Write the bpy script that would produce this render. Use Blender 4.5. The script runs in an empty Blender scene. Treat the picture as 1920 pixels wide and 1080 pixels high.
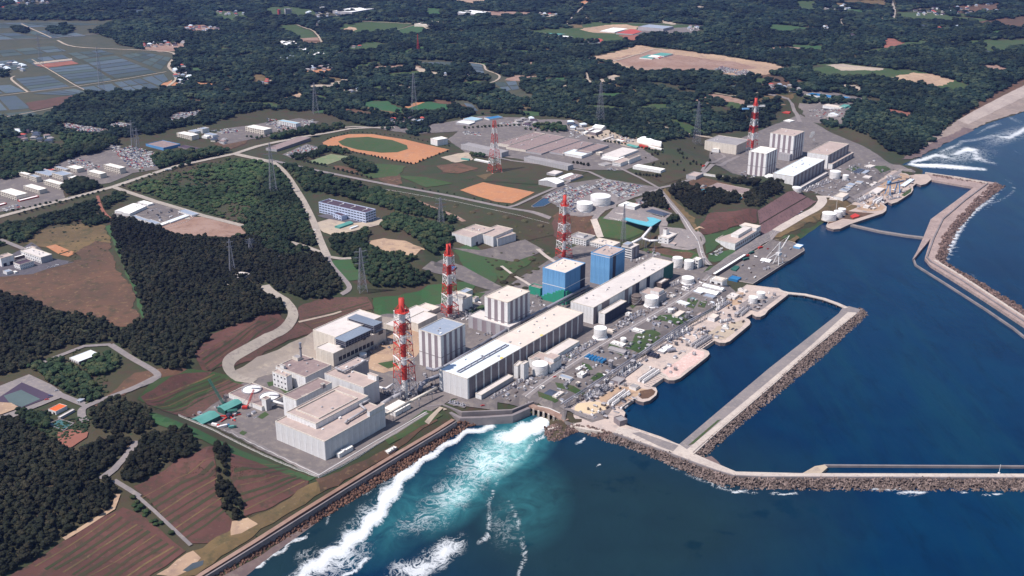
import bpy, bmesh, math, random
import numpy as np
from mathutils import Vector, Matrix, noise as mnoise
from mathutils.geometry import tessellate_polygon
R = math.radians
rnd = random.Random(7)
sc = bpy.context.scene

# == camera, sky, sun, exposure
F_PX, PITCH, CAM_H = 1986.0, R(21.1), 545.0
HAZE = 2.6e-5
cam_d = bpy.data.cameras.new('camera'); cam = bpy.data.objects.new('camera', cam_d)
sc.collection.objects.link(cam); sc.camera = cam
cam.location = (0, 0, CAM_H); cam.rotation_euler = (math.pi / 2 - PITCH, 0, 0)
cam_d.sensor_width = 36; cam_d.lens = 36 * F_PX / 1920; cam_d.clip_start = 5; cam_d.clip_end = 60000

SUN_EL, SUN_AZ = R(57), R(241)          # azimuth measured clockwise from +Y (view direction)
world = bpy.data.worlds.new('World'); sc.world = world; world.use_nodes = True
wn = world.node_tree; wn.nodes.clear()
sky = wn.nodes.new('ShaderNodeTexSky'); sky.sky_type = 'NISHITA'; sky.sun_disc = False
sky.sun_elevation = SUN_EL; sky.sun_rotation = SUN_AZ; sky.altitude = 500; sky.air_density = 1.2; sky.dust_density = .6
bg = wn.nodes.new('ShaderNodeBackground'); bg.inputs[1].default_value = 0.085
wo = wn.nodes.new('ShaderNodeOutputWorld')
wn.links.new(sky.outputs[0], bg.inputs[0]); wn.links.new(bg.outputs[0], wo.inputs[0])
sd = bpy.data.lights.new('sun', 'SUN'); sd.energy = 4.3; sd.angle = R(.53); sd.color = (1, .93, .885)
sun = bpy.data.objects.new('sun', sd); sc.collection.objects.link(sun)
sdir = Vector((math.sin(SUN_AZ) * math.cos(SUN_EL), math.cos(SUN_AZ) * math.cos(SUN_EL), math.sin(SUN_EL)))
sun.rotation_euler = sdir.to_track_quat('Z', 'Y').to_euler(); sun.location = (0, 0, 900)
sc.view_settings.view_transform = 'Standard'; sc.view_settings.look = 'None'
sc.view_settings.exposure = 0.5; sc.view_settings.gamma = 1; sc.view_settings.use_curve_mapping = False
sc.render.engine = 'CYCLES'; sc.cycles.max_bounces = 5; sc.cycles.transparent_max_bounces = 12
sc.cycles.volume_bounces = 0; sc.cycles.diffuse_bounces = 2; sc.cycles.glossy_bounces = 2

# == picture geometry: where a sight line meets a height
cp, sp_ = math.cos(PITCH), math.sin(PITCH)
def raydir(px, py):
    u = (px - 960) / F_PX; v = (py - 540) / F_PX
    return (u, cp - v * sp_, -sp_ - v * cp)
def P(px, py, z):
    d = raydir(px, py); t = (z - CAM_H) / d[2]
    return Vector((d[0] * t, d[1] * t, z))
def proj(x, y, z):
    rz = z - CAM_H; dep = y * cp - rz * sp_
    return 960 + F_PX * x / dep, 540 + F_PX * (-y * sp_ - rz * cp) / dep
def z_at(px, py, y):                       # height of the sight line where it is y metres ahead
    d = raydir(px, py); return CAM_H + d[2] / d[1] * y

# == objects and their descriptions
COL = sc.collection
def link(o, parent=None):
    COL.objects.link(o)
    if parent is not None: o.parent = parent
    return o
def tag(o, label=None, cat=None, group=None, kind=None):
    if label: o['label'] = label
    if cat: o['category'] = cat
    if group: o['group'] = group
    if kind: o['kind'] = kind
    return o
def empty(name, loc, rz=0, label=None, cat=None, group=None):
    o = bpy.data.objects.new(name, None); o.empty_display_size = 3
    o.location = loc; o.rotation_euler = (0, 0, rz); link(o); return tag(o, label, cat, group)

class MB:
    """collects boxes, tubes and polygons into one mesh"""
    def __init__(s): s.v = []; s.f = []; s.m = []
    def poly(s, pts, mi=0):
        n = len(s.v); s.v += [tuple(p) for p in pts]; s.f.append(list(range(n, n + len(pts)))); s.m.append(mi); return s
    def box(s, x0, y0, z0, x1, y1, z1, mi=0, bottom=False, top=True):
        n = len(s.v)
        s.v += [(x0,y0,z0),(x1,y0,z0),(x1,y1,z0),(x0,y1,z0),(x0,y0,z1),(x1,y0,z1),(x1,y1,z1),(x0,y1,z1)]
        q = [(0,1,5,4),(1,2,6,5),(2,3,7,6),(3,0,4,7)]
        if top: q.append((4,5,6,7))
        if bottom: q.append((3,2,1,0))
        for a in q: s.f.append([n + i for i in a]); s.m.append(mi)
        return s
    def bar(s, a, b, w, mi=0, sides=4, w2=None):
        a = Vector(a); b = Vector(b); d = b - a
        if d.length < 1e-6: return s
        q = d.to_track_quat('Z', 'Y'); n = len(s.v); w2 = w if w2 is None else w2
        for p, ww in ((a, w), (b, w2)):
            for k in range(sides):
                an = 2 * math.pi * (k + .5) / sides
                s.v.append(tuple(p + q @ Vector((math.cos(an) * ww, math.sin(an) * ww, 0))))
        for k in range(sides):
            j = (k + 1) % sides; s.f.append([n + k, n + j, n + sides + j, n + sides + k]); s.m.append(mi)
        s.f.append([n + sides + k for k in range(sides)]); s.m.append(mi)
        s.f.append([n + k for k in reversed(range(sides))]); s.m.append(mi)
        return s
    def tube(s, pts, w, mi=0, sides=8):
        for a, b in zip(pts[:-1], pts[1:]): s.bar(a, b, w, mi, sides)
        return s
    def lathe(s, prof, c=(0,0), n=24, mi=0, cap=True):
        b = len(s.v)
        for r_, z in prof:
            for k in range(n):
                an = 2 * math.pi * k / n; s.v.append((c[0] + r_ * math.cos(an), c[1] + r_ * math.sin(an), z))
        for i in range(len(prof) - 1):
            for k in range(n):
                j = (k + 1) % n; s.f.append([b + i*n + k, b + i*n + j, b + (i+1)*n + j, b + (i+1)*n + k]); s.m.append(mi)
        if cap: s.f.append([b + (len(prof)-1)*n + k for k in range(n)]); s.m.append(mi)
        return s
    def prism(s, pts, z0, z1, mi=0, mside=None):
        n = len(s.v); N = len(pts)
        ar = sum(pts[i][0]*pts[(i+1)%N][1] - pts[(i+1)%N][0]*pts[i][1] for i in range(N))
        if ar < 0: pts = pts[::-1]
        s.v += [(p[0], p[1], z0) for p in pts] + [(p[0], p[1], z1) for p in pts]
        for i in range(N):
            j = (i + 1) % N; s.f.append([n+i, n+j, n+N+j, n+N+i]); s.m.append(mi if mside is None else mside)
        for t in tessellate_polygon([[Vector((p[0], p[1], 0)) for p in pts]]):
            a, b, c = t
            A, B, Cc = pts[a], pts[b], pts[c]
            if (B[0]-A[0])*(Cc[1]-A[1]) - (B[1]-A[1])*(Cc[0]-A[0]) < 0: b, c = c, b
            s.f.append([n+N+a, n+N+b, n+N+c]); s.m.append(mi)
        return s
    def mesh(s, name, mats, smooth=False):
        me = bpy.data.meshes.new(name); me.from_pydata(s.v, [], s.f)
        for m in (mats if isinstance(mats, (list, tuple)) else [mats]): me.materials.append(m)
        me.polygons.foreach_set('material_index', s.m)
        if smooth: me.polygons.foreach_set('use_smooth', [True] * len(s.f))
        me.update(); return me
    def build(s, name, mats, parent=None, smooth=False, loc=None, rz=None):
        o = bpy.data.objects.new(name, s.mesh(name, mats, smooth)); link(o, parent)
        if loc is not None: o.location = loc
        if rz is not None: o.rotation_euler = (0, 0, rz)
        return o
def put(name, me, parent=None, loc=(0,0,0), rz=0, scale=None):
    o = bpy.data.objects.new(name, me); link(o, parent); o.location = loc; o.rotation_euler = (0, 0, rz)
    if scale: o.scale = scale
    return o
def copy_tree(o, parent=None):
    c = o.copy(); COL.objects.link(c); c.parent = parent
    for ch in o.children: copy_tree(ch, c)
    return c

# == procedural materials
MATS = {}
def mat(name, c1, c2=None, c3=None, s1=.02, s2=.25, rough=.85, bump=0.0, bs=1.0, metal=0.0, spec=.3, per_obj=0.0, c4=None, dirt=0.0, streak=None, detail=8, run=0.0):
    if name in MATS: return MATS[name]
    m = bpy.data.materials.new(name); m.use_nodes = True; nt = m.node_tree; N = nt.nodes; Lk = nt.links
    b = N['Principled BSDF']; b.inputs['Roughness'].default_value = rough; b.inputs['Metallic'].default_value = metal
    b.inputs['Specular IOR Level'].default_value = spec
    c2 = c2 or tuple(x * .82 for x in c1)
    tc = N.new('ShaderNodeTexCoord')
    def nz(scale, det=detail, ro=.6):
        n = N.new('ShaderNodeTexNoise'); n.inputs['Scale'].default_value = scale; n.inputs['Detail'].default_value = det
        n.inputs['Roughness'].default_value = ro
        if streak:
            mp = N.new('ShaderNodeMapping'); mp.inputs['Rotation'].default_value[2] = streak[0]
            mp.inputs['Scale'].default_value = (1, streak[1], 1); Lk.new(tc.outputs['Object'], mp.inputs[0]); Lk.new(mp.outputs[0], n.inputs['Vector'])
        else: Lk.new(tc.outputs['Object'], n.inputs['Vector'])
        return n
    def ramp(n, lo, hi):
        r = N.new('ShaderNodeMapRange'); r.inputs[1].default_value = lo; r.inputs[2].default_value = hi
        Lk.new(n.outputs[0], r.inputs[0]); return r
    def mix(f, a, bb, blend='MIX'):
        x = N.new('ShaderNodeMix'); x.data_type = 'RGBA'; x.blend_type = blend
        if isinstance(f, float): x.inputs[0].default_value = f
        else: Lk.new(f, x.inputs[0])
        for i, q in ((6, a), (7, bb)):
            if isinstance(q, tuple): x.inputs[i].default_value = (*q, 1)
            else: Lk.new(q, x.inputs[i])
        return x.outputs[2]
    col = mix(ramp(nz(s1), .38, .62).outputs[0], c1, c2)
    if c3: col = mix(ramp(nz(s2), .5, .68).outputs[0], col, c3)
    if c4: col = mix(ramp(nz(s2 * 3.1), .58, .7).outputs[0], col, c4)
    if dirt:
        col = mix(dirt, col, mix(ramp(nz(s2 * 2), .3, .7).outputs[0], (0.25,0.22,0.2), (1.,1.,1.)), 'MULTIPLY')
    if run:                                                  # rain streaks down the walls
        mp = N.new('ShaderNodeMapping'); mp.inputs['Scale'].default_value = (1, 1, .06); Lk.new(tc.outputs['Object'], mp.inputs[0]); n3 = N.new('ShaderNodeTexNoise'); n3.inputs['Scale'].default_value = .55; n3.inputs['Detail'].default_value = 6
        Lk.new(mp.outputs[0], n3.inputs['Vector']); col = mix(run, col, mix(ramp(n3, .35, .65).outputs[0], (.5,.45,.42), (1.,1.,1.)), 'MULTIPLY')
    if per_obj:
        oi = N.new('ShaderNodeObjectInfo'); mr = N.new('ShaderNodeMapRange'); mr.inputs[3].default_value = 1 - per_obj; mr.inputs[4].default_value = 1 + per_obj
        Lk.new(oi.outputs['Random'], mr.inputs[0])
        cc = N.new('ShaderNodeCombineColor'); [Lk.new(mr.outputs[0], cc.inputs[i]) for i in range(3)]
        col = mix(1.0, col, cc.outputs[0], 'MULTIPLY')
    Lk.new(col, b.inputs['Base Color'])
    if bump:
        bn = nz(bs, 4); bp = N.new('ShaderNodeBump'); bp.inputs['Strength'].default_value = .7; bp.inputs['Distance'].default_value = bump
        Lk.new(bn.outputs[0], bp.inputs['Height']); Lk.new(bp.outputs[0], b.inputs['Normal'])
    MATS[name] = m; return m

# == terrain: levels taken from the lie of the plant
def seg_dist(X, Y, pts, vals=None, closed=False):
    best = np.full(X.shape, 1e18); val = np.zeros(X.shape)
    n = len(pts)
    for i in range(n if closed else n - 1):
        a = pts[i]; b = pts[(i + 1) % n]
        dx, dy = b[0] - a[0], b[1] - a[1]; L2 = dx*dx + dy*dy + 1e-9
        t = np.clip(((X - a[0]) * dx + (Y - a[1]) * dy) / L2, 0, 1)
        d = (X - a[0] - t*dx)**2 + (Y - a[1] - t*dy)**2
        k = d < best; best = np.where(k, d, best)
        if vals is not None: val = np.where(k, vals[i] * (1 - t) + vals[(i + 1) % n] * t, val)
    return np.sqrt(best), val
def inside(X, Y, pts):
    r = np.zeros(X.shape, bool); n = len(pts)
    for i in range(n):
        x1, y1 = pts[i][0], pts[i][1]; x2, y2 = pts[(i+1) % n][0], pts[(i+1) % n][1]
        if y1 == y2: continue
        r ^= ((y1 > Y) != (y2 > Y)) & (X < (x2 - x1) * (Y - y1) / (y2 - y1) + x1)
    return r
# foot of the slopes behind the plant (picture x, y, width of the slope in metres); everything seaward lies at 10 m
TOE = [(60,1300,120),(250,1080,130),(400,1010,130),(500,960,120),(585,900,90),(520,862,60),(430,810,50),(335,775,45),(400,735,45),(470,700,50),
       (560,660,60),(585,632,70),(650,608,80),(730,600,80),(800,562,80),(880,555,130),(940,532,190),(1010,492,190),(1060,455,110),(1110,440,70),
       (1190,452,80),(1250,468,80),(1330,492,80),(1352,472,60),(1420,446,48),(1480,412,48),(1532,378,40),(1503,368,25),(1480,361,22),(1440,349,25),
       (1400,342,40),(1370,320,60),(1330,292,90),(1325,262,90),(1400,232,80),(1500,205,70),(1570,245,60),(1625,268,50),(1665,290,50),
       (1700,288,50),(1760,255,50),(1800,225,60),(1860,180,60),(1920,142,60),(2300,20,60)]
# water line (x, y, rise per metre inland)
SHORE = [(200,1320,.3),(420,1112,.3),(478,1062,.3),(545,1012,.35),(600,972,.4),(645,925,.45),(705,884,.45),(765,850,.45),(830,812,.45),(885,793,.5),(930,786,.5),
         (985,768,.8),(1035,790,.8),(1027,815,.5),(1035,828,.5),(1085,806,.5),(1130,800,.5),(1150,790,.5),(1110,768,.8),(1190,722,.8),(1232,697,.8),(1300,650,.8),(1318,630,.8),
         (1385,585,.8),(1425,565,.8),(1430,548,.8),(1400,520,.8),(1480,460,.8),(1545,415,.8),(1585,410,.8),(1640,385,.8),(1700,345,.8),
         (1728,326,.8),(1730,318,.5),(1690,310,.2),(1712,300,.1),(1745,284,.12),(1790,260,.12),(1850,232,.1),(1920,211,.1),(2300,110,.1)]
LOW = [[(1058,768),(1075,752),(1137,716),(1198,672),(1288,610),(1338,584),(1378,548),(1338,516),(1402,480),(1448,449),(1492,457),(1520,480),(1430,560),(1400,640),(1250,740),(1100,800)],
       [(1545,425),(1560,400),(1598,382),(1632,350),(1674,318),(1716,330),(1745,330),(1740,370),(1650,410),(1590,440)]]
toe_w = [P(x, y, 10)[:2] for x, y, w in TOE]; toe_v = [w for x, y, w in TOE]
toe_poly = toe_w + [(9000, 9000), (9000, -2000), (-3000, -2000)]
sh_w = [P(x, y, 0)[:2] for x, y, s in SHORE]; sh_v = [s for x, y, s in SHORE]
sea_poly = sh_w + [(9000, 9000), (9000, -2000), (-1500, -2000)]
low_w = [[P(x, y, 4)[:2] for x, y in q] for q in LOW]
def fbm(X, Y, s, seed):
    r = np.random.RandomState(seed); out = np.zeros(X.shape); amp = 1
    for o in range(4):
        for k in range(3):
            a = r.uniform(0, 2*np.pi); ph = r.uniform(0, 2*np.pi, 2); f = s * 2**o * r.uniform(.8, 1.25)
            out += amp * np.sin(f*(X*np.cos(a) + Y*np.sin(a)) + ph[0] + 1.7*np.sin(f*.6*(Y*np.cos(a) - X*np.sin(a)) + ph[1])) / 3
        amp *= .5
    return out
def height(X, Y):
    far = np.clip((Y - 1750) / 900, 0, 1)
    # rice plain in the upper left stays flat
    plain = inside(X, Y, [P(*q, 30)[:2] for q in [(-500,45),(150,35),(300,60),(345,110),(330,150),(300,180),(80,222),(-500,235)]])
    dpl, _ = seg_dist(X, Y, [P(*q, 30)[:2] for q in [(-500,45),(150,35),(300,60),(345,110),(330,150),(300,180),(80,222),(-500,235)]], None, True)
    far = far * np.where(plain, 0, np.clip(dpl / 250, 0, 1))
    h = 34 + 1.2*fbm(X, Y, .006, 3) + far * (11*fbm(X, Y, .0042, 5) + 10*np.clip((Y-3000)/2500, 0, 1)*(1+fbm(X, Y, .0016, 9)))
    h = h - 0.0 - np.where(plain, 6, 6*np.clip(1 - dpl/200, 0, 1))
    d, w = seg_dist(X, Y, toe_w, toe_v); ins = inside(X, Y, toe_poly)
    t = np.clip(d / w, 0, 1); h = np.where(ins, 10, 10 + (h - 10) * t)
    for q in low_w:
        d, _ = seg_dist(X, Y, q, None, True); i2 = inside(X, Y, q)
        t = np.clip(d / 12, 0, 1); h = np.where(i2, 3.6, np.minimum(h, 3.6 + np.maximum(h - 3.6, 0) * t))
    d, s = seg_dist(X, Y, sh_w, sh_v); sea = inside(X, Y, sea_poly)
    d = np.where(sea, -d, d); h = np.minimum(h, np.where(d > 0, d * s, d * .4))
    return np.maximum(h, -9)
def axis(parts):
    a = []
    for lo, hi, st in parts: a += list(np.arange(lo, hi, st))
    return np.array(a)
XS = axis([(-7000,-2900,160),(-2900,-1300,25),(-1300,1300,12),(1300,2900,25),(2900,7001,160)])
YS = axis([(300,560,40),(560,2600,12),(2600,5700,25),(5700,12001,140)])
GX, GY = np.meshgrid(XS, YS, indexing='ij'); HZ = height(GX, GY)
NX, NY = len(XS), len(YS)
def hz(x, y):
    x = np.asarray(x, float); y = np.asarray(y, float)
    i = np.clip(np.searchsorted(XS, x) - 1, 0, NX-2); j = np.clip(np.searchsorted(YS, y) - 1, 0, NY-2)
    u = np.clip((x - XS[i]) / (XS[i+1]-XS[i]), 0, 1); v = np.clip((y - YS[j]) / (YS[j+1]-YS[j]), 0, 1)
    a, b, c, d = HZ[i,j], HZ[i+1,j], HZ[i+1,j+1], HZ[i,j+1]
    return np.where(u >= v, a + (b-a)*u + (c-b)*v, a + (c-d)*u + (d-a)*v)
def Gs(px, py):
    """first meeting of sight lines with the ground (arrays)"""
    px = np.asarray(px, float); py = np.asarray(py, float)
    u = (px-960)/F_PX; v = (py-540)/F_PX; dx, dy, dz = u, cp - v*sp_, -sp_ - v*cp
    lo = (75-CAM_H)/dz; hi = (-1-CAM_H)/dz; n = 90
    ta = lo; res = hi.copy(); done = np.zeros(px.shape, bool)
    for k in range(1, n+1):
        t = lo + (hi-lo)*k/n; below = (CAM_H + dz*t) < np.maximum(hz(dx*t, dy*t), 0)
        new = below & ~done
        if new.any():
            a = ta.copy(); b = t.copy()
            for _ in range(10):
                m = (a+b)/2; bl = (CAM_H + dz*m) < np.maximum(hz(dx*m, dy*m), 0)
                b = np.where(bl, m, b); a = np.where(bl, a, m)
            res = np.where(new, b, res)
        done |= below; ta = t
    return dx*res, dy*res, np.maximum(hz(dx*res, dy*res), 0)
def G(px, py):
    x, y, z = Gs([px], [py]); return Vector((float(x[0]), float(y[0]), float(z[0])))
def Gl(pts):
    x, y, z = Gs([p[0] for p in pts], [p[1] for p in pts]); return [(float(a), float(b)) for a, b in zip(x, y)]

def clip_convex(poly, tri):
    out = poly
    for k in range(3):
        a = tri[k]; b = tri[(k+1) % 3]; src = out; out = []
        if not src: return out
        ex, ey = b[0]-a[0], b[1]-a[1]
        ds = [ex*(p[1]-a[1]) - ey*(p[0]-a[0]) for p in src]
        for i in range(len(src)):
            p, q, dp, dq = src[i], src[(i+1) % len(src)], ds[i], ds[(i+1) % len(src)]
            if dp >= 0: out.append(p)
            if (dp > 0 and dq < 0) or (dp < 0 and dq > 0):
                t = dp/(dp-dq); out.append((p[0]+(q[0]-p[0])*t, p[1]+(q[1]-p[1])*t))
    return out
def rough_edge(pts, step=9, amp=3.0, seed=1):
    out = []; n = len(pts)
    for i in range(n):
        a = Vector(pts[i]); b = Vector(pts[(i+1) % n]); L = (b-a).length; k = max(1, int(L/step))
        k = min(k, 40)
        for j in range(k):
            p = a.lerp(b, j/k); am = min(amp, L*.2)
            nn = mnoise.noise_vector(Vector((p.x*.03+seed, p.y*.03, 0))) + .6*mnoise.noise_vector(Vector((p.x*.11, p.y*.11+seed, 3)))
            out.append((p.x + nn.x*am*1.6, p.y + nn.y*am*1.6))
    return out
LAYER = [0]
def drape_mesh(polys, off, name='sheet'):
    """cut world polygons along the ground's own triangles so that the sheet lies exactly off metres above it"""
    V = []; Fc = []; key = {}; LAYER[0] += 1; off += LAYER[0]*.0013
    def vid(x, y):
        k = (round(x, 2), round(y, 2))
        if k not in key: key[k] = len(V); V.append(k)
        return key[k]
    for pts in polys:
        if len(pts) < 3: continue
        ar = sum(pts[i][0]*pts[(i+1)%len(pts)][1] - pts[(i+1)%len(pts)][0]*pts[i][1] for i in range(len(pts)))
        if ar < 0: pts = pts[::-1]
        tris = [[pts[i] for i in t] for t in tessellate_polygon([[Vector((p[0], p[1], 0)) for p in pts]])]
        T = []
        for t in tris:
            a = (t[1][0]-t[0][0])*(t[2][1]-t[0][1]) - (t[1][1]-t[0][1])*(t[2][0]-t[0][0])
            if abs(a) < 1e-3: continue
            if a < 0: t = [t[0], t[2], t[1]]
            T.append((t, min(p[0] for p in t), max(p[0] for p in t), min(p[1] for p in t), max(p[1] for p in t)))
        x0 = min(p[0] for p in pts); x1 = max(p[0] for p in pts); y0 = min(p[1] for p in pts); y1 = max(p[1] for p in pts)
        i0 = max(0, np.searchsorted(XS, x0)-1); i1 = min(NX-2, np.searchsorted(XS, x1)-1)
        j0 = max(0, np.searchsorted(YS, y0)-1); j1 = min(NY-2, np.searchsorted(YS, y1)-1)
        if i1 < i0 or j1 < j0: continue
        mk = np.zeros((i1-i0+1, j1-j0+1), bool)
        for k in range(len(pts)):
            a = pts[k]; b = pts[(k+1) % len(pts)]; L = math.hypot(b[0]-a[0], b[1]-a[1]); n = max(2, int(L/2.5)+1)
            tt = np.linspace(0, 1, n); xx = a[0]+(b[0]-a[0])*tt; yy = a[1]+(b[1]-a[1])*tt
            ii = np.searchsorted(XS, xx)-1-i0; jj = np.searchsorted(YS, yy)-1-j0
            ok = (ii >= 0) & (ii <= i1-i0) & (jj >= 0) & (jj <= j1-j0); mk[ii[ok], jj[ok]] = True
        cx, cy = np.meshgrid((XS[i0:i1+1]+XS[i0+1:i1+2])/2, (YS[j0:j1+1]+YS[j0+1:j1+2])/2, indexing='ij')
        ins = inside(cx, cy, pts) & ~mk
        for i, j in zip(*np.nonzero(ins)):
            a, b, c, d = (XS[i0+i], YS[j0+j]), (XS[i0+i+1], YS[j0+j]), (XS[i0+i+1], YS[j0+j+1]), (XS[i0+i], YS[j0+j+1])
            A, B, Cc, D = vid(*a), vid(*b), vid(*c), vid(*d); Fc.append([A, B, Cc]); Fc.append([A, Cc, D])
        for i, j in zip(*np.nonzero(mk)):
            xa, xb, ya, yb = XS[i0+i], XS[i0+i+1], YS[j0+j], YS[j0+j+1]
            near = [t[0] for t in T if t[1] < xb and t[2] > xa and t[3] < yb and t[4] > ya]
            for g in (((xa,ya),(xb,ya),(xb,yb)), ((xa,ya),(xb,yb),(xa,yb))):
                for t in near:
                    q = clip_convex(list(g), t)
                    if len(q) >= 3:
                        ids = []
                        for p in q:
                            w = vid(*p)
                            if w not in ids: ids.append(w)
                        if len(ids) >= 3: Fc.append(ids)
    if not Fc: return None
    xy = np.array(V); z = np.maximum(hz(xy[:,0], xy[:,1]), -50) + off
    me = bpy.data.meshes.new(name); me.from_pydata([(a, b, c) for (a, b), c in zip(V, z)], [], Fc); me.update()
    return me
def sheet(name, px_pts, material, off=.1, rough=0, label=None, kind='structure', seed=1, world_pts=None):
    w = world_pts or Gl(px_pts)
    if rough: w = rough_edge(w, 9, rough, seed)
    me = drape_mesh([w], off, name)
    if me is None: return None
    me.materials.append(material); o = bpy.data.objects.new(name, me); link(o)
    return tag(o, label, None, None, kind)
def ribbon_polys(w, wd):
    """quads and joints of a band of width wd along world points"""
    out = []; n = len(w); nr = []
    for i in range(n):
        a = Vector(w[max(0, i-1)]); b = Vector(w[min(n-1, i+1)]); d = (b-a).normalized(); nr.append(Vector((-d.y, d.x)))
    ws = wd if isinstance(wd, (list, tuple)) else [wd]*n
    for i in range(n-1):
        a, b = Vector(w[i]), Vector(w[i+1]); na, nb = nr[i]*ws[i]/2, nr[i+1]*ws[i+1]/2
        out.append([tuple(a-na), tuple(b-nb), tuple(b+nb), tuple(a+na)])
    return out
def smooth_line(w, n=4):
    if len(w) < 3: return w
    out = []
    for i in range(len(w)-1):
        p0 = Vector(w[max(0,i-1)]); p1 = Vector(w[i]); p2 = Vector(w[i+1]); p3 = Vector(w[min(len(w)-1,i+2)])
        for k in range(n):
            t = k/n; q = .5*((2*p1) + (p2-p0)*t + (2*p0-5*p1+4*p2-p3)*t*t + (3*p1-p0-3*p2+p3)*t**3); out.append(tuple(q))
    out.append(tuple(w[-1])); return out
def road(px_pts, width, material, off=.3, name='road', label=None, curve=False, kind='structure', line=None):
    w = Gl(px_pts)
    if curve: w = smooth_line(w)
    me = drape_mesh(ribbon_polys(w, width), off, name)
    if me is None: return None
    me.materials.append(material); o = link(bpy.data.objects.new(name, me)); tag(o, label, None, None, kind)
    if line:
        me2 = drape_mesh(ribbon_polys(w, .5), off+.05, 'centre_line'); me2.materials.append(line)
        link(bpy.data.objects.new('centre_line', me2), o)
    return o
# == materials of the setting
M_land = mat('grass ground', (.033,.044,.018), (.058,.047,.025), (.06,.036,.024), .008, .05, c4=(.03,.045,.018))
M_floor_unused = mat('forest floor', (.016,.022,.012), (.025,.028,.014), None, .02, .1)
M_grass = mat('mown grass', (.035,.07,.02), (.05,.075,.028), (.07,.065,.03), .02, .12)
M_grass2 = mat('bright grass', (.03,.085,.028), (.045,.08,.03), (.05,.07,.03), .015, .1)
M_dry = mat('dry grass', (.15,.10,.045), (.10,.068,.035), (.07,.06,.028), .012, .07, c4=(.17,.12,.06))
M_dryred = mat('red brown dry grass', (.125,.065,.04), (.085,.05,.033), (.06,.045,.025), .009, .06, c4=(.19,.12,.065))
M_red = mat('red brown slope', (.115,.055,.045), (.085,.045,.035), (.05,.045,.025), .03, .3, c4=(.15,.085,.06))
M_furrow = mat('striped slope', (.115,.05,.04), (.085,.038,.031), (.055,.04,.025), .02, .12, c4=(.12,.065,.045))
M_sand = mat('bare sandy earth', (.42,.29,.19), (.33,.22,.15), (.25,.17,.13), .01, .06, c4=(.48,.36,.26))
M_tan = mat('tan gravel', (.42,.34,.25), (.34,.28,.23), (.28,.22,.19), .015, .1)
M_gravel = mat('worn gravel', (.30,.25,.21), (.22,.19,.17), (.36,.30,.24), .02, .08)
M_orange = mat('orange clay', (.42,.19,.09), (.38,.165,.08), (.34,.17,.10), .01, .06, c4=(.45,.26,.16))
M_redearth = mat('red earth', (.27,.10,.07), (.2,.085,.06), None, .02, .1)
M_asph = mat('old asphalt', (.155,.133,.128), (.125,.108,.106), (.205,.175,.155), .015, .1, c4=(.10,.09,.095))
M_asph2 = mat('dark asphalt', (.095,.085,.1), (.075,.07,.08), (.12,.11,.115), .02, .2)
M_road = mat('pale road', (.36,.31,.26), (.30,.26,.22), (.24,.2,.18), .03, .2)
M_roadg = mat('grey road', (.22,.19,.185), (.18,.16,.16), (.26,.22,.2), .03, .2)
M_conc = mat('pale concrete', (.5,.43,.37), (.42,.36,.32), (.34,.28,.25), .03, .25, c4=(.55,.49,.44))
M_quay = mat('pink quay paving', (.50,.40,.34), (.42,.34,.3), (.32,.27,.25), .02, .12, c4=(.60,.50,.42))
M_quaywall = mat('quay wall', (.16,.12,.12), (.10,.08,.085), (.2,.16,.15), .1, .5)
M_wall = mat('sea wall concrete', (.22,.19,.19), (.16,.14,.145), None, .05, .4)
M_paddy = mat('flooded paddy', (.075,.09,.105), (.06,.078,.098), (.06,.08,.06), .012, .05, rough=.45, per_obj=.28)
M_paddyg = mat('young rice', (.05,.068,.062), (.06,.075,.068), (.045,.062,.045), .012, .05, rough=.6, per_obj=.25)
M_dike = mat('paddy dike', (.05,.055,.035), (.07,.066,.042), None, .02, .1)
M_shore = mat('grey brown shore', (.27,.21,.18), (.21,.165,.145), (.32,.26,.22), .02, .12)
M_beach = mat('wet beach sand', (.16,.11,.10), (.12,.085,.085), (.2,.15,.13), .02, .15, rough=.6)
M_white_line = mat('white paint', (.7,.68,.66), rough=.7)
M_greenfield = mat('crop green', (.025,.09,.035), (.04,.09,.035), (.05,.08,.04), .01, .05)
M_courtgreen = mat('pale court grass', (.17,.2,.11), (.14,.18,.09), (.22,.2,.13), .02, .1)
M_stain = mat('red brown earth yard', (.25,.15,.11), (.3,.2,.16), (.2,.12,.09), .015, .07)
M_rocksl = mat('retaining slope', (.17,.095,.095), (.14,.08,.08), (.10,.06,.06), .05, .35, c4=(.2,.13,.12), streak=(R(36),.25))

# == ground
def grid_mesh(name, keep, off=0):
    idx = -np.ones((NX, NY), int); use = np.zeros((NX, NY), bool)
    use[:-1,:-1] |= keep; use[1:,:-1] |= keep; use[:-1,1:] |= keep; use[1:,1:] |= keep
    n = int(use.sum()); idx[use] = np.arange(n)
    co = np.stack([GX[use], GY[use], HZ[use] + off], 1)
    i, j = np.nonzero(keep); A, B, C, D = idx[i,j], idx[i+1,j], idx[i+1,j+1], idx[i,j+1]
    f = np.concatenate([np.stack([A,B,C],1), np.stack([A,C,D],1)])
    me = bpy.data.meshes.new(name); me.vertices.add(n); me.vertices.foreach_set('co', co.ravel())
    me.loops.add(len(f)*3); me.loops.foreach_set('vertex_index', f.ravel().astype(np.int32))
    me.polygons.add(len(f)); me.polygons.foreach_set('loop_start', np.arange(0, len(f)*3, 3, dtype=np.int32))
    me.polygons.foreach_set('loop_total', np.full(len(f), 3, dtype=np.int32)); me.update(calc_edges=True); me.validate()
    return me
keep = (np.maximum.reduce([HZ[:-1,:-1], HZ[1:,:-1], HZ[:-1,1:], HZ[1:,1:]]) > -8.5)
me = grid_mesh('ground', keep); me.materials.append(M_land)
me.polygons.foreach_set('use_smooth', [True]*len(me.polygons))
tag(link(bpy.data.objects.new('ground', me)), kind='structure')

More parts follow.
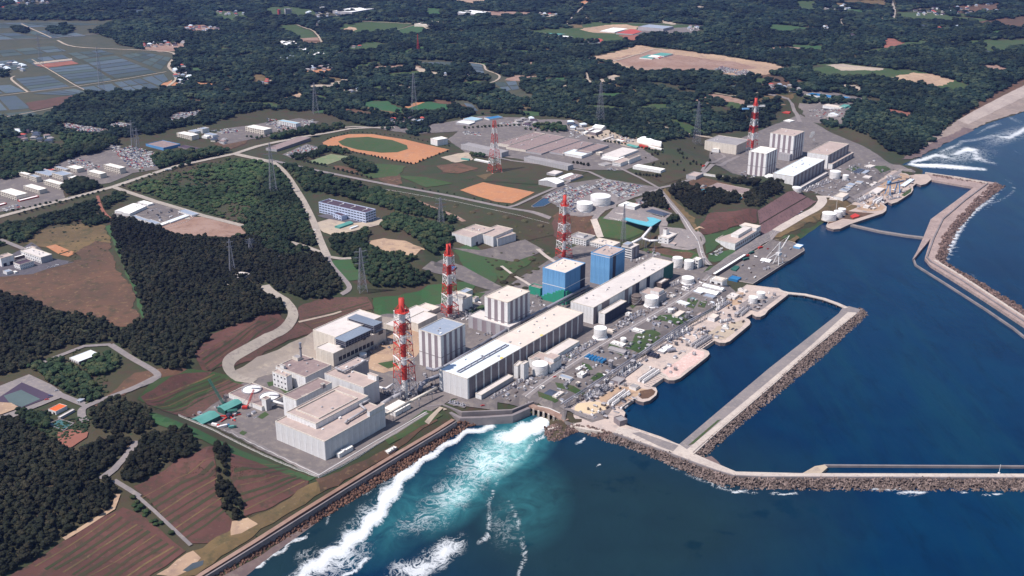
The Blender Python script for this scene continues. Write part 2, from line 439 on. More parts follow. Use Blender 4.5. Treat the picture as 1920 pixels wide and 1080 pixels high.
# == wood areas (F) and open areas (C) as seen in the picture, painted in order
WOODS = []      # (polygon px, kind, list of x-range)   kinds: pine, mixed, shrub
def wood(kind, *pts): WOODS.append(('F', kind, list(pts)))
def clear(pts): WOODS.append(('C', None, list(pts)))
wood('far', (-900,-120),(2900,-120),(2700,-40),(1920,148),(1850,188),(1785,230),(1748,264),(1706,293),(1668,286),(1640,262),(1592,240),(1548,238),(1512,205),(1500,180),
     (1470,180),(1440,238),(1395,246),(1330,252),(1262,262),(1225,266),(1180,262),(1130,242),(1070,222),(960,214),(905,213),(835,226),(805,238),(802,250),
     (780,255),(742,247),(700,240),(640,225),(600,210),(500,205),(440,216),(400,232),(335,238),(300,250),(200,262),(100,250),(0,262),(-900,330))
wood('mixed', (-500,245),(0,260),(60,272),(130,282),(140,292),(100,316),(50,330),(0,338),(-500,440))
wood('mixed', (110,252),(200,260),(230,270),(195,283),(160,296),(120,285))
wood('mixed', (287,302),(305,291),(350,288),(410,280),(432,287),(385,303),(330,317),(296,318))
wood('mixed', (120,352),(150,340),(182,346),(196,356),(150,370),(125,366))
wood('mixed', (0,428),(60,412),(120,397),(190,374),(240,364),(232,378),(182,397),(150,412),(70,432),(45,455),(0,462),(-200,520),(-200,470))
wood('mixed', (150,408),(200,400),(206,415),(172,428),(155,420))
wood('shrub', (235,352),(330,328),(440,300),(512,305),(528,330),(545,360),(520,400),(485,420),(455,420),(400,404),(300,372))
wood('mixed', (500,330),(520,316),(532,328),(552,362),(578,402),(588,445),(592,468),(560,480),(500,490),(455,465),(438,430),(448,418),(462,400),(490,385),(478,365))
wood('pine', (205,410),(232,412),(300,430),(335,444),(400,448),(450,450),(475,440),(500,470),(540,484),(560,500),(500,520),(492,545),(520,560),(530,585),
     (475,600),(400,624),(367,660),(355,688),(322,698),(296,688),(250,668),(214,648),(216,634),(250,604),(276,606),(268,570),(242,515),(215,452))
wood('pine', (-500,520),(0,552),(40,560),(110,588),(188,597),(205,610),(220,622),(205,642),(130,648),(95,664),(60,688),(0,705),(-500,800))
wood('mixed', (52,688),(110,672),(142,690),(168,714),(192,734),(186,752),(160,757),(120,732),(95,720))
wood('mixed', (150,678),(182,661),(222,670),(230,690),(200,703),(170,706))
wood('pine', (165,772),(210,742),(245,758),(285,775),(291,800),(270,814),(205,816),(160,794))
wood('mixed', (32,768),(60,775),(92,772),(90,800),(60,806),(30,800))
wood('pine', (-700,740),(0,785),(36,790),(62,805),(100,832),(140,848),(182,830),(232,816),(244,835),(190,893),(206,905),(222,932),(206,958),(120,1010),(40,1064),(-20,1090),(-700,1500))
wood('pine', (256,828),(312,808),(348,800),(372,845),(325,870),(250,908),(222,893),(238,868))
wood('pine', (406,838),(434,842),(430,872),(425,900),(442,920),(457,945),(457,972),(438,977),(418,955),(403,925),(407,890))
wood('shrub', (243,925),(262,935),(300,965),(350,1010),(358,1025),(345,1022),(290,985),(250,955))
wood('pine', (495,500),(540,482),(600,478),(605,490),(625,500),(645,530),(652,550),(620,558),(570,562),(530,552),(505,540))
wood('mixed', (522,310),(562,316),(655,341),(730,361),(767,375),(817,388),(855,408),(850,420),(780,405),(742,397),(692,382),(605,362),(572,362),(525,322))
wood('mixed', (710,418),(745,402),(817,424),(855,430),(846,457),(817,480),(794,466),(787,450),(755,435),(720,432))
wood('mixed', (620,446),(692,432),(697,445),(680,460),(705,470),(785,484),(760,500),(805,514),(820,530),(780,537),(705,542),(680,515),(655,490),(625,470))
wood('pine', (1255,349),(1280,345),(1307,357),(1385,370),(1392,383),(1347,382),(1330,395),(1310,405),(1285,390),(1255,362))
wood('pine', (1397,370),(1422,352),(1440,343),(1462,345),(1468,356),(1442,372),(1420,388),(1398,390))
wood('pine', (1342,333),(1422,345),(1420,352),(1385,347),(1345,339))
wood('pine', (1210,366),(1235,362),(1252,382),(1250,393),(1222,388),(1203,392))
wood('mixed', (1252,403),(1270,405),(1268,418),(1250,418))
wood('mixed', (505,262),(560,245),(640,236),(655,244),(600,252),(540,263))
wood('mixed', (1002,237),(1055,235),(1062,248),(1010,246))
wood('mixed', (548,298),(600,283),(632,279),(658,287),(640,291),(620,286),(580,298),(570,304))
wood('mixed', (640,302),(672,300),(706,318),(690,330),(662,318))

# open ground cut out of the woods: sheet + clearing
def field(name, material, pts, off=.12, rough=4, kind='structure', cl=True, seed=1, label=None):
    if cl: clear(pts)
    return sheet(name, pts, material, off, rough, label, kind, seed)
F_ = field
plain = [(-700,42),(0,38),(228,38),(200,46),(165,60),(215,74),(222,84),(258,92),(330,96),(330,104),(320,125),(334,145),(308,168),(288,174),(172,176),(146,181),(82,221),(0,223),(-700,260)]
clear(plain); sheet('paddy_land', plain, M_dike, .08, 6)
F_('cleared_land', M_sand, [(1095,109),(1200,84),(1262,93),(1350,104),(1440,117),(1487,130),(1440,140),(1400,147),(1350,137),(1242,134),(1210,138),(1150,123),(1138,114)], .14, 9)
F_('cleared_land', M_stain, [(1150,112),(1212,96),(1290,106),(1380,116),(1420,128),(1340,134),(1240,131),(1205,134)], .2, 9)
F_('field', M_grass, [(1515,135),(1522,122),(1580,119),(1660,128),(1727,134),(1790,150),(1817,160),(1810,170),(1785,172),(1690,156),(1640,146),(1552,146)], .12, 8)
F_('sand_pit', M_sand, [(1672,145),(1712,136),(1752,140),(1790,151),(1765,162),(1727,157),(1687,150)], .2, 9)
F_('bare_strip', M_tan, [(1552,122),(1580,120),(1660,129),(1652,133),(1575,132)], .2, 6)
F_('bare_strip', M_tan, [(1526,159),(1565,157),(1602,160),(1622,166),(1602,172),(1560,164)], .2, 6)
F_('bare_patch', M_redearth, [(1657,205),(1672,204),(1715,214),(1702,221),(1665,213)], .2, 6)
F_('works_yard', M_asph, [(1500,194),(1602,194),(1578,234),(1512,226)], .2, 4)
F_('works_yard', M_asph, [(1498,172),(1560,173),(1620,184),(1618,190),(1560,186),(1500,180)], .2, 3)
F_('bare_patch', M_redearth, [(1655,72),(1675,72),(1694,81),(1680,87),(1657,89)], .2, 8)
F_('field', M_grass, [(1602,99),(1652,90),(1700,79),(1790,78),(2050,66),(2050,84),(1895,92),(1877,103),(1866,93),(1840,84),(1740,83),(1700,89),(1655,98),(1615,104)], .12, 8)
F_('bare_patch', M_stain, [(1830,122),(1865,122),(1912,136),(1850,132)], .2, 8)
for q, m_ in [([(1565,0),(1660,0),(1662,13),(1600,10)], M_dry), ([(1575,15),(1618,18),(1615,28),(1590,25)], M_grass2), ([(1680,22),(1750,25),(1862,38),(1785,41),(1690,38)], M_grass),
              ([(1830,42),(1960,26),(1960,50),(1840,48)], M_dryred), ([(1790,12),(1880,6),(1872,19),(1800,24)], M_dryred), ([(1440,45),(1500,50),(1540,54),(1480,61),(1440,58)], M_grass2),
              ([(1480,84),(1545,86),(1540,96),(1490,95)], M_grass2), ([(960,21),(985,25),(968,30),(940,28)], M_sand), ([(1002,27),(1040,25),(1040,31),(1015,32)], M_tan),
              ([(1077,8),(1100,1),(1108,3),(1090,11)], M_orange), ([(1120,150),(1150,139),(1177,144),(1150,154),(1130,155)], M_tan), ([(1222,184),(1250,186),(1235,193)], M_sand),
              ([(670,197),(692,189),(725,190),(760,205),(755,212),(705,207)], M_greenfield), ([(757,201),(780,191),(830,190),(845,197),(835,210),(780,212),(757,208)], M_greenfield),
              ([(495,15),(530,12),(575,16),(600,25),(555,32),(505,32)], M_grass), ([(525,47),(557,47),(587,60),(605,82),(567,86),(558,70),(530,60)], M_grass),
              ([(630,60),(640,45),(705,40),(780,44),(750,54),(740,56),(735,60),(660,64)], M_grass), ([(740,55),(780,47),(805,57),(790,65),(755,69),(745,63)], M_grass2),
              ([(802,15),(830,15),(825,32),(800,32)], M_grass2), ([(825,-6),(925,-8),(912,4),(885,12),(855,5)], M_sand), ([(892,20),(960,22),(1000,23),(995,31),(910,30)], M_stain),
              ([(640,92),(667,85),(695,77),(732,85),(695,97),(655,100)], M_grass), ([(565,135),(597,130),(620,130),(617,140),(590,140)], M_orange), ([(532,185),(555,175),(572,175),(562,187),(550,191)], M_sand),
              ([(470,138),(495,142),(518,162),(495,167),(478,155)], M_dry), ([(737,162),(750,160),(782,164),(775,170),(755,168)], M_tan), ([(1500,0),(1530,3),(1525,22),(1505,20),(1490,8)], M_grass),
              ([(1360,186),(1385,190),(1400,200),(1380,206),(1362,198)], M_grass), ([(1170,72),(1200,73),(1195,79),(1172,78)], M_redearth), ([(300,130+30),(322,150),(340,160),(325,170)], M_orange),
              ([(355,152),(400,158),(402,163),(360,160)], M_orange), ([(400,20),(455,22),(470,38),(430,40),(395,34)], M_grass), ([(230,18),(278,17),(276,26),(240,26)], M_paddy),
              ([(1245,290-70),(1290,232),(1330,250),(1290,252)], M_grass), ([(1420,160),(1450,155),(1500,150),(1520,158),(1450,166)], M_dryred), ([(1160,112+20),(1176,126),(1180,128),(1165,140)], M_grass)]:
    F_('field' if m_ not in (M_orange, M_redearth, M_sand) else 'bare_patch', m_, q, .16, 7, seed=len(WOODS))
F_('field', M_grass, [(985,58),(1035,54),(1080,51),(1110,42),(1175,43),(1250,44),(1322,48),(1302,64),(1212,66),(1182,77),(1150,82),(1110,80),(1040,70)], .12, 8)
sheet('bare_patch', [(1084,55),(1135,47),(1175,46),(1200,50),(1180,62),(1120,62)], M_sand, .2, 6)
sheet('bare_patch', [(1160,66),(1215,64),(1210,72),(1175,74)], M_redearth, .2, 6)
F_('works_yard', M_asph, [(1130,58),(1322,52),(1302,64),(1180,66)], .22, 4)
F_('paddy_valley', M_dike, [(877,117),(905,120),(912,132),(940,142),(975,152),(978,168),(1000,182),(988,190),(955,180),(905,157),(918,148),(892,140),(877,127)], .12, 7)
F_('paddy_valley', M_dike, [(765,112),(830,113),(858,117),(850,126),(800,126),(778,118)], .12, 7)
F_('field', M_dike, [(842,187),(880,190),(906,210),(890,213),(865,200)], .12, 6)
sheet('bare_strip', [(757,201),(785,191),(796,192),(768,203)], M_orange, .2, 3)
sheet('bare_patch', [(560,72),(598,70),(602,82),(570,84)], M_stain, .2, 6)
sheet('bare_patch', [(632,60),(655,50),(668,52),(660,62)], M_sand, .2, 6)
F_('parking_ground', M_asph, [(305,227),(332,212),(398,204),(352,226),(336,233)], .14, 5)
F_('parking_ground', M_asph, [(96,236),(125,231),(182,240),(210,245),(192,253),(155,251)], .14, 5)
F_('parking_ground', M_asph, [(190,236),(220,228),(258,234),(238,242),(212,243)], .14, 5)
F_('village_ground', M_stain, [(345,50),(382,47),(412,55),(382,62),(348,61)], .14, 5)
F_('village_ground', M_stain, [(262,90),(300,79),(350,80),(342,94),(300,98)], .14, 5)

r3 = random.Random(5); CL = [w[2] for w in WOODS if w[0] == 'C']; made = 0
while made < 120:                                   # small plots scattered through the hill woods
    x, y = r3.uniform(150, 1900), r3.uniform(3, 215)
    if any(inside(np.array([x]), np.array([y]), c)[0] or abs(np.mean([p[0] for p in c])-x)+4*abs(np.mean([p[1] for p in c])-y) < 45 for c in CL) or (x > 1500 and y > 130) or (x < 350 and y > 40) or y < (x-1300)*-.2-100: continue
    made += 1; a, b_ = r3.uniform(9, 46)*(.6+y/300), r3.uniform(1.6, 4.2)*(.6+y/200); sk = r3.uniform(-.25, .25); pts = [(x+a*math.cos(t)*r3.uniform(.7,1.2), y+b_*math.sin(t)*r3.uniform(.7,1.2)+a*math.cos(t)*sk) for t in [k*.9 for k in range(7)]]
    CL.append(pts); F_('field', r3.choice([M_grass, M_grass2, M_grass, M_dry, M_dryred, M_paddyg, M_land, M_tan, M_stain]), pts, .16, 8, seed=made)
# rice paddies, parcel by parcel
def parcels(quad, nu, nv, material, gap=.06, names='rice_paddy'):
    a, b, c, d = quad
    def L(u, v): return ((a[0]*(1-u)+b[0]*u)*(1-v)+(d[0]*(1-u)+c[0]*u)*v, (a[1]*(1-u)+b[1]*u)*(1-v)+(d[1]*(1-u)+c[1]*u)*v)
    for i in range(nu):
        for j in range(nv):
            g = gap
            q = [L((i+g)/nu, (j+g)/nv), L((i+1-g)/nu, (j+g)/nv), L((i+1-g)/nu, (j+1-g)/nv), L((i+g)/nu, (j+1-g)/nv)]
            m_ = material if rnd.random() < .8 else (M_paddyg if material is M_paddy else M_paddy)
            sheet(names, q, m_, .35)
parcels([(-160,190),(30,178),(62,205),(-160,222)], 5, 1, M_paddy); parcels([(-160,172),(20,158),(52,173),(-160,188)], 5, 1, M_paddy)
parcels([(25,148),(95,141),(135,162),(55,173)], 1, 5, M_paddy)
parcels([(85,128),(170,120),(215,150),(140,159)], 1, 7, M_paddy)
parcels([(150,112),(220,104),(300,136),(212,148)], 1, 6, M_paddy)
parcels([(142,165),(210,156),(232,173),(175,175)], 2, 1, M_paddy); parcels([(212,155),(262,147),(300,165),(240,174)], 3, 2, M_paddy)
parcels([(262,146),(308,138),(316,150),(300,163)], 2, 1, M_paddy)
parcels([(225,103),(270,98),(322,108),(302,132)], 3, 4, M_paddyg)
parcels([(40,112),(118,102),(142,116),(70,126)], 3, 2, M_paddy)
parcels([(122,100),(190,94),(218,101),(148,112)], 3, 2, M_paddyg)
parcels([(-160,128),(30,112),(60,128),(-160,150)], 3, 4, M_paddy)
parcels([(-160,108),(100,86),(128,96),(-160,122)], 7, 2, M_paddyg)
parcels([(-160,66),(30,62),(80,72),(-160,82)], 5, 2, M_paddy); parcels([(40,60),(120,55),(165,68),(92,72)], 3, 2, M_paddy)
parcels([(-160,44),(120,42),(200,46),(-160,60)], 7, 3, M_paddyg)
parcels([(55,176),(140,166),(165,175),(140,180)], 3, 1, M_paddy); parcels([(-160,226),(60,208),(80,218),(-160,240)], 4, 1, M_paddyg)
parcels([(880,118),(904,121),(910,140),(888,136)], 1, 3, M_paddy); parcels([(925,155),(968,152),(975,168),(945,172)], 2, 2, M_paddy)
parcels([(790,117),(845,116),(848,124),(800,125)], 5, 1, M_paddy); parcels([(868,193),(885,195),(898,209),(880,207)], 1, 2, M_paddy)
sheet('bare_strip', [(62,118),(135,110),(136,113),(66,121)], M_tan, .4)
sheet('bare_patch', [(66,122),(136,114),(146,120),(86,128)], M_redearth, .4, 3)
sheet('bare_patch', [(48,194),(100,185),(140,178),(112,198),(62,208)], M_red, .4, 4)
wood('far', (24,58),(34,52),(52,52),(58,60),(40,63)); wood('far', (92,56),(108,50),(130,51),(140,60),(120,66),(98,64))
wood('far', (0,132),(14,128),(16,144),(0,148)); wood('far', (214,30),(230,28),(330,40),(345,70),(330,84),(250,88),(220,70))

# plateau fields
F_('dry_field', M_dryred, [(0,505),(60,497),(120,492),(152,485),(140,472),(180,450),(206,455),(212,492),(240,530),(266,590),(255,606),(215,614),(188,598),(110,588),(50,562),(0,550),(-300,520),(-300,490)], .12, 5, cl=False)
F_('dry_field', M_dry, [(46,455),(60,436),(110,428),(150,420),(198,424),(206,456),(180,452),(140,474),(60,462)], .14, 5, cl=False)
clear([(112,672),(128,660),(165,650),(190,656),(188,668),(150,690),(125,688)])
F_('dry_field', M_dryred, [(400,270),(440,250),(470,255),(462,268),(430,282)], .12, 3, cl=False)
sheet('grass_strip', [(198,425),(206,422),(222,455),(250,520),(276,590),(280,606),(270,602),(262,575),(240,520),(214,462)], M_grass2, .24, 2)
for q in [[(86,463),(104,459),(130,470),(110,477)], [(112,478),(134,471),(142,475),(128,482)]]: sheet('sports_court', q, M_orange, .24, 0)
sheet('works_yard', [(211,402),(262,377),(294,380),(372,401),(350,416),(300,428),(240,409)], M_asph, .14, 1)
sheet('bare_ground', [(298,428),(358,407),(392,405),(450,421),(463,443),(425,446),(337,440)], M_stain, .16, 3); clear([(298,428),(358,407),(392,405),(450,421),(463,443),(425,446),(337,440)])
clear([(211,402),(262,377),(294,380),(372,401),(350,416),(300,428),(240,409)])
sheet('parking_ground', [(-150,400),(0,332),(60,317),(125,300),(190,281),(205,270),(240,283),(300,290),(322,300),(296,318),(250,325),(205,343),(190,346),(150,338),(118,352),(122,372),(60,388),(0,398)], M_asph, .12, 2)
sheet('parking_ground', [(385,258),(430,240),(490,232),(560,222),(600,228),(580,240),(505,256),(470,262),(420,272)], M_asph, .12, 2)
sheet('office_yard', [(0,490),(60,455),(100,485),(140,492),(90,505),(60,515),(0,520),(-80,520)], M_asph2, .2, 1)
sheet('sports_ground', [(605,268),(622,258),(655,252),(700,252),(760,262),(843,281),(777,308),(735,301),(680,288),(630,277),(608,273)], M_orange, .14, 1)
sheet('sports_lawn', [(634,266),(650,259),(690,257),(735,263),(763,273),(765,280),(745,286),(715,287),(670,281),(642,273)], M_grass, .24)
sheet('tennis_lawn', [(573,305),(620,289),(656,294),(615,309)], M_courtgreen, .14, 1)
sheet('bare_patch', [(625,312),(645,311),(676,322),(664,325),(632,318)], M_dryred, .14, 2)
sheet('baseball_ground', [(862,357),(905,342),(1003,361),(960,382),(930,379)], M_orange, .14, 1)
for q, m_ in [([(820,312),(860,305),(897,316),(860,326),(830,324)], M_dryred), ([(890,330),(930,325),(948,332),(915,340)], M_dry), ([(825,296),(880,284),(885,300),(850,306)], M_tan),
              ([(700,330),(745,320),(755,345),(735,350)], M_dryred), ([(745,330),(800,332),(850,345),(800,352)], M_grass), ([(640,300),(760,312),(745,330),(690,335)], M_grass),
              ([(1060,460),(1040,440),(1030,425),(1042,408),(1110,405),(1118,440)], M_red), ([(1035,408),(1048,398),(1120,406),(1120,424),(1080,440)], M_dryred),
              ([(1120,410),(1140,408),(1215,425),(1205,440),(1190,452),(1128,445)], M_grass), ([(1200,480),(1205,465),(1290,470),(1316,482),(1290,490),(1230,480)], M_grass),
              ([(1215,470),(1230,462),(1260,470),(1300,475),(1290,486)], M_dryred),
              ([(1310,425),(1330,400),(1392,395),(1420,392),(1422,418),(1330,440),(1312,440)], M_furrow), ([(1320,445),(1370,428),(1400,425),(1345,462),(1326,478)], M_grass2),
              ([(1180,275),(1240,270),(1340,285),(1350,295),(1310,325),(1250,345),(1215,330),(1200,305)], M_land), ([(1235,360),(1245,352),(1262,375),(1300,410),(1310,440),(1290,415)], M_dry),
              ([(1325,490),(1330,480),(1385,462),(1372,485),(1340,492)], M_grass2), ([(960,285),(1060,300),(1110,320),(1050,345),(985,345),(905,340),(960,300)], M_land),
              ([(740,555),(800,535),(845,532),(905,525),(880,556),(820,572),(740,590),(705,595),(700,560)], M_grass2), ([(840,560),(890,548),(910,550),(880,575),(850,580)], M_grass),
              ([(560,575),(600,560),(690,556),(700,580),(650,600),(590,620),(560,600)], M_red), ([(850,470),(885,455),(935,500),(930,535),(895,530)], M_grass2),
              ([(620,490),(650,485),(672,500),(676,525),(650,528)], M_grass2), ([(690,455),(720,447),(795,468),(775,483),(720,475),(700,470)], M_sand),
              ([(560,602),(590,622),(500,660),(440,690),(425,690),(470,655),(530,625)], M_red), ([(360,660),(400,626),(500,590),(520,588),(535,605),(490,640),(430,670),(420,690),(380,700)], M_furrow),
              ([(300,708),(350,690),(400,700),(430,706),(455,718),(350,776),(290,766),(255,748)], M_grass), ([(262,744),(330,702),(400,698),(340,735),(275,760)], M_furrow), ([(300,770),(430,715),(455,722),(345,782)], M_red),
              ([(905,472),(960,455),(1005,485),(940,530)], M_grass), ([(700,345),(860,372),(1030,410),(1040,440),(960,462),(900,440),(850,415),(780,378)], M_land),
              ([(1540,380),(1560,372),(1640,395),(1600,405),(1560,396),(1470,445),(1445,448)], M_dry), ([(1465,448),(1490,437),(1530,420),(1548,412),(1552,424),(1490,455)], M_grass),
              ([(355,695),(300,708),(230,740),(165,770),(180,760),(250,700),(310,690)], M_dryred)]:
    sheet('grass_slope' if m_ in (M_grass, M_grass2, M_land) else 'bare_slope', q, m_, .16, 3, seed=q[0][0])
F_('bare_ground', M_sand, [(682,462),(720,447),(760,452),(796,468),(775,483),(720,476)], .2, 2)
sheet('bare_ground', [(1300,428+4),(1310,425),(1322,430)], M_sand, .2)
# retaining slope above the coast road: two tiers with a berm
sheet('retaining_slope', [(1420,396),(1478,360),(1494,358),(1512,370),(1424,421)], M_rocksl, .3)
sheet('retaining_slope', [(1424,423),(1515,371),(1532,378),(1430,447)], M_rocksl, .3)
# south of the plant: planted terraces between the wood and the sea wall
S_fields = [[(250,912),(372,848),(402,838),(404,925),(420,958),(440,978),(458,976),(490,975),(400,1020),(360,1022),(300,962)],
            [(434,846),(470,852),(582,892),(576,912),(500,955),(462,970),(458,940),(442,915),(430,895)],
            [(40,1068),(120,1014),(212,962),(228,955),(262,965),(330,1018),(350,1036),(290,1075),(240,1110),(-40,1110)]]
for q in S_fields: sheet('terrace_ground', q, M_furrow, .12, 2)
sheet('bare_ground', [(300,1090),(352,1040),(382,1030),(400,1018),(470,975),(560,922),(640,885),(655,895),(560,950),(480,1005),(365,1075)], M_dry, .14, 4)
sheet('bare_ground', [(440,980),(470,972),(482,985),(455,1000),(436,1004)], M_sand, .2, 3); sheet('bare_ground', [(296,1078),(350,1040),(365,1036),(378,1048),(330,1080)], M_sand, .2, 3)
sheet('puddle', [(340,1068),(360,1056),(382,1052),(380,1060),(350,1072)], M_paddy, .26, 2)
sheet('bare_ground', [(590,900),(640,885),(740,830),(812,780),(822,790),(760,830),(665,895),(600,925)], M_dryred, .14, 2)
sheet('grass_strip', [(262,768),(300,778),(410,826),(592,896),(580,904),(400,836),(280,792)], M_grass2, .2, 2)
# low green strips that divide the terraces
def strips(A, B, n, w, skip=()):
    for k in range(n):
        if k in skip: continue
        t = (k+.5)/n; a = (A[0][0]*(1-t)+A[1][0]*t, A[0][1]*(1-t)+A[1][1]*t); b = (B[0][0]*(1-t)+B[1][0]*t, B[0][1]*(1-t)+B[1][1]*t)
        pl = Gl([a, ((a[0]+b[0])/2, (a[1]+b[1])/2+1), b]); pl = [(x + rnd.uniform(-1.5,1.5), y + rnd.uniform(-1.5,1.5)) for x, y in pl]
        me = drape_mesh(ribbon_polys(pl, w*rnd.uniform(.5, 1.2)*(1 if k % 3 else .45)), .22, 'grass_strip'); me.materials.append(M_land if k % 3 else M_dry)
        tag(link(bpy.data.objects.new('grass_strip', me)), kind='structure')
strips([(262,930),(350,1015)], [(400,850),(425,965)], 9, 3.2)
strips([(436,860),(462,965)], [(520,870),(578,905)], 7, 3)
strips([(60,1062),(240,1100)], [(212,962),(345,1034)], 11, 3.5)
strips([(270,750),(320,775)], [(400,700),(452,722)], 6, 3)
strips([(370,665),(395,700)], [(470,605),(530,600)], 5, 2.4)
strips([(568,585),(590,612)], [(690,560),(698,580)], 4, 2.4)

# == plant platforms
sheet('plant_yard', [(345,779),(440,722),(475,712),(500,692),(585,632),(600,616),(700,594),(800,560),(870,556),(950,537),(1010,500),(1060,470),(1110,448),(1200,470),(1240,480),(1330,502),(1343,512),
      (1380,549),(1290,611),(1198,673),(1137,717),(1060,768),(1000,752),(850,748),(820,766),(700,830),(598,892),(500,850),(420,810)], M_asph, .06, 1)
sheet('gravel_yard', [(443,692),(520,655),(590,620),(650,604),(740,596),(760,600),(700,650),(585,690),(515,702),(478,712),(455,708)], M_gravel, .16, 3)
sheet('gravel_yard', [(690,655),(745,620),(790,600),(800,640),(760,690),(720,700),(690,690)], M_sand, .16, 3)
sheet('north_yard', [(1395,330),(1330,300),(1330,285),(1400,255),(1500,215),(1560,250),(1620,275),(1655,298),(1716,328),(1674,318),(1632,350),(1598,382),(1545,368),(1500,350),(1450,330)], M_asph, .06, 1)
sheet('car_park', [(1015,370),(1060,345),(1130,335),(1235,352),(1190,368),(1120,402),(1085,408),(1060,398)], M_asph, .14, 1)
sheet('car_park', [(1190,375),(1235,360),(1250,368),(1225,385),(1200,390)], M_asph, .14, 1)
sheet('car_park', [(530,290),(575,270),(612,280),(555,300)], M_asph, .14, 1)
sheet('depot_yard', [(870,240),(930,238),(1000,225),(1080,226),(1120,262),(1180,262),(1235,300),(1170,320),(1090,318),(980,300),(870,285),(840,262)], M_asph, .1, 2)
sheet('depot_yard', [(690,240),(820,232),(905,218),(1000,222),(1060,240),(960,246),(870,246),(780,252)], M_asph, .12, 3)
sheet('depot_yard', [(1075,245),(1130,232),(1230,262),(1240,282),(1180,276),(1120,262)], M_tan, .12, 3)
sheet('depot_yard', [(465,240),(530,225),(600,228),(560,242),(500,255),(478,262)], M_asph, .16, 2)
sheet('depot_yard', [(590,420),(640,404),(710,408),(728,418),(690,428),(622,442),(606,436)], M_tan, .2, 1)
sheet('paved_yard', [(594,405),(640,398),(700,415),(660,420),(610,410)], M_asph2, .26, 1)
sheet('depot_yard', [(845,465),(900,470),(985,450),(1020,470),(1005,478),(960,492),(900,480)], M_asph, .2, 1)
sheet('depot_yard', [(790,505),(830,487),(870,500),(940,538),(925,545),(860,525)], M_asph, .2, 1)
sheet('hospital_yard', [(1235,425),(1275,428),(1310,436),(1315,455),(1300,466),(1240,460)], M_roadg, .2, 1)
sheet('hill_yard', [(1130,410),(1165,385),(1200,380),(1260,400),(1250,425),(1140,412)], M_roadg, .16, 1)
sheet('east_yard', [(1300,328),(1345,340),(1415,360),(1410,376),(1340,365),(1290,345)], M_dryred, .14, 1)
sheet('tank_yard', [(1068,405),(1082,375),(1120,360),(1160,365),(1155,390),(1110,404)], M_roadg, .2, 1)
sheet('plant_yard', [(822,764),(866,778),(960,773),(990,762),(1004,752),(1064,768),(1060,790),(1100,797),(1098,803),(1060,797),(1030,772),(1000,752),(985,735),(880,740)], M_asph, .3, .5)
# lawns inside the plant
for q in [[(1239,592),(1285,590),(1296,602),(1270,612),(1225,600)], [(1190,628),(1208,623),(1238,634),(1225,645),(1186,640)], [(1180,642),(1200,638),(1222,646),(1200,664),(1172,655)],
          [(1210,620),(1226,619),(1240,628),(1228,634),(1212,630)], [(1090,680),(1105,684),(1112,694),(1096,696)], [(1040,718),(1066,722),(1098,738),(1088,744),(1045,728)],
          [(1120,700),(1135,704),(1112,716),(1106,712)], [(1010,735),(1030,742),(1048,752),(1040,757),(1010,745)], [(1290,560),(1310,563),(1300,580),(1285,575)], [(1312,566),(1326,566),(1320,578),(1308,576)],
          [(1145,640),(1175,662),(1165,668),(1140,655)], [(518,725),(538,718),(553,728),(535,740)], [(500,718),(512,716),(516,722),(504,726)], [(1060,664),(1078,668),(1060,676),(1050,670)],
          [(708,682),(740,676),(748,686),(728,692)], [(870,585),(905,572),(912,578),(880,592)], [(1180,575),(1190,565),(1196,572),(1186,580)], [(720,825),(795,770),(830,780),(790,800),(730,835)],
          [(1585,318),(1605,312),(1625,320),(1610,326)], [(1635,312),(1660,312),(1670,318),(1652,325)], [(482,782),(498,772),(505,778),(492,786)], [(445,815),(455,808),(465,812),(455,820)],
          [(1318,512),(1345,505),(1350,500),(1330,500)]]:
    sheet('lawn', q, M_grass, .2, .8, seed=q[0][0])

# == roads
ROADS_PX = []
def rd(pts, w, m_=M_road, off=.3, curve=False, line=None):
    ROADS_PX.append((pts, w)); return road(pts, w, m_, off, 'road', curve=curve, line=line)
rd([(-300,490),(0,407),(212,351),(330,312),(440,289),(482,275),(560,258),(655,242),(740,239)], 13, M_road, line=M_white_line)
rd([(212,351),(290,378),(380,405),(455,424)], 11, M_road, .34)
rd([(440,289),(480,298),(512,305)], 15, M_road, .34)
rd([(512,305),(532,322),(562,366),(585,410),(600,450),(614,482)], 11, M_road, .38, True)
rd([(614,482),(640,486),(660,485)], 9, M_road, .34); rd([(614,482),(596,472),(575,464),(545,455)], 9, M_road, .36)
rd([(614,482),(622,498),(648,528),(655,542),(640,553)], 7, M_roadg, .4, True)
rd([(496,536),(508,548),(535,565),(548,582),(547,600),(520,626),(470,652),(436,672),(428,688),(440,706),(478,716)], 13, M_road, .4, True)
rd([(505,300),(592,320),(667,335),(755,352),(855,370),(960,392),(1032,410)], 9, M_roadg, .3)
rd([(690,355),(730,364),(780,377),(855,407),(870,416)], 8, M_stain, .3)
rd([(562,317),(600,327),(655,343)], 6, M_conc, .42)
rd([(82,680),(112,668),(158,650),(207,647)], 7, M_roadg); rd([(207,647),(246,672),(293,700),(286,712),(240,733),(164,762),(153,777),(160,792)], 8, M_roadg, .34, True)
rd([(164,762),(112,741),(92,726),(52,706),(0,728),(-60,745)], 8, M_roadg, .3)
rd([(258,828),(235,858),(215,880),(190,900)], 7, M_roadg); rd([(214,902),(242,919),(262,932)], 5, M_roadg, .34); rd([(244,920),(290,960),(358,1024)], 3.5, M_roadg, .36)
rd([(222,928),(212,955),(180,975),(120,1012)], 4, M_sand, .3)
rd([(1238,355),(1185,370),(1120,404),(1114,412)], 10, M_roadg); rd([(1235,355),(1262,388),(1290,425),(1308,452),(1316,480),(1330,498)], 10, M_roadg, .36, True, M_white_line)
rd([(1238,355),(1200,334),(1162,316)], 6, M_roadg, .4); rd([(1238,353),(1262,348),(1310,332),(1325,320),(1360,305),(1385,294)], 9, M_roadg, .42)
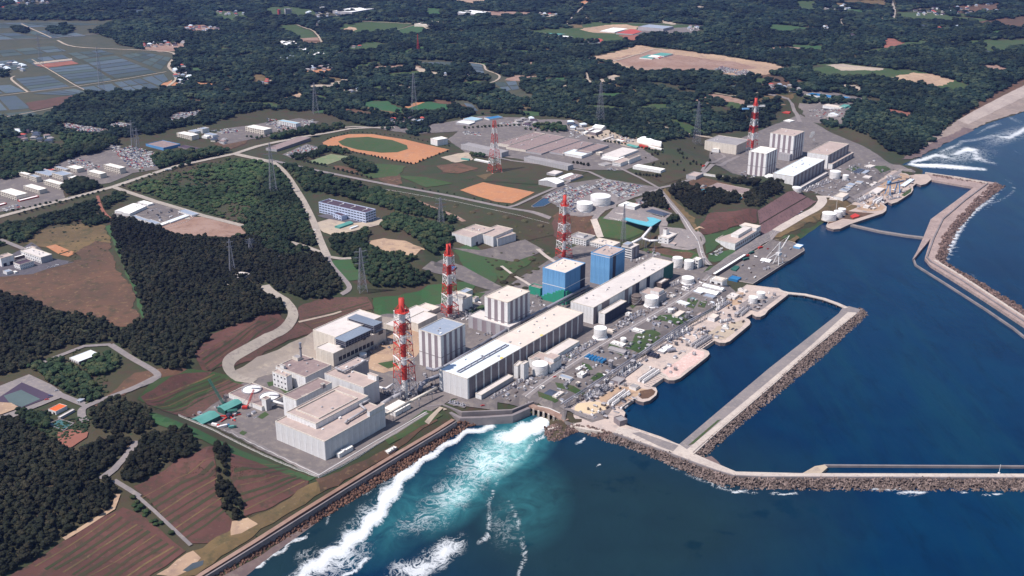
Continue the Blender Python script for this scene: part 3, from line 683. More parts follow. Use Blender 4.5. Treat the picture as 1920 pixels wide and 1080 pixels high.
rd([(1316,322),(1322,312),(1345,302),(1358,296),(1352,290),(1330,290)], 6, M_roadg, .46, True)
rd([(1215,353),(1135,337),(1105,323),(1040,312),(960,302),(900,290)], 7, M_roadg, .46)
rd([(950,390),(967,386),(1010,366),(1055,347),(1067,341)], 7, M_roadg, .4)
rd([(1240,460),(1290,468),(1316,458),(1318,446),(1306,436)], 6, M_roadg, .4, True)
rd([(985,745),(1007,727),(1050,698),(1100,665),(1157,630),(1262,569),(1320,530),(1345,508)], 11, M_roadg, .3, line=M_white_line)
rd([(1330,515),(1365,492),(1420,455),(1456,434)], 15, M_roadg, .44); rd([(1456,434),(1500,408),(1530,392),(1542,378),(1538,368)], 16, M_conc, .46, True)
rd([(1538,370),(1560,370),(1562,376)], 14, M_conc, .4)
rd([(1540,358),(1600,372),(1640,350),(1690,318),(1716,324)], 8, M_roadg, .3)
rd([(1500,230),(1494,215),(1485,195),(1478,186),(1440,178)], 10, M_roadg, .5); rd([(1210,231),(1262,245),(1330,258),(1370,262)], 8, M_tan, .5)
rd([(1060,218),(1120,217),(1162,221)], 6, M_roadg, .4)
rd([(350,405),(352,412)], 8, M_road)
rd([(-200,80),(100,72),(170,65),(230,60),(330,52)], 7, M_roadg, .5); rd([(108,76),(140,88),(230,93),(310,97),(328,105),(316,125),(333,145),(308,167)], 8, M_tan, .5, True)
rd([(28,143),(22,150),(52,173)], 6, M_tan, .5, True); rd([(0,180),(140,163),(250,146),(312,135)], 4, M_tan, .5); rd([(140,160),(172,176)], 4, M_tan, .5); rd([(0,222),(80,207),(118,198)], 4, M_tan, .5)
rd([(40,45),(96,71)], 6, M_tan, .5); rd([(60,112),(140,160)], 3.5, M_tan, .5); rd([(110,92),(215,148)], 3.5, M_dike, .5)
rd([(880,118),(906,122),(912,132),(936,142),(930,152),(915,157)], 6, M_tan, .5, True); rd([(557,47),(590,60),(606,84)], 6, M_tan, .5, True); rd([(600,25),(620,32),(680,40),(780,45),(812,60)], 6, M_tan, .5)
rd([(745,56),(780,47)], 4, M_tan, .5); rd([(1090,27),(1105,40),(1060,50),(1085,20),(1100,5)], 6, M_road, .5); rd([(1105,40),(1180,44),(1320,49)], 6, M_roadg, .5)
rd([(1672,0),(1678,20),(1675,38)], 9, M_road, .5); rd([(1575,35),(1580,48),(1595,58)], 6, M_road, .5); rd([(1145,116),(1180,107),(1225,93),(1240,94)], 8, M_tan, .5, True); rd([(1145,116),(1175,128),(1210,137)], 5, M_tan, .5)
rd([(1340,175),(1370,180),(1405,180),(1425,172)], 5, M_tan, .5); rd([(1098,137),(1102,150),(1108,155)], 8, M_tan, .5); rd([(640,240),(665,238),(700,240)], 10, M_road, .5)
rd([(183,368),(188,385),(196,400),(208,412)], 5, M_redearth, .4, True); rd([(0,450),(25,460),(45,468)], 8, M_roadg, .4)
rd([(1052,762),(1100,783),(1172,806),(1245,838)], 8, M_roadg, .6)
rd([(940,500),(985,530),(1000,540)], 5, M_conc, .5); rd([(1008,468),(1040,492),(1050,498)], 7, M_conc, .5)
rd([(1113,412),(1120,430),(1126,446)], 11, M_conc, .6); rd([(540,100),(545,103)], 3, M_tan, .5)
rd([(430,808),(520,856),(598,893),(620,880),(740,812),(800,775)], 6, M_roadg, .2)
rd([(560,605),(640,585)], 3, M_tan, .3)
rd([(800,795),(828,765),(835,770)], 5, M_tan, .4)
# == sea, with foam where the waves break
def px_of(X, Y, Z=0.0):
    rz = Z - CAM_H; dep = Y*cp - rz*sp_; dep = np.where(dep < 1, 1, dep)
    return 960 + F_PX*X/dep, 540 + F_PX*(-Y*sp_ - rz*cp)/dep
SX = axis([(-20000,-900,1500),(-900,-420,40),(-420,220,3.0),(220,1250,10),(1250,2600,60),(2600,24001,1500)])
SY = axis([(-8000,400,1200),(400,640,20),(640,1060,3.0),(1060,1700,9),(1700,2500,7),(2500,4000,60),(4000,30001,2000)])
gx, gy = np.meshgrid(SX, SY, indexing='ij'); PX, PY = px_of(gx, gy); vis = (gy > 500)
def lined(pts, k=1.0):
    """density along a picked line; each point x, y, half width, strength"""
    best = np.zeros(gx.shape)
    for i in range(len(pts)-1):
        a, b = pts[i], pts[i+1]; dx, dy = b[0]-a[0], b[1]-a[1]; L2 = dx*dx+dy*dy
        t = np.clip(((PX-a[0])*dx + (PY-a[1])*dy)/L2, 0, 1); d = np.hypot(PX-a[0]-t*dx, PY-a[1]-t*dy)
        w = a[2]*(1-t)+b[2]*t; s = a[3]*(1-t)+b[3]*t; best = np.maximum(best, s*np.clip(1.25 - d/(w*np.where(s < .8, 1.35, 1)), 0, 1)*np.where(s < .8, .82, 1))
    return best*k
def blob(cx, cy, rx, ry, s, rot=0, p=1.0):
    c, q = math.cos(rot), math.sin(rot); u = ((PX-cx)*c + (PY-cy)*q)/rx; v = (-(PX-cx)*q + (PY-cy)*c)/ry
    return s*np.clip(1.15 - np.hypot(u, v)**p, 0, 1)
wob = np.where(gy < 1100, 1, .0)*(6*np.sin(PX*.045+PY*.03)+4*np.sin(PX*.11-PY*.07))
PX0, PY0 = PX, PY; PX = PX + wob*.7; PY = PY + wob*.5
foam = np.zeros(gx.shape)
for l in [[(928,803,6,1),(880,812,7,1.0),(840,832,9,1),(800,853,10,1),(770,873,12,1),(742,903,15,1.1),(722,935,17,1.1),(700,968,17,1.1),(672,1000,16,1.05),(640,1030,18,1.0),(600,1058,20,1.0),(565,1085,22,.9),(520,1120,22,.9)],
          [(640,1080,5,.8),(662,1066,6,.9),(688,1048,6,.9)], [(470,1068,3.5,.85),(505,1042,5,.85),(542,1014,6,.8),(568,1004,5,.8),(578,998,4,.5)], [(608,982,4,.8),(616,962,6,.8),(628,950,5,.6)],
          [(937,902,3,.62),(925,920,4,.66),(915,942,5,.6),(922,958,3,.45),(925,977,4,.62),(915,1005,5,.66),(903,1022,4,.6)],
          [(962,945,3,.5),(970,975,4,.6),(972,1005,4,.62),(982,1035,6,.64),(985,1062,6,.6),(973,1082,6,.6),(960,1110,6,.5)],
          [(1034,808,4,.8),(1010,828,4,.75),(985,850,4,.65),(960,876,4,.55)], [(1075,827,3,.7),(1090,820,3,.9)], [(1120,876,2.5,.7),(1128,874,2.5,.9)],
          [(1260,880,2,.5),(1320,900,4,.55),(1345,912,6,.62),(1372,920,4,.7)], [(1376,924,3,.9),(1418,925,2,.7)], [(1438,923,2,.5),(1455,924,3,.9),(1482,928,3,.9),(1505,921,2,.6)],
          [(1620,917,2,.4),(1650,919,4,.85),(1690,919,4,.9),(1726,920,4,.85)], [(1680,927,2,.6),(1700,926,2,.9),(1712,923,2,.6)], [(1732,926,2,.6),(1748,927,2,.85)], [(1800,926,2,.7),(1812,927,2,.9)], [(1838,926,2,.7),(1872,925,3,.85)], [(1885,336,2,.35),(1898,346,2,.5),(1902,356,3,.6),(1890,368,3,.5),(1865,380,2.5,.5),(1850,394,2,.4)],
          [(1884,350,3,.5),(1858,374,4,.75),(1830,394,5,.9),(1812,412,5,.8),(1800,430,6,.9),(1788,448,7,1),(1783,462,7,1),(1776,482,5,.8),(1775,494,3,.5)],
          [(1800,462,3,.35),(1795,478,3,.4),(1798,490,2,.4)], [(1795,500,3,.4),(1830,520,2,.4)],
          [(1703,307,3,1),(1720,310,4,1.15),(1760,311,5,1.15),(1800,314,5,1.1),(1850,318,3,.8)], [(1712,303,4,.9),(1735,298,5,1),(1757,290,4,1),(1770,294,4,.9),(1790,300,3,.6)],
          [(1790,290,4,.9),(1812,280,6,1.1),(1828,282,5,1),(1830,296,6,.9),(1850,302,4,.7),(1870,308,3,.5)], [(1765,284,3,.7),(1785,276,3,.8),(1800,270,3,.7)],
          [(1798,266,3,.6),(1830,262,3,.6),(1865,254,3,.7),(1893,258,4,.9),(1912,248,5,1),(1925,240,5,1),(1990,220,5,1)], [(1830,252,2,.5),(1850,240,3,.6),(1880,230,3,.6),(1925,212,3,.6)], [(1900,282,2,.35),(1940,300,2,.4)]]:
    foam = np.maximum(foam, lined(l))
foam = np.maximum(foam, blob(985,806,72,21,1.18,-.30,2)); foam = np.maximum(foam, blob(1012,795,34,18,1.3,-.1,2)); foam = np.maximum(foam, blob(832,1034,62,34,1.0,-.5,.8)); foam = np.maximum(foam, blob(785,1064,74,26,.95,-.2,.8))
foam = np.maximum(foam, blob(910,865,110,55,.60,-.55)); foam = np.maximum(foam, blob(850,925,120,48,.50,-.6)); foam = np.maximum(foam, blob(640,1050,90,38,.60,-.5)); foam = np.maximum(foam, blob(690,960,120,26,.44,-.75))
foam = np.maximum(foam, blob(710,905,120,14,.5,-.62)); foam = np.maximum(foam, blob(575,1040,50,24,.42,-.5)); foam = np.maximum(foam, blob(790,980,100,40,.44,-.3)); foam = np.maximum(foam, blob(945,990,60,90,.33,.1))
foam = np.maximum(foam, blob(1800,292,110,26,.52,-.1)); foam = np.maximum(foam, blob(1890,255,90,24,.5,-.3))
foam = np.where(vis, foam, 0); PX, PY = PX0, PY0
teal = np.where(vis, np.maximum.reduce([blob(940,850,120,60,1.3,-.6), blob(860,930,120,50,.85,-.6), blob(760,960,160,60,.45,-.7), blob(980,940,90,90,.35)]), 0)
shal = np.where(vis, np.maximum.reduce([blob(600,990,330,70,1.3,-.72), blob(1130,990,480,210,1.2,0,1.3), blob(1330,868,32,22,1.2,.6), blob(1760,290,90,26,.8)]), 0)
n = gx.size; sm = bpy.data.meshes.new('sea')
# waves stand up a little where they break
bump_h = np.clip(foam-.75, 0, .5)*2.0
sm.vertices.add(n); sm.vertices.foreach_set('co', np.stack([gx, gy, bump_h], -1).ravel())
ii = np.arange(n).reshape(gx.shape); f = np.stack([ii[:-1,:-1], ii[1:,:-1], ii[1:,1:], ii[:-1,1:]], -1).reshape(-1, 4)
sm.loops.add(len(f)*4); sm.loops.foreach_set('vertex_index', f.ravel().astype(np.int32)); sm.polygons.add(len(f))
sm.polygons.foreach_set('loop_start', np.arange(0, len(f)*4, 4, dtype=np.int32)); sm.polygons.foreach_set('loop_total', np.full(len(f), 4, dtype=np.int32)); sm.update(calc_edges=True)
at = sm.color_attributes.new('water', 'FLOAT_COLOR', 'POINT'); at.data.foreach_set('color', np.stack([foam, np.clip(teal,0,1), np.clip(shal,0,1), np.ones(gx.shape)], -1).ravel())
sm.polygons.foreach_set('use_smooth', [True]*len(f))
M_sea = bpy.data.materials.new('sea water'); M_sea.use_nodes = True
def sea_nodes(m):
    nt = m.node_tree; N = nt.nodes; L = nt.links; b = N['Principled BSDF']
    tc = N.new('ShaderNodeTexCoord'); at = N.new('ShaderNodeAttribute'); at.attribute_name = 'water'; sep = N.new('ShaderNodeSeparateColor'); L.new(at.outputs['Color'], sep.inputs[0])
    def noise(s, d=8, ro=.6, dist=0, mp=None):
        x = N.new('ShaderNodeTexNoise'); x.inputs['Scale'].default_value = s; x.inputs['Detail'].default_value = d; x.inputs['Roughness'].default_value = ro; x.inputs['Distortion'].default_value = dist
        if mp:
            q = N.new('ShaderNodeMapping'); q.inputs['Rotation'].default_value[2] = mp[0]; q.inputs['Scale'].default_value = (1, mp[1], 1); L.new(tc.outputs['Object'], q.inputs[0]); L.new(q.outputs[0], x.inputs['Vector'])
        else: L.new(tc.outputs['Object'], x.inputs['Vector'])
        return x.outputs[0]
    def mr(v, a, bb, c=0, d=1):
        x = N.new('ShaderNodeMapRange'); x.inputs[1].default_value = a; x.inputs[2].default_value = bb; x.inputs[3].default_value = c; x.inputs[4].default_value = d; L.new(v, x.inputs[0]); return x.outputs[0]
    def ma(op, a, bb):
        x = N.new('ShaderNodeMath'); x.operation = op
        for i, q in enumerate((a, bb)):
            if isinstance(q, (int, float)): x.inputs[i].default_value = q
            else: L.new(q, x.inputs[i])
        return x.outputs[0]
    def mix(f, a, bb):
        x = N.new('ShaderNodeMix'); x.data_type = 'RGBA'; L.new(f, x.inputs[0])
        for i, q in ((6, a), (7, bb)):
            if isinstance(q, tuple): x.inputs[i].default_value = (*q, 1)
            else: L.new(q, x.inputs[i])
        return x.outputs[2]
    deep = mix(mr(noise(.0028, 3), .4, .62), (.0001,.015,.050), (.0002,.022,.064))
    deep = mix(mr(noise(.02, 6, .65), .42, .75, 0, .35), deep, (.002,.038,.075))
    deep = mix(mr(noise(.013, 5, .7, .6, (R(-20), .12)), .5, .7, 0, .65), deep, (.003,.034,.06)); deep = mix(mr(noise(.045, 6, .7, .5, (R(40), .3)), .5, .68, 0, .5), deep, (.0002,.011,.034))
    kelp = mr(noise(.022, 5, .55), .60, .66, 0, .7)
    sh = mix(kelp, mix(mr(noise(.012, 6), .35, .7), (.008,.023,.032), (.010,.030,.040)), (.001,.014,.026))
    col = mix(sep.outputs[2], deep, sh)
    col = mix(ma('MULTIPLY', sep.outputs[1], mr(noise(.03, 8, .7, 1.5), .3, .62, .25, 1)), col, (.045,.23,.25))
    col = mix(ma('MULTIPLY', mr(sep.outputs[1], .55, 1.0), mr(noise(.035, 8, .7, 1.8), .38, .62, .1, .8)), col, (.28,.52,.50))
    # lace: thin ridges of warped noise, more of them the denser the foam
    n1 = noise(.05, 9, .72, 2.2); n2 = noise(.22, 7, .7, 1.2, None)
    rid = ma('SUBTRACT', 1, ma('MULTIPLY', ma('ABSOLUTE', ma('SUBTRACT', n1, .5), 0), 9))
    body = ma('ADD', ma('MULTIPLY', n2, .55), ma('MULTIPLY', n1, .45))
    fo = sep.outputs[0]
    thick = mr(ma('ADD', ma('MULTIPLY', fo, 1.0), body), 1.12, 1.62)
    lace = ma('MULTIPLY', mr(ma('ADD', ma('MULTIPLY', rid, .55), ma('ADD', fo, ma('MULTIPLY', n2, .5))), .98, 1.4), mr(fo, .04, .3))
    ff = ma('MINIMUM', ma('MAXIMUM', thick, ma('MULTIPLY', lace, .62)), 1)
    caps = ma('MULTIPLY', mr(noise(.11, 4, .8), .79, .83), .35); ff2 = ma('MAXIMUM', ff, caps)
    L.new(mix(ff2, col, (.82,.84,.85)), b.inputs['Base Color'])
    L.new(mr(ff2, 0, 1, .22, .9), b.inputs['Roughness']); b.inputs['IOR'].default_value = 1.33; b.inputs['Specular IOR Level'].default_value = .16
    bp = N.new('ShaderNodeBump'); bp.inputs['Strength'].default_value = .35; bp.inputs['Distance'].default_value = .6
    L.new(ma('ADD', ma('ADD', noise(.16, 6, .6, .3, (R(60), .45)), ma('MULTIPLY', noise(.7, 3, .5), .25)), ma('MULTIPLY', noise(.022, 4, .6, .8, (R(35), .25)), 3.0)), bp.inputs['Height']); L.new(bp.outputs[0], b.inputs['Normal'])
sea_nodes(M_sea); sm.materials.append(M_sea); tag(link(bpy.data.objects.new('sea', sm)), kind='structure')

# == quays, sea walls and breakwaters
def W(pts, z): return [tuple(P(x, y, z)[:2]) for x, y in pts]
def quay(pts, z, label, m_top=None, bottom=-7):
    w = W(pts, z); c = (sum(p[0] for p in w)/len(w), sum(p[1] for p in w)/len(w))
    t = empty('quay', (c[0], c[1], 0), 0, label, 'quay'); lw = [(x-c[0], y-c[1]) for x, y in w]
    MB().prism(lw, bottom, z, 0, 1).build('quay_body', [m_top or M_quay, M_quaywall], t)
    b = MB()
    for a, q in zip(lw, lw[1:]+lw[:1]): b.bar((a[0], a[1], z+.15), (q[0], q[1], z+.15), .45)
    b.build('coping', M_conc, t)
    return t
Q1 = [(1052,768),(1075,752),(1136,716),(1197,672),(1287,611),(1337,583),(1380,549),(1400,534),(1460,541),(1478,552),(1440,582),(1434,590),(1426,594),(1418,594),(1410,589),
      (1397,597),(1404,599),(1407,604),(1405,609),(1368,640),(1360,643),(1350,643),(1340,639),(1335,637),(1310,654),(1320,656),(1328,659),(1330,664),(1326,669),
      (1275,709),(1265,713),(1254,713),(1246,709),(1245,706),(1217,725),(1229,727),(1232,734),(1230,741),(1218,751),(1207,754),(1197,752),(1190,747),(1157,765),(1166,768),(1172,774),(1170,781),(1163,789),(1172,797),(1240,820),(1272,834),(1300,852),(1260,850),(1172,820),(1150,812),(1100,800),(1060,790)]
quay(Q1, 4.2, 'long pink paved quay with round headed pier noses along the south harbour basin')
Q2 = [(1337,517),(1402,480),(1449,449),(1480,452),(1490,455),(1507,466),(1508,470),(1412,532),(1400,530),(1360,522)]
quay(Q2, 4.4, 'grey paved unloading wharf beside the harbour channel', M_asph)
Q3 = [(1549,424),(1560,404),(1597,383),(1632,351),(1674,319),(1716,327),(1738,327),(1746,334),(1746,337),(1736,345),(1727,347),(1718,344),(1711,350),(1712,356),(1708,362),(1682,379),(1672,382),(1665,379),(1656,383),(1662,388),(1661,395),(1655,400),(1592,421),(1575,429),(1563,430),(1552,427)]
quay(Q3, 4.2, 'quay with storage tanks and pump yards along the north harbour basin', mat('north quay paving', (.42,.33,.28), (.34,.27,.24), (.46,.38,.32), .02, .12))
def flat(name, pts, z, m_, off=.1, jitter=0):
    w = W(pts, z); 
    if jitter: w = rough_edge(w, 6, jitter, 3)
    o = MB().prism([(p[0], p[1]) for p in w], z-.2, z+off).build(name, m_); return tag(o, kind='structure')
# surfaces on the quays (z 4.2)
M_pink = mat('weathered pink paving', (.60,.42,.37), (.5,.34,.30), (.66,.54,.48), .03, .25)
flat('quay_paving', [(1238,700),(1300,655),(1322,660),(1322,668),(1272,705),(1255,708)], 4.2, M_pink, .12, 1.5)
flat('quay_paving', [(1305,640),(1345,612),(1395,600),(1400,604),(1362,637),(1342,636)], 4.2, M_tan, .12, 1.5)
flat('quay_paving', [(1078,768),(1085,757),(1120,752),(1140,760),(1138,770),(1110,776)], 4.2, mat('yellow sand', (.6,.47,.3), (.52,.4,.27)), .12, 2)
flat('quay_road', [(1085,782),(1108,778),(1136,768),(1145,758),(1152,762),(1135,785),(1110,792)], 4.2, M_asph, .15)
flat('lawn', [(1200,733),(1222,729),(1229,734),(1226,740),(1215,747),(1204,748),(1196,742)], 4.2, M_dryred, .15)
flat('tank_compound', [(1385,572),(1404,560),(1446,558),(1466,553),(1432,578),(1420,585),(1395,578)], 4.2, M_roadg, .12)
flat('quay_road', [(1180,682),(1195,676),(1250,703),(1256,712),(1240,708)], 4.2, M_conc, .15)
flat('quay_paving', [(1120,748),(1160,724),(1215,730),(1190,745),(1160,762),(1135,760)], 4.2, M_sand, .11, 1)
flat('quay_paving', [(1345,560),(1375,553),(1395,548),(1390,570),(1360,575)], 4.2, M_sand, .11, 1)
flat('quay_paving', [(1605,392),(1640,375),(1660,388),(1655,394),(1630,396)], 4.2, M_sand, .12, 1)
flat('quay_paving', [(1640,352),(1690,325),(1712,332),(1700,345),(1660,368)], 4.2, M_sand, .12, 1)
flat('lawn', [(1562,392),(1590,396),(1640,400),(1600,412),(1580,410),(1552,420)], 4.2, M_dryred, .12, 1)
flat('grass_strip', [(1700,358),(1709,352),(1708,360),(1696,368),(1690,366)], 4.2, M_grass, .14)
flat('grass_strip', [(1462,447),(1488,437),(1500,445),(1488,455)], 4.4, M_dry, .12, 1)

def rubble(top, bot, ztop, n_per=.16, zbot=-1.0, size=(1.3, 2.6), parent=None, name='armour_rocks', label=None, proto='rock'):
    """loose rocks or four-legged blocks between two picked lines"""
    tw = [Vector((*P(x, y, ztop)[:2], ztop)) for x, y in top]; bw = [Vector((*P(x, y, 0)[:2], zbot)) for x, y in bot]
    def along(w, t):
        Ls = [(b-a).length for a, b in zip(w[:-1], w[1:])]; d = t*sum(Ls)
        for a, b, l in zip(w[:-1], w[1:], Ls):
            if d <= l: return a.lerp(b, d/l if l else 0)
            d -= l
        return w[-1]
    pts = []
    m = 40; area = 0
    for k in range(m):
        a, b, c, d = along(tw, k/m), along(tw, (k+1)/m), along(bw, (k+1)/m), along(bw, k/m)
        A = ((b-a).cross(d-a)).length/2 + ((b-c).cross(d-c)).length/2; cnt = int(A*n_per) + 1
        for _ in range(cnt):
            t = (k+rnd.random())/m; p = along(tw, t).lerp(along(bw, t), rnd.random()); pts.append((p.x, p.y, p.z+rnd.uniform(-.5, .5), rnd.uniform(*size)))
    # ground surface under them
    g = MB()
    for k in range(m):
        a, b, c, d = along(tw, k/m), along(tw, (k+1)/m), along(bw, (k+1)/m), along(bw, k/m)
        up = lambda v, dz: (v.x, v.y, v.z+dz)
        q = [up(a,-.8), up(d,-.8), up(c,-.8), up(b,-.8)]
        if (Vector(q[1])-Vector(q[0])).cross(Vector(q[3])-Vector(q[0])).z < 0: q = q[::-1]
        g.poly(q)
    co = g.build('rubble_core', M_rockdark); tag(co, kind='structure')
    return scatter(name, pts, proto, parent, label)
M_rockdark = mat('dark rubble', (.07,.05,.045), (.045,.035,.032), None, .2, .8)
M_rock = mat('weathered rock', (.15,.095,.08), (.105,.07,.06), (.06,.045,.04), .15, .9, per_obj=.55)
M_rockred = mat('rusty rock', (.15,.075,.05), (.115,.06,.042), (.07,.045,.035), .15, .9, per_obj=.5)
M_tetra = mat('concrete block', (.185,.135,.12), (.14,.105,.09), (.07,.055,.05), .3, 1.2, per_obj=.5)

# == scattered instances (geometry nodes), used only for what nobody could count
PROTO = {}
def proto_coll(name, meshes):
    c = bpy.data.collections.new(name)
    for k, me in enumerate(meshes):
        o = bpy.data.objects.new(f'{name}_{k}', me); c.objects.link(o)
    PROTO[name] = c; return c
def ico(sub):
    bm = bmesh.new(); bmesh.ops.create_icosphere(bm, subdivisions=sub, radius=1.0); v = [tuple(x.co) for x in bm.verts]; f = [[q.index for q in p.verts] for p in bm.faces]; bm.free(); return v, f
I1, I2, I3 = ico(1), ico(2), ico(3)
def rock_mesh(seed, m_):
    r = random.Random(seed); b = MB(); v, f = I1; sx, sy, sz = r.uniform(.8,1.3), r.uniform(.7,1.1), r.uniform(.6,.9)
    b.v = [((p[0]*sx)*(1+r.uniform(-.22,.22)), p[1]*sy*(1+r.uniform(-.22,.22)), p[2]*sz*(1+r.uniform(-.2,.2))) for p in v]; b.f = [list(q) for q in f]; b.m = [0]*len(f)
    return b.mesh('rock', m_)
def tetra_mesh(m_):
    b = MB()
    for d in ((0,0,1),(.94,0,-.33),(-.47,.82,-.33),(-.47,-.82,-.33)):
        b.bar((0,0,0), tuple(x*1.15 for x in d), .46, 0, 6, .3)
    return b.mesh('block', m_)
def crown_mesh(kind, seed, mats_):
    """uneven crown: several lumps plus loose leaf clumps, unit size (about 1 wide radius, 0..h)"""
    r = random.Random(seed); b = MB()
    if kind == 'pine': H = r.uniform(1.9, 2.3); lumps = [(0,0,H*.42,.85,.6),(.1,.08,H*.68,.62,.46)] + [(math.cos(a)*.5, math.sin(a)*.5, H*r.uniform(.4,.75), .45, .34) for a in (.5,2.6,4.4)]
    else: H = r.uniform(1.7, 2.1); lumps = [(0,0,H*.55,.8,.62)] + [(math.cos(a)*.55, math.sin(a)*.55, H*r.uniform(.4,.72), r.uniform(.38,.55), r.uniform(.32,.46)) for a in [k*1.26+r.uniform(-.3,.3) for k in range(5)]]
    for i, (x, y, z, rr, rz_) in enumerate(lumps):
        v, f = (I2 if i == 0 else I1); n = len(b.v)
        for p in v:
            q = 1 + .30*mnoise.noise(Vector((p[0]*2.1+seed*3+i, p[1]*2.1, p[2]*2.1))) + r.uniform(-.07,.07)
            b.v.append((x+p[0]*rr*q, y+p[1]*rr*q, z+p[2]*rz_*q))
        for q in f: b.f.append([n+k for k in q]); b.m.append(0)
    for _ in range(46):                                           # leaf clumps round the outline
        x, y, z, rr, rz_ = r.choice(lumps); d = Vector((r.gauss(0,1), r.gauss(0,1), r.gauss(.3,1))).normalized()
        c = Vector((x+d.x*rr*1.06, y+d.y*rr*1.06, z+d.z*rz_*1.06)); s = r.uniform(.08,.17)
        u = d.orthogonal().normalized(); w = d.cross(u); an = r.uniform(0,6.3); u, w = u*math.cos(an)+w*math.sin(an)+d*r.uniform(-.6,.6), w*math.cos(an)-u*math.sin(an)
        b.poly([c-u*s, c-w*s*.7, c+u*s, c+w*s*.8], 1)
    return b.mesh('crown', mats_), H
def leaf_mat(name, ca, cb, cc):
    m = bpy.data.materials.new(name); m.use_nodes = True; nt = m.node_tree; N = nt.nodes; L = nt.links; b = N['Principled BSDF']
    b.inputs['Roughness'].default_value = .8; b.inputs['Specular IOR Level'].default_value = .15
    oi = N.new('ShaderNodeObjectInfo'); rp = N.new('ShaderNodeValToRGB'); e = rp.color_ramp.elements
    e[0].color = (*ca, 1); e[1].color = (*cc, 1); x = e.new(.55); x.color = (*cb, 1); L.new(oi.outputs['Random'], rp.inputs[0])
    tc = N.new('ShaderNodeTexCoord'); nz = N.new('ShaderNodeTexNoise'); nz.inputs['Scale'].default_value = 5; nz.inputs['Detail'].default_value = 4; L.new(tc.outputs['Object'], nz.inputs['Vector'])
    mr = N.new('ShaderNodeMapRange'); mr.inputs[1].default_value = .3; mr.inputs[2].default_value = .7; mr.inputs[3].default_value = .55; mr.inputs[4].default_value = 1.35; L.new(nz.outputs[0], mr.inputs[0])
    # stands differ from place to place
    geo = N.new('ShaderNodeNewGeometry'); n2 = N.new('ShaderNodeTexNoise'); n2.inputs['Scale'].default_value = .006; n2.inputs['Detail'].default_value = 5; L.new(geo.outputs['Position'], n2.inputs['Vector'])
    m2 = N.new('ShaderNodeMapRange'); m2.inputs[1].default_value = .35; m2.inputs[2].default_value = .65; m2.inputs[3].default_value = .55; m2.inputs[4].default_value = 1.65; L.new(n2.outputs[0], m2.inputs[0])
    mu = N.new('ShaderNodeMath'); mu.operation = 'MULTIPLY'; L.new(mr.outputs[0], mu.inputs[0]); L.new(m2.outputs[0], mu.inputs[1])
    vm = N.new('ShaderNodeVectorMath'); vm.operation = 'SCALE'; L.new(rp.outputs[0], vm.inputs[0]); L.new(mu.outputs[0], vm.inputs['Scale']); L.new(vm.outputs[0], b.inputs['Base Color'])
    return m
ML = {'pine': leaf_mat('pine needles', (.011,.014,.008), (.016,.018,.010), (.028,.025,.014)), 'mixed': leaf_mat('mixed leaves', (.013,.024,.012), (.02,.036,.016), (.04,.045,.02)),
      'shrub': leaf_mat('shrub leaves', (.022,.04,.016), (.03,.054,.02), (.05,.06,.025)), 'far': leaf_mat('hill wood leaves', (.006,.014,.012), (.012,.024,.017), (.034,.045,.025)),
      'bush': leaf_mat('round bush leaves', (.04,.045,.02), (.06,.055,.03), (.075,.06,.035))}
CR = {}
ML['dry'] = leaf_mat('dry scrub', (.06,.032,.022), (.045,.035,.02), (.085,.05,.032))
for k in ('pine','mixed','shrub','far','dry'):
    CR[k] = [crown_mesh('pine' if k == 'pine' or (k == 'far' and s % 2) else 'round', s*7+len(k), [ML[k], ML[k]]) for s in range(5)]
    if k == 'pine': CR[k][3:] = [crown_mesh('round', 31+s, [ML[k], ML[k]]) for s in range(2)]
    proto_coll('proto_'+k, [c[0] for c in CR[k]])
proto_coll('proto_rock', [rock_mesh(s, M_rock) for s in range(5)]); proto_coll('proto_rockred', [rock_mesh(s+9, M_rockred) for s in range(5)]); proto_coll('proto_block', [tetra_mesh(M_tetra)])
NG = {}
def scatter_group(key):
    if key in NG: return NG[key]
    g = bpy.data.node_groups.new('scatter_'+key, 'GeometryNodeTree'); g.interface.new_socket('Geometry', in_out='INPUT', socket_type='NodeSocketGeometry'); g.interface.new_socket('Geometry', in_out='OUTPUT', socket_type='NodeSocketGeometry')
    N = g.nodes; L = g.links; i = N.new('NodeGroupInput'); o = N.new('NodeGroupOutput'); ci = N.new('GeometryNodeCollectionInfo'); ci.inputs[0].default_value = PROTO['proto_'+key]; ci.inputs[1].default_value = True; ci.inputs[2].default_value = True
    mp = N.new('GeometryNodeMeshToPoints'); ip = N.new('GeometryNodeInstanceOnPoints'); ip.inputs['Pick Instance'].default_value = True
    def attr(nm, ty):
        a = N.new('GeometryNodeInputNamedAttribute'); a.data_type = ty; a.inputs[0].default_value = nm; return a.outputs[0]
    L.new(i.outputs[0], mp.inputs[0]); L.new(mp.outputs[0], ip.inputs['Points']); L.new(ci.outputs[0], ip.inputs['Instance'])
    L.new(attr('pick', 'INT'), ip.inputs['Instance Index']); L.new(attr('turn', 'FLOAT_VECTOR'), ip.inputs['Rotation']); L.new(attr('size', 'FLOAT_VECTOR'), ip.inputs['Scale'])
    L.new(ip.outputs[0], o.inputs[0]); NG[key] = g; return g
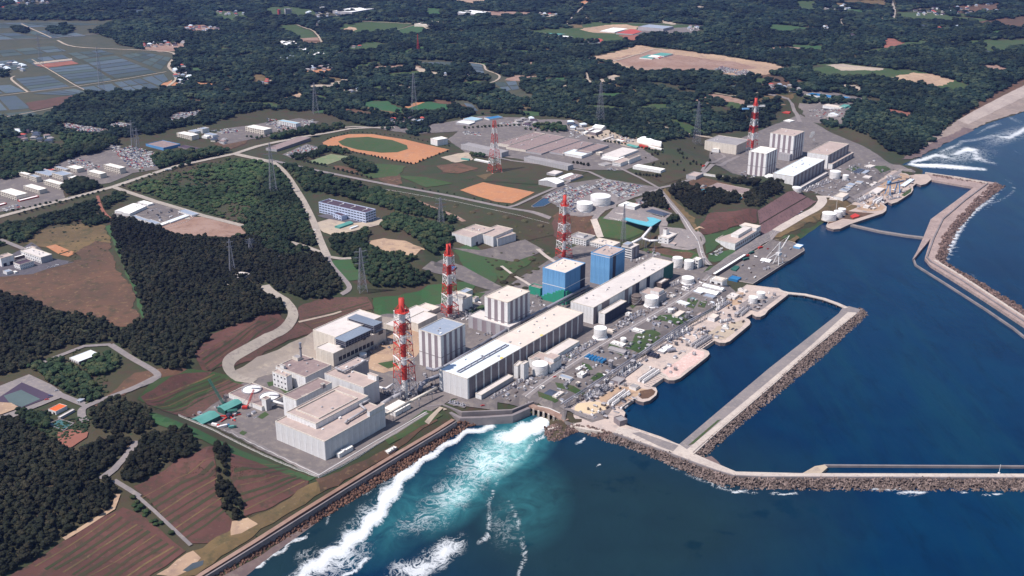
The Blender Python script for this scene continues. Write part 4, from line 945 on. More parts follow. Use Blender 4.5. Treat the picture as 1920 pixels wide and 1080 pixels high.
def scatter(name, pts, key, parent=None, label=None, tilt=None):
    if not pts: return None
    me = bpy.data.meshes.new(name); me.from_pydata([p[:3] for p in pts], [], [])
    n = len(pts); a = me.attributes.new('pick', 'INT', 'POINT'); a.data.foreach_set('value', [rnd.randrange(5) for _ in pts])
    full = key in ('rock', 'rockred', 'block'); t = []
    for _ in pts: t += [rnd.uniform(0,6.3), rnd.uniform(0,6.3), rnd.uniform(0,6.3)] if full else [rnd.uniform(-.08,.08), rnd.uniform(-.08,.08), rnd.uniform(0,6.3)]
    a = me.attributes.new('turn', 'FLOAT_VECTOR', 'POINT'); a.data.foreach_set('vector', t)
    s = []
    for p in pts: q = p[3]; zf = p[4] if len(p) > 4 else 1; s += [q, q, q*zf]
    a = me.attributes.new('size', 'FLOAT_VECTOR', 'POINT'); a.data.foreach_set('vector', s)
    o = link(bpy.data.objects.new(name, me), parent); md = o.modifiers.new('scatter', 'NODES'); md.node_group = scatter_group(key)
    return tag(o, label, None, None, 'stuff')

# woods
def fill_woods():
    bands = [(560,1100,4.7),(1100,1750,5.6),(1750,2600,8.0),(2600,3900,11.5),(3900,7500,18)]
    road_w = [(Gl(p), w) for p, w in ROADS_PX]
    for y0, y1, st in bands:
        xs = np.arange(-y1*.62-100, y1*.62+100, st); ys = np.arange(y0, y1, st); X, Y = np.meshgrid(xs, ys, indexing='ij')
        rs = np.random.RandomState(int(y0)); X = X + rs.uniform(-.46,.46,X.shape)*st; Y = Y + rs.uniform(-.46,.46,Y.shape)*st
        k = (np.abs(X) < Y*.56+90); X, Y = X[k], Y[k]; Z = hz(X, Y); k = Z > 1.5; X, Y, Z = X[k], Y[k], Z[k]
        px, py = px_of(X, Y, Z); own = -np.ones(X.shape, int)
        for i, (t, kind, poly) in enumerate(WOODS):
            bx = [p[0] for p in poly]; by = [p[1] for p in poly]
            c = (px >= min(bx)) & (px <= max(bx)) & (py >= min(by)) & (py <= max(by)); c &= (px > -1e5)
            idx = np.nonzero(c)[0]
            if not len(idx): continue
            # ragged margins
            jx = 3.0*np.sin(X[idx]*.09+Y[idx]*.05)+2*np.sin(X[idx]*.23-Y[idx]*.17); ins = inside(px[idx]+jx*(.9 if t == 'F' else .5), py[idx]+jx*.35, poly)
            own[idx[ins] if t != 'H' else idx[ins & (rs.uniform(0,1,len(idx)) < .8)]] = i if t == 'F' else -1
        for w, wd in road_w:
            a = np.array(w); c = np.nonzero((own >= 0) & (X > a[:,0].min()-20) & (X < a[:,0].max()+20) & (Y > a[:,1].min()-20) & (Y < a[:,1].max()+20))[0]
            if len(c):
                d, _ = seg_dist(X[c], Y[c], w); own[c[d < wd/2+st*.45]] = -1
        den = fbm(X, Y, .02, 21)
        for i in np.unique(own[own >= 0]):
            kind = WOODS[i][1]; s = np.nonzero(own == i)[0]
            if kind == 'shrub': s = s[(den[s] > -.25) | (rs.uniform(0,1,len(s)) < .25)]
            if kind in ('far','pine'): s = s[(den[s] > -1.05)]
            base = {'pine':.66,'mixed':.72,'shrub':.62,'far':.74}[kind]
            s = s[rs.uniform(0,1,len(s)) < .93]; sz = rs.uniform(.6,1.35,len(s))*base*st*(1+.18*np.clip(den[s],-1,1)); zf = {'pine':1.15,'mixed':1,'shrub':.62,'far':.85}[kind]*min(1, 8.5/(st*base*1.35)+.12)
            pts = [(a, b, c-.4, d, zf) for a, b, c, d in zip(X[s].tolist(), Y[s].tolist(), Z[s].tolist(), sz.tolist())]
            scatter({'pine':'pine_wood','mixed':'mixed_wood','shrub':'scrub_wood','far':'hill_wood'}[kind], pts, kind)
# == breakwaters and sea walls
def strip_solid(pts, z, width, z0=-6):
    """solid band along a picked line"""
    w = W(pts, z); out = MB()
    L_, R_ = [], []
    for i in range(len(w)):
        a = Vector(w[max(0,i-1)]); b = Vector(w[min(len(w)-1,i+1)]); d = (b-a).normalized(); nn = Vector((-d.y, d.x))*width/2
        L_.append(tuple(Vector(w[i])+nn)); R_.append(tuple(Vector(w[i])-nn))
    return out.prism(L_ + R_[::-1], z0, z)
def bw_thing(name, label, cat, at):
    p = P(at[0], at[1], 0); return empty(name, p, 0, label, cat)
def child(mb, name, m_, t):
    o = mb.build(name, m_); o.parent = t; o.matrix_parent_inverse = Matrix.Translation(-Vector(t.location)); return o
def solid(pts, z, z0=-6): return MB().prism(W(pts, z), z0, z)
t = bw_thing('breakwater', 'long pale topped breakwater with rubble seaward side across the lower right', 'breakwater', (1400,905))
child(solid([(1160,800),(1195,808),(1240,822),(1274,833),(1292,845),(1308,853),(1342,868),(1380,884),(1500,887),(1920,888),(2400,889),(2400,899),(1920,898),(1440,896),(1375,893),(1340,883),(1290,864),(1240,845),(1172,820),(1150,812)], 5), 'deck', M_conc, t)
child(solid([(1185,812),(1200,810),(1240,824),(1272,835),(1262,846),(1235,836)], 5.15, 4), 'deck_panel', M_roadg, t)
child(strip_solid([(1150,811),(1240,843),(1290,862),(1342,881),(1376,891),(1440,893.5),(1920,895),(2400,896)], 6.3, 1.6, 4), 'parapet', M_wall, t)
o = rubble([(1150,811),(1240,845),(1290,864),(1340,884),(1375,894),(1440,897),(1920,898),(2400,899)], [(1130,826),(1175,840),(1230,862),(1300,893),(1350,911),(1380,917),(1480,920),(1920,922),(2400,924)], 4.6, .17, -1.5, (1.5,2.5), None, 'armour_blocks', None, 'block')
t = bw_thing('breakwater', 'straight inner jetty with pale road strip between the two harbour basins', 'breakwater', (1440,720))
child(solid([(1272,834),(1440,692),(1572,588),(1580,577),(1592,574),(1614,580),(1608,588),(1522,657),(1440,730),(1345,811),(1300,852)], 4.6), 'deck', M_roadg, t)
child(solid([(1285,845),(1440,716),(1520,648),(1590,585),(1606,586),(1520,655),(1440,727),(1345,807),(1298,848)], 4.75, 4), 'road_strip', M_conc, t)
child(strip_solid([(1300,851),(1345,809),(1440,728.5),(1522,655.5),(1606,587)], 5.8, 1.2, 4), 'parapet', M_conc, t)
child(solid([(1290,835),(1345,788),(1352,786),(1300,832)], 4.8, 4), 'grass_patch', M_grass, t)
rubble([(1300,852),(1345,811),(1440,730),(1522,657),(1608,588),(1616,580),(1606,577)], [(1318,862),(1338,845),(1372,812),(1440,757),(1540,672),(1627,592),(1622,583)], 4.2, .2, -1.5, (1.4,2.4), None, 'armour_blocks', None, 'block')
t = bw_thing('pier', 'thin curved walkway on piles joining the quay to the jetty head', 'pier', (1530,565))
child(strip_solid([(1462,545),(1478,549),(1510,552),(1545,560),(1570,569),(1588,577)], 5, 6.5, 3.8), 'deck', M_conc, t)
pw = W([(1492,550),(1510,553),(1528,557),(1545,561),(1558,565),(1570,570)], 4)
for x, y in pw: 
    b = MB(); [b.bar((x+dx, y+dy, -6), (x+dx, y+dy, 4), .6, 0, 8) for dx in (-1.5,1.5) for dy in (-2,2)]; child(b, 'pile', M_quaywall, t)
# rounded headland of rubble beside the outfall
rubble([(1020,800),(1040,797),(1060,793),(1100,799),(1150,811)], [(1024,818),(1030,829),(1045,827),(1085,808),(1130,826)], 4.5, .25, -1, (1.2,2.2), None, 'armour_rocks', None, 'rock')
tag(solid([(1045,772),(1062,790),(1100,800),(1150,812),(1100,806),(1060,797),(1028,806),(1026,800),(1050,792),(1040,782)], 4.4).build('outfall_bank', M_conc), kind='structure')
# outfall: gate bridge with openings
t = bw_thing('outfall_gate', 'concrete outfall gate bridge where the white water rushes out', 'bridge', (1020,775))
child(strip_solid([(990,757),(1005,763),(1025,768),(1045,777),(1062,788)], 8.5, 7, 6.5), 'deck', M_stain, t)
for k in range(6):
    x, y, _ = P(1000+k*9.5, 768+k*3.4, 5); b = MB(); b.box(x-1, y-4, -5, x+1, y+4, 7.4); child(b, 'gate_pier', M_conc, t)
child(strip_solid([(1008,760),(1030,765),(1050,774)], 9.3, .5, 8.3), 'railing', M_white_line, t)
# walls of the outfall basin
for nm, lb, pts, z, w in [('sea_wall', 'angled dark sea wall beside the turbine hall corner', [(826,764),(864,783),(900,782),(960,778),(992,764)], 9, 4), ('sea_wall', 'upper promenade wall with red band behind the outfall beach', [(800,762),(830,758),(866,772),(960,768),(1000,752)], 11, 2.5)]:
    o = strip_solid(pts, z, w).build(nm, [M_wall]); tag(o, lb, 'wall')
o = strip_solid([(290,1140),(368,1082),(480,1013),(560,962),(640,913),(730,858),(819,806),(850,786)], 8.6, 4.5, -2).build('coast_road', M_stain); tag(o, kind='structure')
o = strip_solid([(300,1146),(376,1086),(488,1017),(568,967),(646,918),(736,863),(824,810),(856,790)], 9.6, 1.4, -2).build('sea_wall', M_wall); tag(o, 'long straight sea wall running from the lower left along the beach', 'wall')
rubble([(380,1090),(490,1019),(568,969),(648,920),(738,865),(826,811),(860,790),(930,778)], [(410,1100),(510,1030),(590,982),(668,935),(756,882),(840,825),(880,800),(932,792)], 6, .30, -.2, (1.0,1.9), None, 'armour_rocks', None, 'rockred')
# north breakwater
t = bw_thing('breakwater', 'broad bent breakwater with rocky outer side sheltering the far basin', 'breakwater', (1790,410))
child(solid([(1735,325),(1790,330),(1850,340),(1872,343),(1862,350),(1800,408),(1768,446),(1756,484),(1766,494),(1800,516),(1850,549),(1925,599),(2300,830),(2300,850),(1915,606),(1845,560),(1790,525),(1745,497),(1734,484),(1745,447),(1712,487),(1732,443),(1745,411),(1790,378),(1826,351),(1746,337)], 4), 'deck', mat('breakwater deck', (.36,.27,.24), (.28,.21,.19), (.2,.15,.14), .05, .3), t)
child(strip_solid([(1852,343),(1810,374),(1768,410),(1751,445),(1738,481),(1746,490)], 5.8, 2.2, 3), 'parapet', M_wall, t)
child(strip_solid([(1735,323),(1790,331),(1852,342)], 6.5, 4, 3), 'parapet', M_conc, t)
child(strip_solid([(1746,490),(1800,522),(1850,555),(1925,604),(2300,842)], 5.6, 2, 3), 'parapet', M_wall, t)
child(strip_solid([(1752,487),(1800,515),(1850,548),(1925,597),(2300,828)], 5.0, 4, 3), 'road_strip', M_conc, t)
for tp, bt in [([(1862,343),(1800,404),(1768,442),(1755,484),(1764,492)], [(1884,349),(1830,391),(1800,427),(1785,452),(1773,484),(1778,497)]),
               ([(1764,492),(1850,546),(1925,596),(2300,826)], [(1778,497),(1862,542),(1935,590),(2310,812)]), ([(1748,328),(1800,334),(1852,343)], [(1750,337),(1800,345),(1836,350)])]:
    rubble(tp, bt, 4, .10, -1, (2.0,3.6), None, 'armour_rocks', None, 'rock')
t = bw_thing('mole', 'thin low curved wall closing the lagoon beside the bent breakwater', 'wall', (1770,530))
child(strip_solid([(1738,446),(1724,466),(1713,485),(1717,496),(1770,529),(1850,580),(1900,614),(1935,642),(2300,900)], 2.6, 3, -6), 'wall', M_wall, t)
t = bw_thing('weir', 'thin curved weir across the harbour between tank quay and breakwater', 'wall', (1660,435))
child(strip_solid([(1588,419),(1610,424),(1650,433),(1700,441),(1742,446)], 3, 8, -6), 'wall', M_roadg, t)
t = bw_thing('mole', 'thin straight low wall running beside the lower right breakwater', 'wall', (1700,872))
child(strip_solid([(1545,871.5),(1700,872.5),(1925,873.5),(2400,875)], 2.4, 2.2, -6), 'wall', M_wall, t)
tag(solid([(1505,887),(1528,874),(1546,871),(1552,876),(1540,887)], 3.5).build('sand_mound', M_tan), kind='structure')
o = MB(); x, y, _ = P(1873,888,5); o.bar((x,y,5),(x,y,15),.22,0,6); o.lathe([(1.2,5),(1.2,6)],(x,y),8); tag(o.build('marker_post', M_white_line), 'slim white marker post on the lower right breakwater', 'post')
tag(MB().prism(rough_edge(W([(1318,858),(1330,856),(1348,872),(1372,884),(1345,878)], 0), 6, 2), -1, .25).build('beach', M_beach), kind='structure')
# beach at the far right and wet sand in the lower left
M_quaylike = mat('worn shore platform', (.40,.33,.29), (.33,.27,.24), (.26,.21,.19), .02, .15)
flatb = [(1690,300),(1712,298),(1745,282),(1790,258),(1850,230),(1922,208),(2200,130),(2200,100),(1922,170),(1850,202),(1800,222),(1790,232),(1740,262),(1700,290)]
sheet('beach', flatb, M_shore, .15, 4)
sheet('beach', [(1690,300),(1712,299),(1745,284),(1790,262),(1830,244),(1810,240),(1760,262),(1700,290)], M_beach, .25, 4)
sheet('beach_platform', [(1794,226),(1850,196),(1922,160),(2100,95),(2100,115),(1922,182),(1860,212),(1815,234)], M_quaylike, .5, 1)
sheet('cliff', [(1800,220),(1850,180),(1922,140),(2100,70),(2100,92),(1922,162),(1860,192),(1808,222)], M_dryred, .3, 3)
sheet('beach', [(380,1100),(478,1050),(560,995),(640,935),(705,895),(770,858),(840,815),(880,797),(935,783),(935,790),(885,800),(840,832),(770,876),(705,905),(650,945),(600,985),(540,1030),(460,1090),(400,1130)], M_beach, .12, 1)
# == building kit
PLANT_RZ = R(53.8)
K_ = {'A':(500,640,8),'B':(500,740,8),'C':(560,560,8),'D':(720,540,8),'E':(720,650,8),'F':(900,500,8),'G':(920,620,8),'H':(1080,440,8),'I':(1100,560,8),'J':(1060,650,8),
      'K':(1240,480,8),'M':(1300,180,8),'N':(1400,240,8),'O':(1560,300,8),'P':(1400,360,8),'Q':(980,380,8),'S':(860,205,8),'U':(1060,205,8),'V':(0,290,8),'X':(0,420,8),
      'Y':(340,200,6.857),'Z':(0,660,8),'z':(340,700,9.6),'W':(1120,370,9.143),'a':(0,0,4),'b':(480,0,4),'c':(960,0,4),'d':(1440,0,4),'e':(0,270,4),'f':(480,270,4),'g':(960,270,4),'h':(1440,270,4),'l':(960,540,4),'o':(0,0,1)}
_m = mat
def wm(*a, **k): k.setdefault('run', .35); return _m(*a, **k)
def q_(k, x, y): ox, oy, s = K_[k]; return (ox + x/s, oy + y/s)
C = dict(
 white=wm('white wall', (.74,.73,.72), (.69,.68,.68), (.6,.58,.58), .05, .3), cream=wm('cream wall', (.64,.58,.5), (.6,.54,.47), (.52,.47,.42), .05, .3),
 grey=wm('grey wall', (.40,.38,.39), (.34,.33,.35), None, .05, .3), pale=wm('pale panel wall', (.64,.63,.63), (.6,.59,.6), (.55,.54,.55), .03, .2),
 stripe=wm('mauve grey stripe', (.27,.22,.24), (.24,.20,.22), None, .05, .3), hall=wm('brown grey cladding', (.24,.20,.21), (.21,.18,.19), (.18,.15,.165), .05, .3),
 bluepale=wm('pale blue wall', (.50,.56,.72), (.46,.52,.68), None, .05, .3),
 blue=wm('sky blue cladding', (.15,.34,.58), (.12,.29,.53), None, .05, .3), blue2=wm('deeper blue and shaded blue', (.11,.27,.50), (.09,.24,.46), None, .05, .3), navy=wm('dark navy cladding', (.03,.035,.06), (.04,.045,.075), None, .1, .4),  # deeper blue also paints the shade on the blue cubes' right sides
 dgreen=mat('dark green cladding', (.02,.09,.075), (.03,.11,.09), None, .1, .4), teal=mat('teal sheet', (.10,.28,.25), (.08,.25,.22), None, .1, .5), green=mat('scaffold green', (.02,.25,.16), (.03,.21,.14), None, .2, .8),
 glass=mat('dark window glass', (.03,.033,.045), (.05,.05,.06), None, .3, 1, rough=.25), dark=mat('dark opening', (.025,.022,.03), rough=.8), brown=wm('brown wall', (.14,.11,.10), (.12,.09,.09), None, .1, .3),
 red=wm('red paint', (.55,.045,.03), (.47,.05,.035), None, .2, 1, rough=.6), wht=wm('white paint gloss', (.78,.76,.75), (.7,.68,.67), None, .2, 1, rough=.5, run=.25), steel=mat('galvanised steel', (.25,.25,.28), (.19,.19,.23), None, .3, 1, rough=.5),
 orange=mat('orange roof', (.62,.12,.03), (.55,.1,.03), rough=.7), cyan=mat('turquoise paint', (.13,.42,.50), (.11,.38,.46), None, .1, .3, rough=.5), pool=mat('blue sheet roof', (.03,.16,.34), (.02,.13,.3), rough=.5), redroof=mat('faded red roof', (.42,.08,.06), (.36,.07,.06), rough=.8))
RF = dict(tan=mat('tan flat roof', (.47,.37,.33), (.42,.33,.295), (.36,.29,.27), .03, .14, dirt=.25), pale=mat('pale flat roof', (.64,.58,.54), (.58,.53,.5), (.52,.47,.44), .03, .14, dirt=.15),
 cream=mat('cream flat roof', (.66,.57,.49), (.62,.54,.47), (.56,.48,.43), .03, .14, dirt=.15), white=mat('white roof', (.80,.79,.77), (.74,.73,.72), None, .03, .2), bluewhite=mat('blue white roof', (.62,.68,.74), (.56,.62,.69), (.66,.69,.72), .03, .15),
 bluegrey=mat('blue grey roof', (.27,.31,.38), (.24,.28,.35), (.31,.34,.39), .04, .2), grey=mat('grey roof', (.31,.29,.29), (.27,.25,.255), None, .04, .2, dirt=.2), brown=mat('mauve brown roof', (.27,.20,.19), (.235,.175,.17), (.3,.23,.21), .03, .15, dirt=.2),
 dark=mat('dark purple roof', (.075,.05,.07), (.06,.04,.06), None, .05, .3), navyroof=mat('dark blue roof', (.05,.065,.10), (.04,.055,.09)), peach=mat('rust stained roof', (.55,.33,.22), (.5,.36,.29), (.44,.34,.29), .03, .12),
 teal=C['teal'], orange=C['orange'], red=C['redroof'], cyan=C['cyan'], pool=C['pool'], slate=mat('slate blue slats', (.21,.25,.31), (.18,.21,.27), rough=.5))
REG = []
SNAP = R(9)
def frame3(L, F, Rr, yb=None, H=None, zb=None, snap=PLANT_RZ):
    bx = F[0]
    for _ in range(4):
        if H is not None:
            z0 = zb if zb is not None else 10.0
            for _ in range(3):
                T = P(F[0], F[1], z0 + H)
                if zb is None: z0 = float(hz(T.x, T.y))
            base = Vector((T.x, T.y, z0)); zr = z0 + H; break
        base = P(bx, yb, zb) if zb is not None else G(bx, yb)
        zr = z_at(F[0], F[1], base.y); tx, ty = proj(base.x, base.y, zr); bx -= (tx - F[0])
    PF = Vector((base.x, base.y)); PL = P(L[0], L[1], zr).xy; PR = P(Rr[0], Rr[1], zr).xy
    u = PR - PF; v = PL - PF; au = math.atan2(u.y, u.x); av = math.atan2(v.y, v.x) - math.pi/2
    d = (av - au + math.pi) % (2*math.pi) - math.pi
    wu, wv = u.length**2, v.length**2; rz = au + d*wv/(wu+wv)
    if snap is not None and abs(rz - snap) < SNAP: rz = snap
    return Vector((base.x, base.y, base.z)), rz, u.length, v.length, zr - base.z
WIN_ME = {}
def win_mesh(w, h, m_=None):
    k = (round(w, 1), round(h, 1), (m_ or C['glass']).name)
    if k not in WIN_ME:
        b = MB(); b.box(-k[0]/2, -.12, -k[1]/2, k[0]/2, .12, k[1]/2, 0, bottom=True); WIN_ME[k] = b.mesh('window', m_ or C['glass'])
    return WIN_ME[k]
def Bd(name, label, cat, L, F, Rr, yb=None, H=None, zb=None, wall='white', roof='tan', panL=0, panR=0, pm=None, winL=None, winR=None, bandL=0, bandR=0, gable=None, up=(), vents=0, par=.7, group=None, snap=PLANT_RZ, belt=None, doorsR=0, doorsL=0, wallR=None, stripL=None, stripR=None, quiet=False, hip=False):
    o, rz, W_, D_, Hh = frame3(L, F, Rr, yb, H, zb, snap); Hh = max(Hh, 2.8); W_ = max(W_, 2); D_ = max(D_, 2)
    t = empty(name, o, rz, label, cat, group); REG.append((label, round(math.degrees(rz),1), round(W_), round(D_), round(Hh,1), round(o.z,1)))
    mw = C[wall]; mr = RF[roof]; mwr = C[wallR] if wallR else mw
    g = .9 if Hh > 6 else .35; th = .5 if Hh > 6 else .25
    b = MB(); z0 = -4
    if gable or hip:
        rise = min(W_, D_)*.16 if gable != 'arch' else D_*.3
        b.box(0,0,z0,W_,D_,Hh-rise,0); wl = b.build('wall', [mw], t); r = MB(); e = .5; zt = Hh-rise
        if hip:
            if W_ > D_: a1, a2 = (D_/2, D_/2), (W_-D_/2, D_/2)
            else: a1, a2 = (W_/2, W_/2), (W_/2, D_-W_/2)
            c = [(-e,-e,zt),(W_+e,-e,zt),(W_+e,D_+e,zt),(-e,D_+e,zt)]; A1 = (*a1, Hh); A2 = (*a2, Hh)
            if W_ > D_: r.poly([c[0],c[1],A2,A1]); r.poly([c[1],c[2],A2]); r.poly([c[2],c[3],A1,A2]); r.poly([c[3],c[0],A1])
            else: r.poly([c[0],c[1],A1]); r.poly([c[1],c[2],A2,A1]); r.poly([c[2],c[3],A2]); r.poly([c[3],c[0],A1,A2])
        elif gable == 'u':      # ridge along u
            N_ = 2; prof = [(-e, zt), (D_/2, Hh), (D_+e, zt)]
            for (v1,h1),(v2,h2) in zip(prof[:-1], prof[1:]): r.poly([(-e,v1,h1),(W_+e,v1,h1),(W_+e,v2,h2),(-e,v2,h2)])
            r.poly([(0,0,zt),(0,D_/2,Hh-.1),(0,D_,zt)][::-1], 1); r.poly([(W_,0,zt),(W_,D_/2,Hh-.1),(W_,D_,zt)], 1)
        elif gable == 'v':
            prof = [(-e, zt), (W_/2, Hh), (W_+e, zt)]
            for (u1,h1),(u2,h2) in zip(prof[:-1], prof[1:]): r.poly([(u1,-e,h1),(u2,-e,h2),(u2,D_+e,h2),(u1,D_+e,h1)])
            r.poly([(0,0,zt),(W_/2,0,Hh-.1),(W_,0,zt)], 1); r.poly([(0,D_,zt),(W_/2,D_,Hh-.1),(W_,D_,zt)][::-1], 1)
        else:                   # barrel roof along u
            pr = [(D_/2-math.cos(a)*D_/2, zt+math.sin(a)*rise) for a in [k*math.pi/8 for k in range(9)]]
            for (v1,h1),(v2,h2) in zip(pr[:-1], pr[1:]): r.poly([(0,v1,h1),(W_,v1,h1),(W_,v2,h2),(0,v2,h2)])
            r.poly([(0,v,h) for v,h in pr][::-1], 1); r.poly([(W_,v,h) for v,h in pr], 1)
        rf = r.build('roof', [mr, mw], t)
    else:
        b.box(0,0,z0,W_,D_,Hh-g-.02,0,top=False); wl = b.build('wall', [mw], t)
        if wallR: bb = MB(); bb.poly([(0,-.06,z0),(W_,-.06,z0),(W_,-.06,Hh-g),(0,-.06,Hh-g)]); bb.build('side_wall', mwr, t)  # second flank colour: real cladding, and the laboratory's shade painted in
        r = MB(); r.poly([(.02,.02,Hh-g),(W_-.02,.02,Hh-g),(W_-.02,D_-.02,Hh-g),(.02,D_-.02,Hh-g)]); rf = r.build('roof', mr, t)
        p = MB(); e = .12
        p.box(-e,-e,Hh-g-.03,W_+e,th,Hh); p.box(-e,D_-th,Hh-g-.03,W_+e,D_+e,Hh); p.box(-e,th+.01,Hh-g-.03,th,D_-th-.01,Hh); p.box(W_-th,th+.01,Hh-g-.03,W_+e,D_-th-.01,Hh)
        p.build('parapet', C['cream'] if wall in ('white','cream','pale') else mw, t)
    Hw = Hh-g-.1 if not (gable or hip) else Hh-rise-.1
    def facade_panels(n, face, alt):
        if not n: return
        Ls = W_ if face == 'R' else D_; w = Ls/n; gap = min(.22, w*.06); me = {}
        for k in range(n):
            mm = (alt[k % len(alt)] if alt else mw)
            if mm.name not in me:
                x = MB(); x.box(-w/2+gap/2, -.09, 0, w/2-gap/2, .09, Hw, 0); me[mm.name] = x.mesh('wall_panel', mm)
            c = (k+.5)*w
            if face == 'R': put('wall_panel', me[mm.name], t, (c, -.12, 0))
            else: put('wall_panel', me[mm.name], t, (-.12, D_-c, 0), R(-90))
    facade_panels(panL, 'L', pm if pm and not isinstance(pm, dict) else (pm or {}).get('L')); facade_panels(panR, 'R', pm if pm and not isinstance(pm, dict) else (pm or {}).get('R'))
    def windows(spec, face):
        if not spec: return
        rows, cols = spec[0], spec[1]; fw = spec[2] if len(spec) > 2 else .55; fh = spec[3] if len(spec) > 3 else .45; Ls = W_ if face == 'R' else D_
        w, h = Ls/cols*fw, Hw/rows*fh; px_w = w*F_PX/max(600, o.y)
        if px_w > 4 and rows*cols <= 60:
            me = win_mesh(w, h)
            for i in range(rows):
                for j in range(cols):
                    c = (j+.5)*Ls/cols; z = (i+.55)*Hw/rows
                    put('window', me, t, (c, -.1, z) if face == 'R' else (-.1, c, z), 0 if face == 'R' else R(-90))
        else:
            x = MB()
            for i in range(rows):
                for j in range(cols):
                    c = (j+.5)*Ls/cols; z = (i+.55)*Hw/rows
                    if face == 'R': x.box(c-w/2, -.14, z-h/2, c+w/2, .1, z+h/2)
                    else: x.box(-.14, c-w/2, z-h/2, .1, c+w/2, z+h/2)
            tag(x.build('windows', C['glass'], t), kind='stuff')
    windows(winL, 'L'); windows(winR, 'R')
    for n, face in ((bandL, 'L'), (bandR, 'R')):
        if n:
            Ls = W_ if face == 'R' else D_; me = win_mesh(Ls*.94, Hw/n*.38)
            for i in range(n): put('window_band', me, t, (Ls/2, -.1, (i+.55)*Hw/n) if face == 'R' else (-.1, Ls/2, (i+.55)*Hw/n), 0 if face == 'R' else R(-90))
    for n, face in ((doorsL, 'L'), (doorsR, 'R')):
        if n:
            Ls = W_ if face == 'R' else D_; h = min(5, Hw*.6); me = win_mesh(min(4.5, Ls/n*.5), h, C['dark'])
            for i in range(n): put('door', me, t, ((i+.5)*Ls/n, -.13, h/2) if face == 'R' else (-.13, (i+.5)*Ls/n, h/2), 0 if face == 'R' else R(-90))
    if belt:
        for z in belt:
            x = MB(); zz = Hh*z; x.box(-.32,-.32,zz-.35,W_+.32,-.22,zz+.35,0,bottom=True); x.box(-.32,-.22,zz-.35,-.22,D_+.3,zz+.35,0,bottom=True); x.build('belt_course', C['hall'] if wall != 'blue' else C['wht'], t)
    top = Hh - (g if not gable else 0)
    for uu in up:      # roof boxes u0,v0,u1,v1,height[,wall,roof]
        x = MB(); x.box(uu[0]*W_, uu[1]*D_, top-.1, uu[2]*W_, uu[3]*D_, top+uu[4], 0, top=False); ph = x.build('rooftop_box', C[uu[5]] if len(uu) > 5 else mw, t)
        y = MB(); y.box(uu[0]*W_+.15, uu[1]*D_+.15, top+uu[4]-.4, uu[2]*W_-.15, uu[3]*D_-.15, top+uu[4]-.15); y.build('roof', RF[uu[6]] if len(uu) > 6 else mr, ph)
        z = MB(); a0,b0,a1,b1 = uu[0]*W_,uu[1]*D_,uu[2]*W_,uu[3]*D_; zt=top+uu[4]
        z.box(a0-.1,b0-.1,zt-.3,a1+.1,b0+.3,zt+.1); z.box(a0-.1,b1-.3,zt-.3,a1+.1,b1+.1,zt+.1); z.box(a0-.1,b0+.31,zt-.3,a0+.3,b1-.31,zt+.1); z.box(a1-.3,b0+.31,zt-.3,a1+.1,b1-.31,zt+.1); z.build('parapet', C['cream'], ph)
    r2 = random.Random(int(o.x*7+o.y))
    for k in range(vents):
        x = MB(); uu, vv = r2.uniform(.1,.9)*W_, r2.uniform(.15,.85)*D_; kind = r2.random()
        if kind < .5: x.lathe([(.9,top-.1),(.9,top+.9),(1.2,top+1.1),(0.05,top+1.6)], (uu,vv), 8)
        else: s = r2.uniform(.8,1.6); x.box(uu-s,vv-s*.7,top-.1,uu+s,vv+s*.7,top+r2.uniform(.8,1.8))
        x.build('roof_vent', C['grey'] if kind < .7 else C['wht'], t)
    return t, (W_, D_, Hh)
def Tank(label, cx, yt, w, yb, zb=None, skirt=0, m_='wht', group='storage tanks', rim=False, name='storage_tank', cat='tank'):
    fr = P(cx, yb, zb) if zb is not None else G(cx, yb); dep = fr.y*cp-(fr.z-CAM_H)*sp_; r_ = w/2*dep/F_PX; cyy = fr.y+r_*.98; c = Vector((fr.x*cyy/fr.y, cyy, fr.z)); h = z_at(cx, yt, cyy)-fr.z
    t = empty(name, c, 0, label, cat, group); n = 40
    MB().lathe([(r_,-1.5),(r_,h*.97)], n=n, cap=False).build('shell', C[m_], t, smooth=True)
    prof = [(r_+.12,h*.97-.25),(r_+.12,h*.97+.1),(r_*.7,h*.97+r_*.05),(r_*.35,h*.97+r_*.085),(.2,h*.97+r_*.1)]
    MB().lathe(prof, n=n).build('roof', RF['white'] if m_ == 'wht' else C[m_], t, smooth=False)
    for k in range(1, 4):
        x = MB(); x.lathe([(r_+.02,h*k/4-.1),(r_+.1,h*k/4-.06),(r_+.1,h*k/4+.06),(r_+.02,h*k/4+.1)], n=n, cap=False); x.build('wind_girder', C['wht'] if k != 2 else C['grey'], t)
    b = MB(); prev = None
    for k in range(19):
        a = -2.3 + k*.1; z = h*k/18*.97; q = (math.cos(a)*(r_+.7), math.sin(a)*(r_+.7), z)
        if prev: b.bar(prev, q, .28, 0, 4); b.bar((q[0],q[1],q[2]), (q[0],q[1],q[2]+1.1), .06)
        prev = q
    b.build('spiral_stair', C['grey'], t)
    b = MB(); [b.bar((math.cos(a)*(r_-.1), math.sin(a)*(r_-.1), h*.97), (math.cos(a)*(r_-.1), math.sin(a)*(r_-.1), h*.97+1.1), .07) for a in [k*math.pi/12 for k in range(24)]]
    b.build('handrail', C['wht'], t)
    if skirt: MB().lathe([(r_*skirt,-1),(r_*skirt,.6),(r_+.05,h*.2)], n=n, cap=False).build('base_skirt', C['wht'], t)
    else: MB().lathe([(r_+1.2,-1),(r_+1.2,.35)], n=n).build('foundation', M_conc, t)
    return t
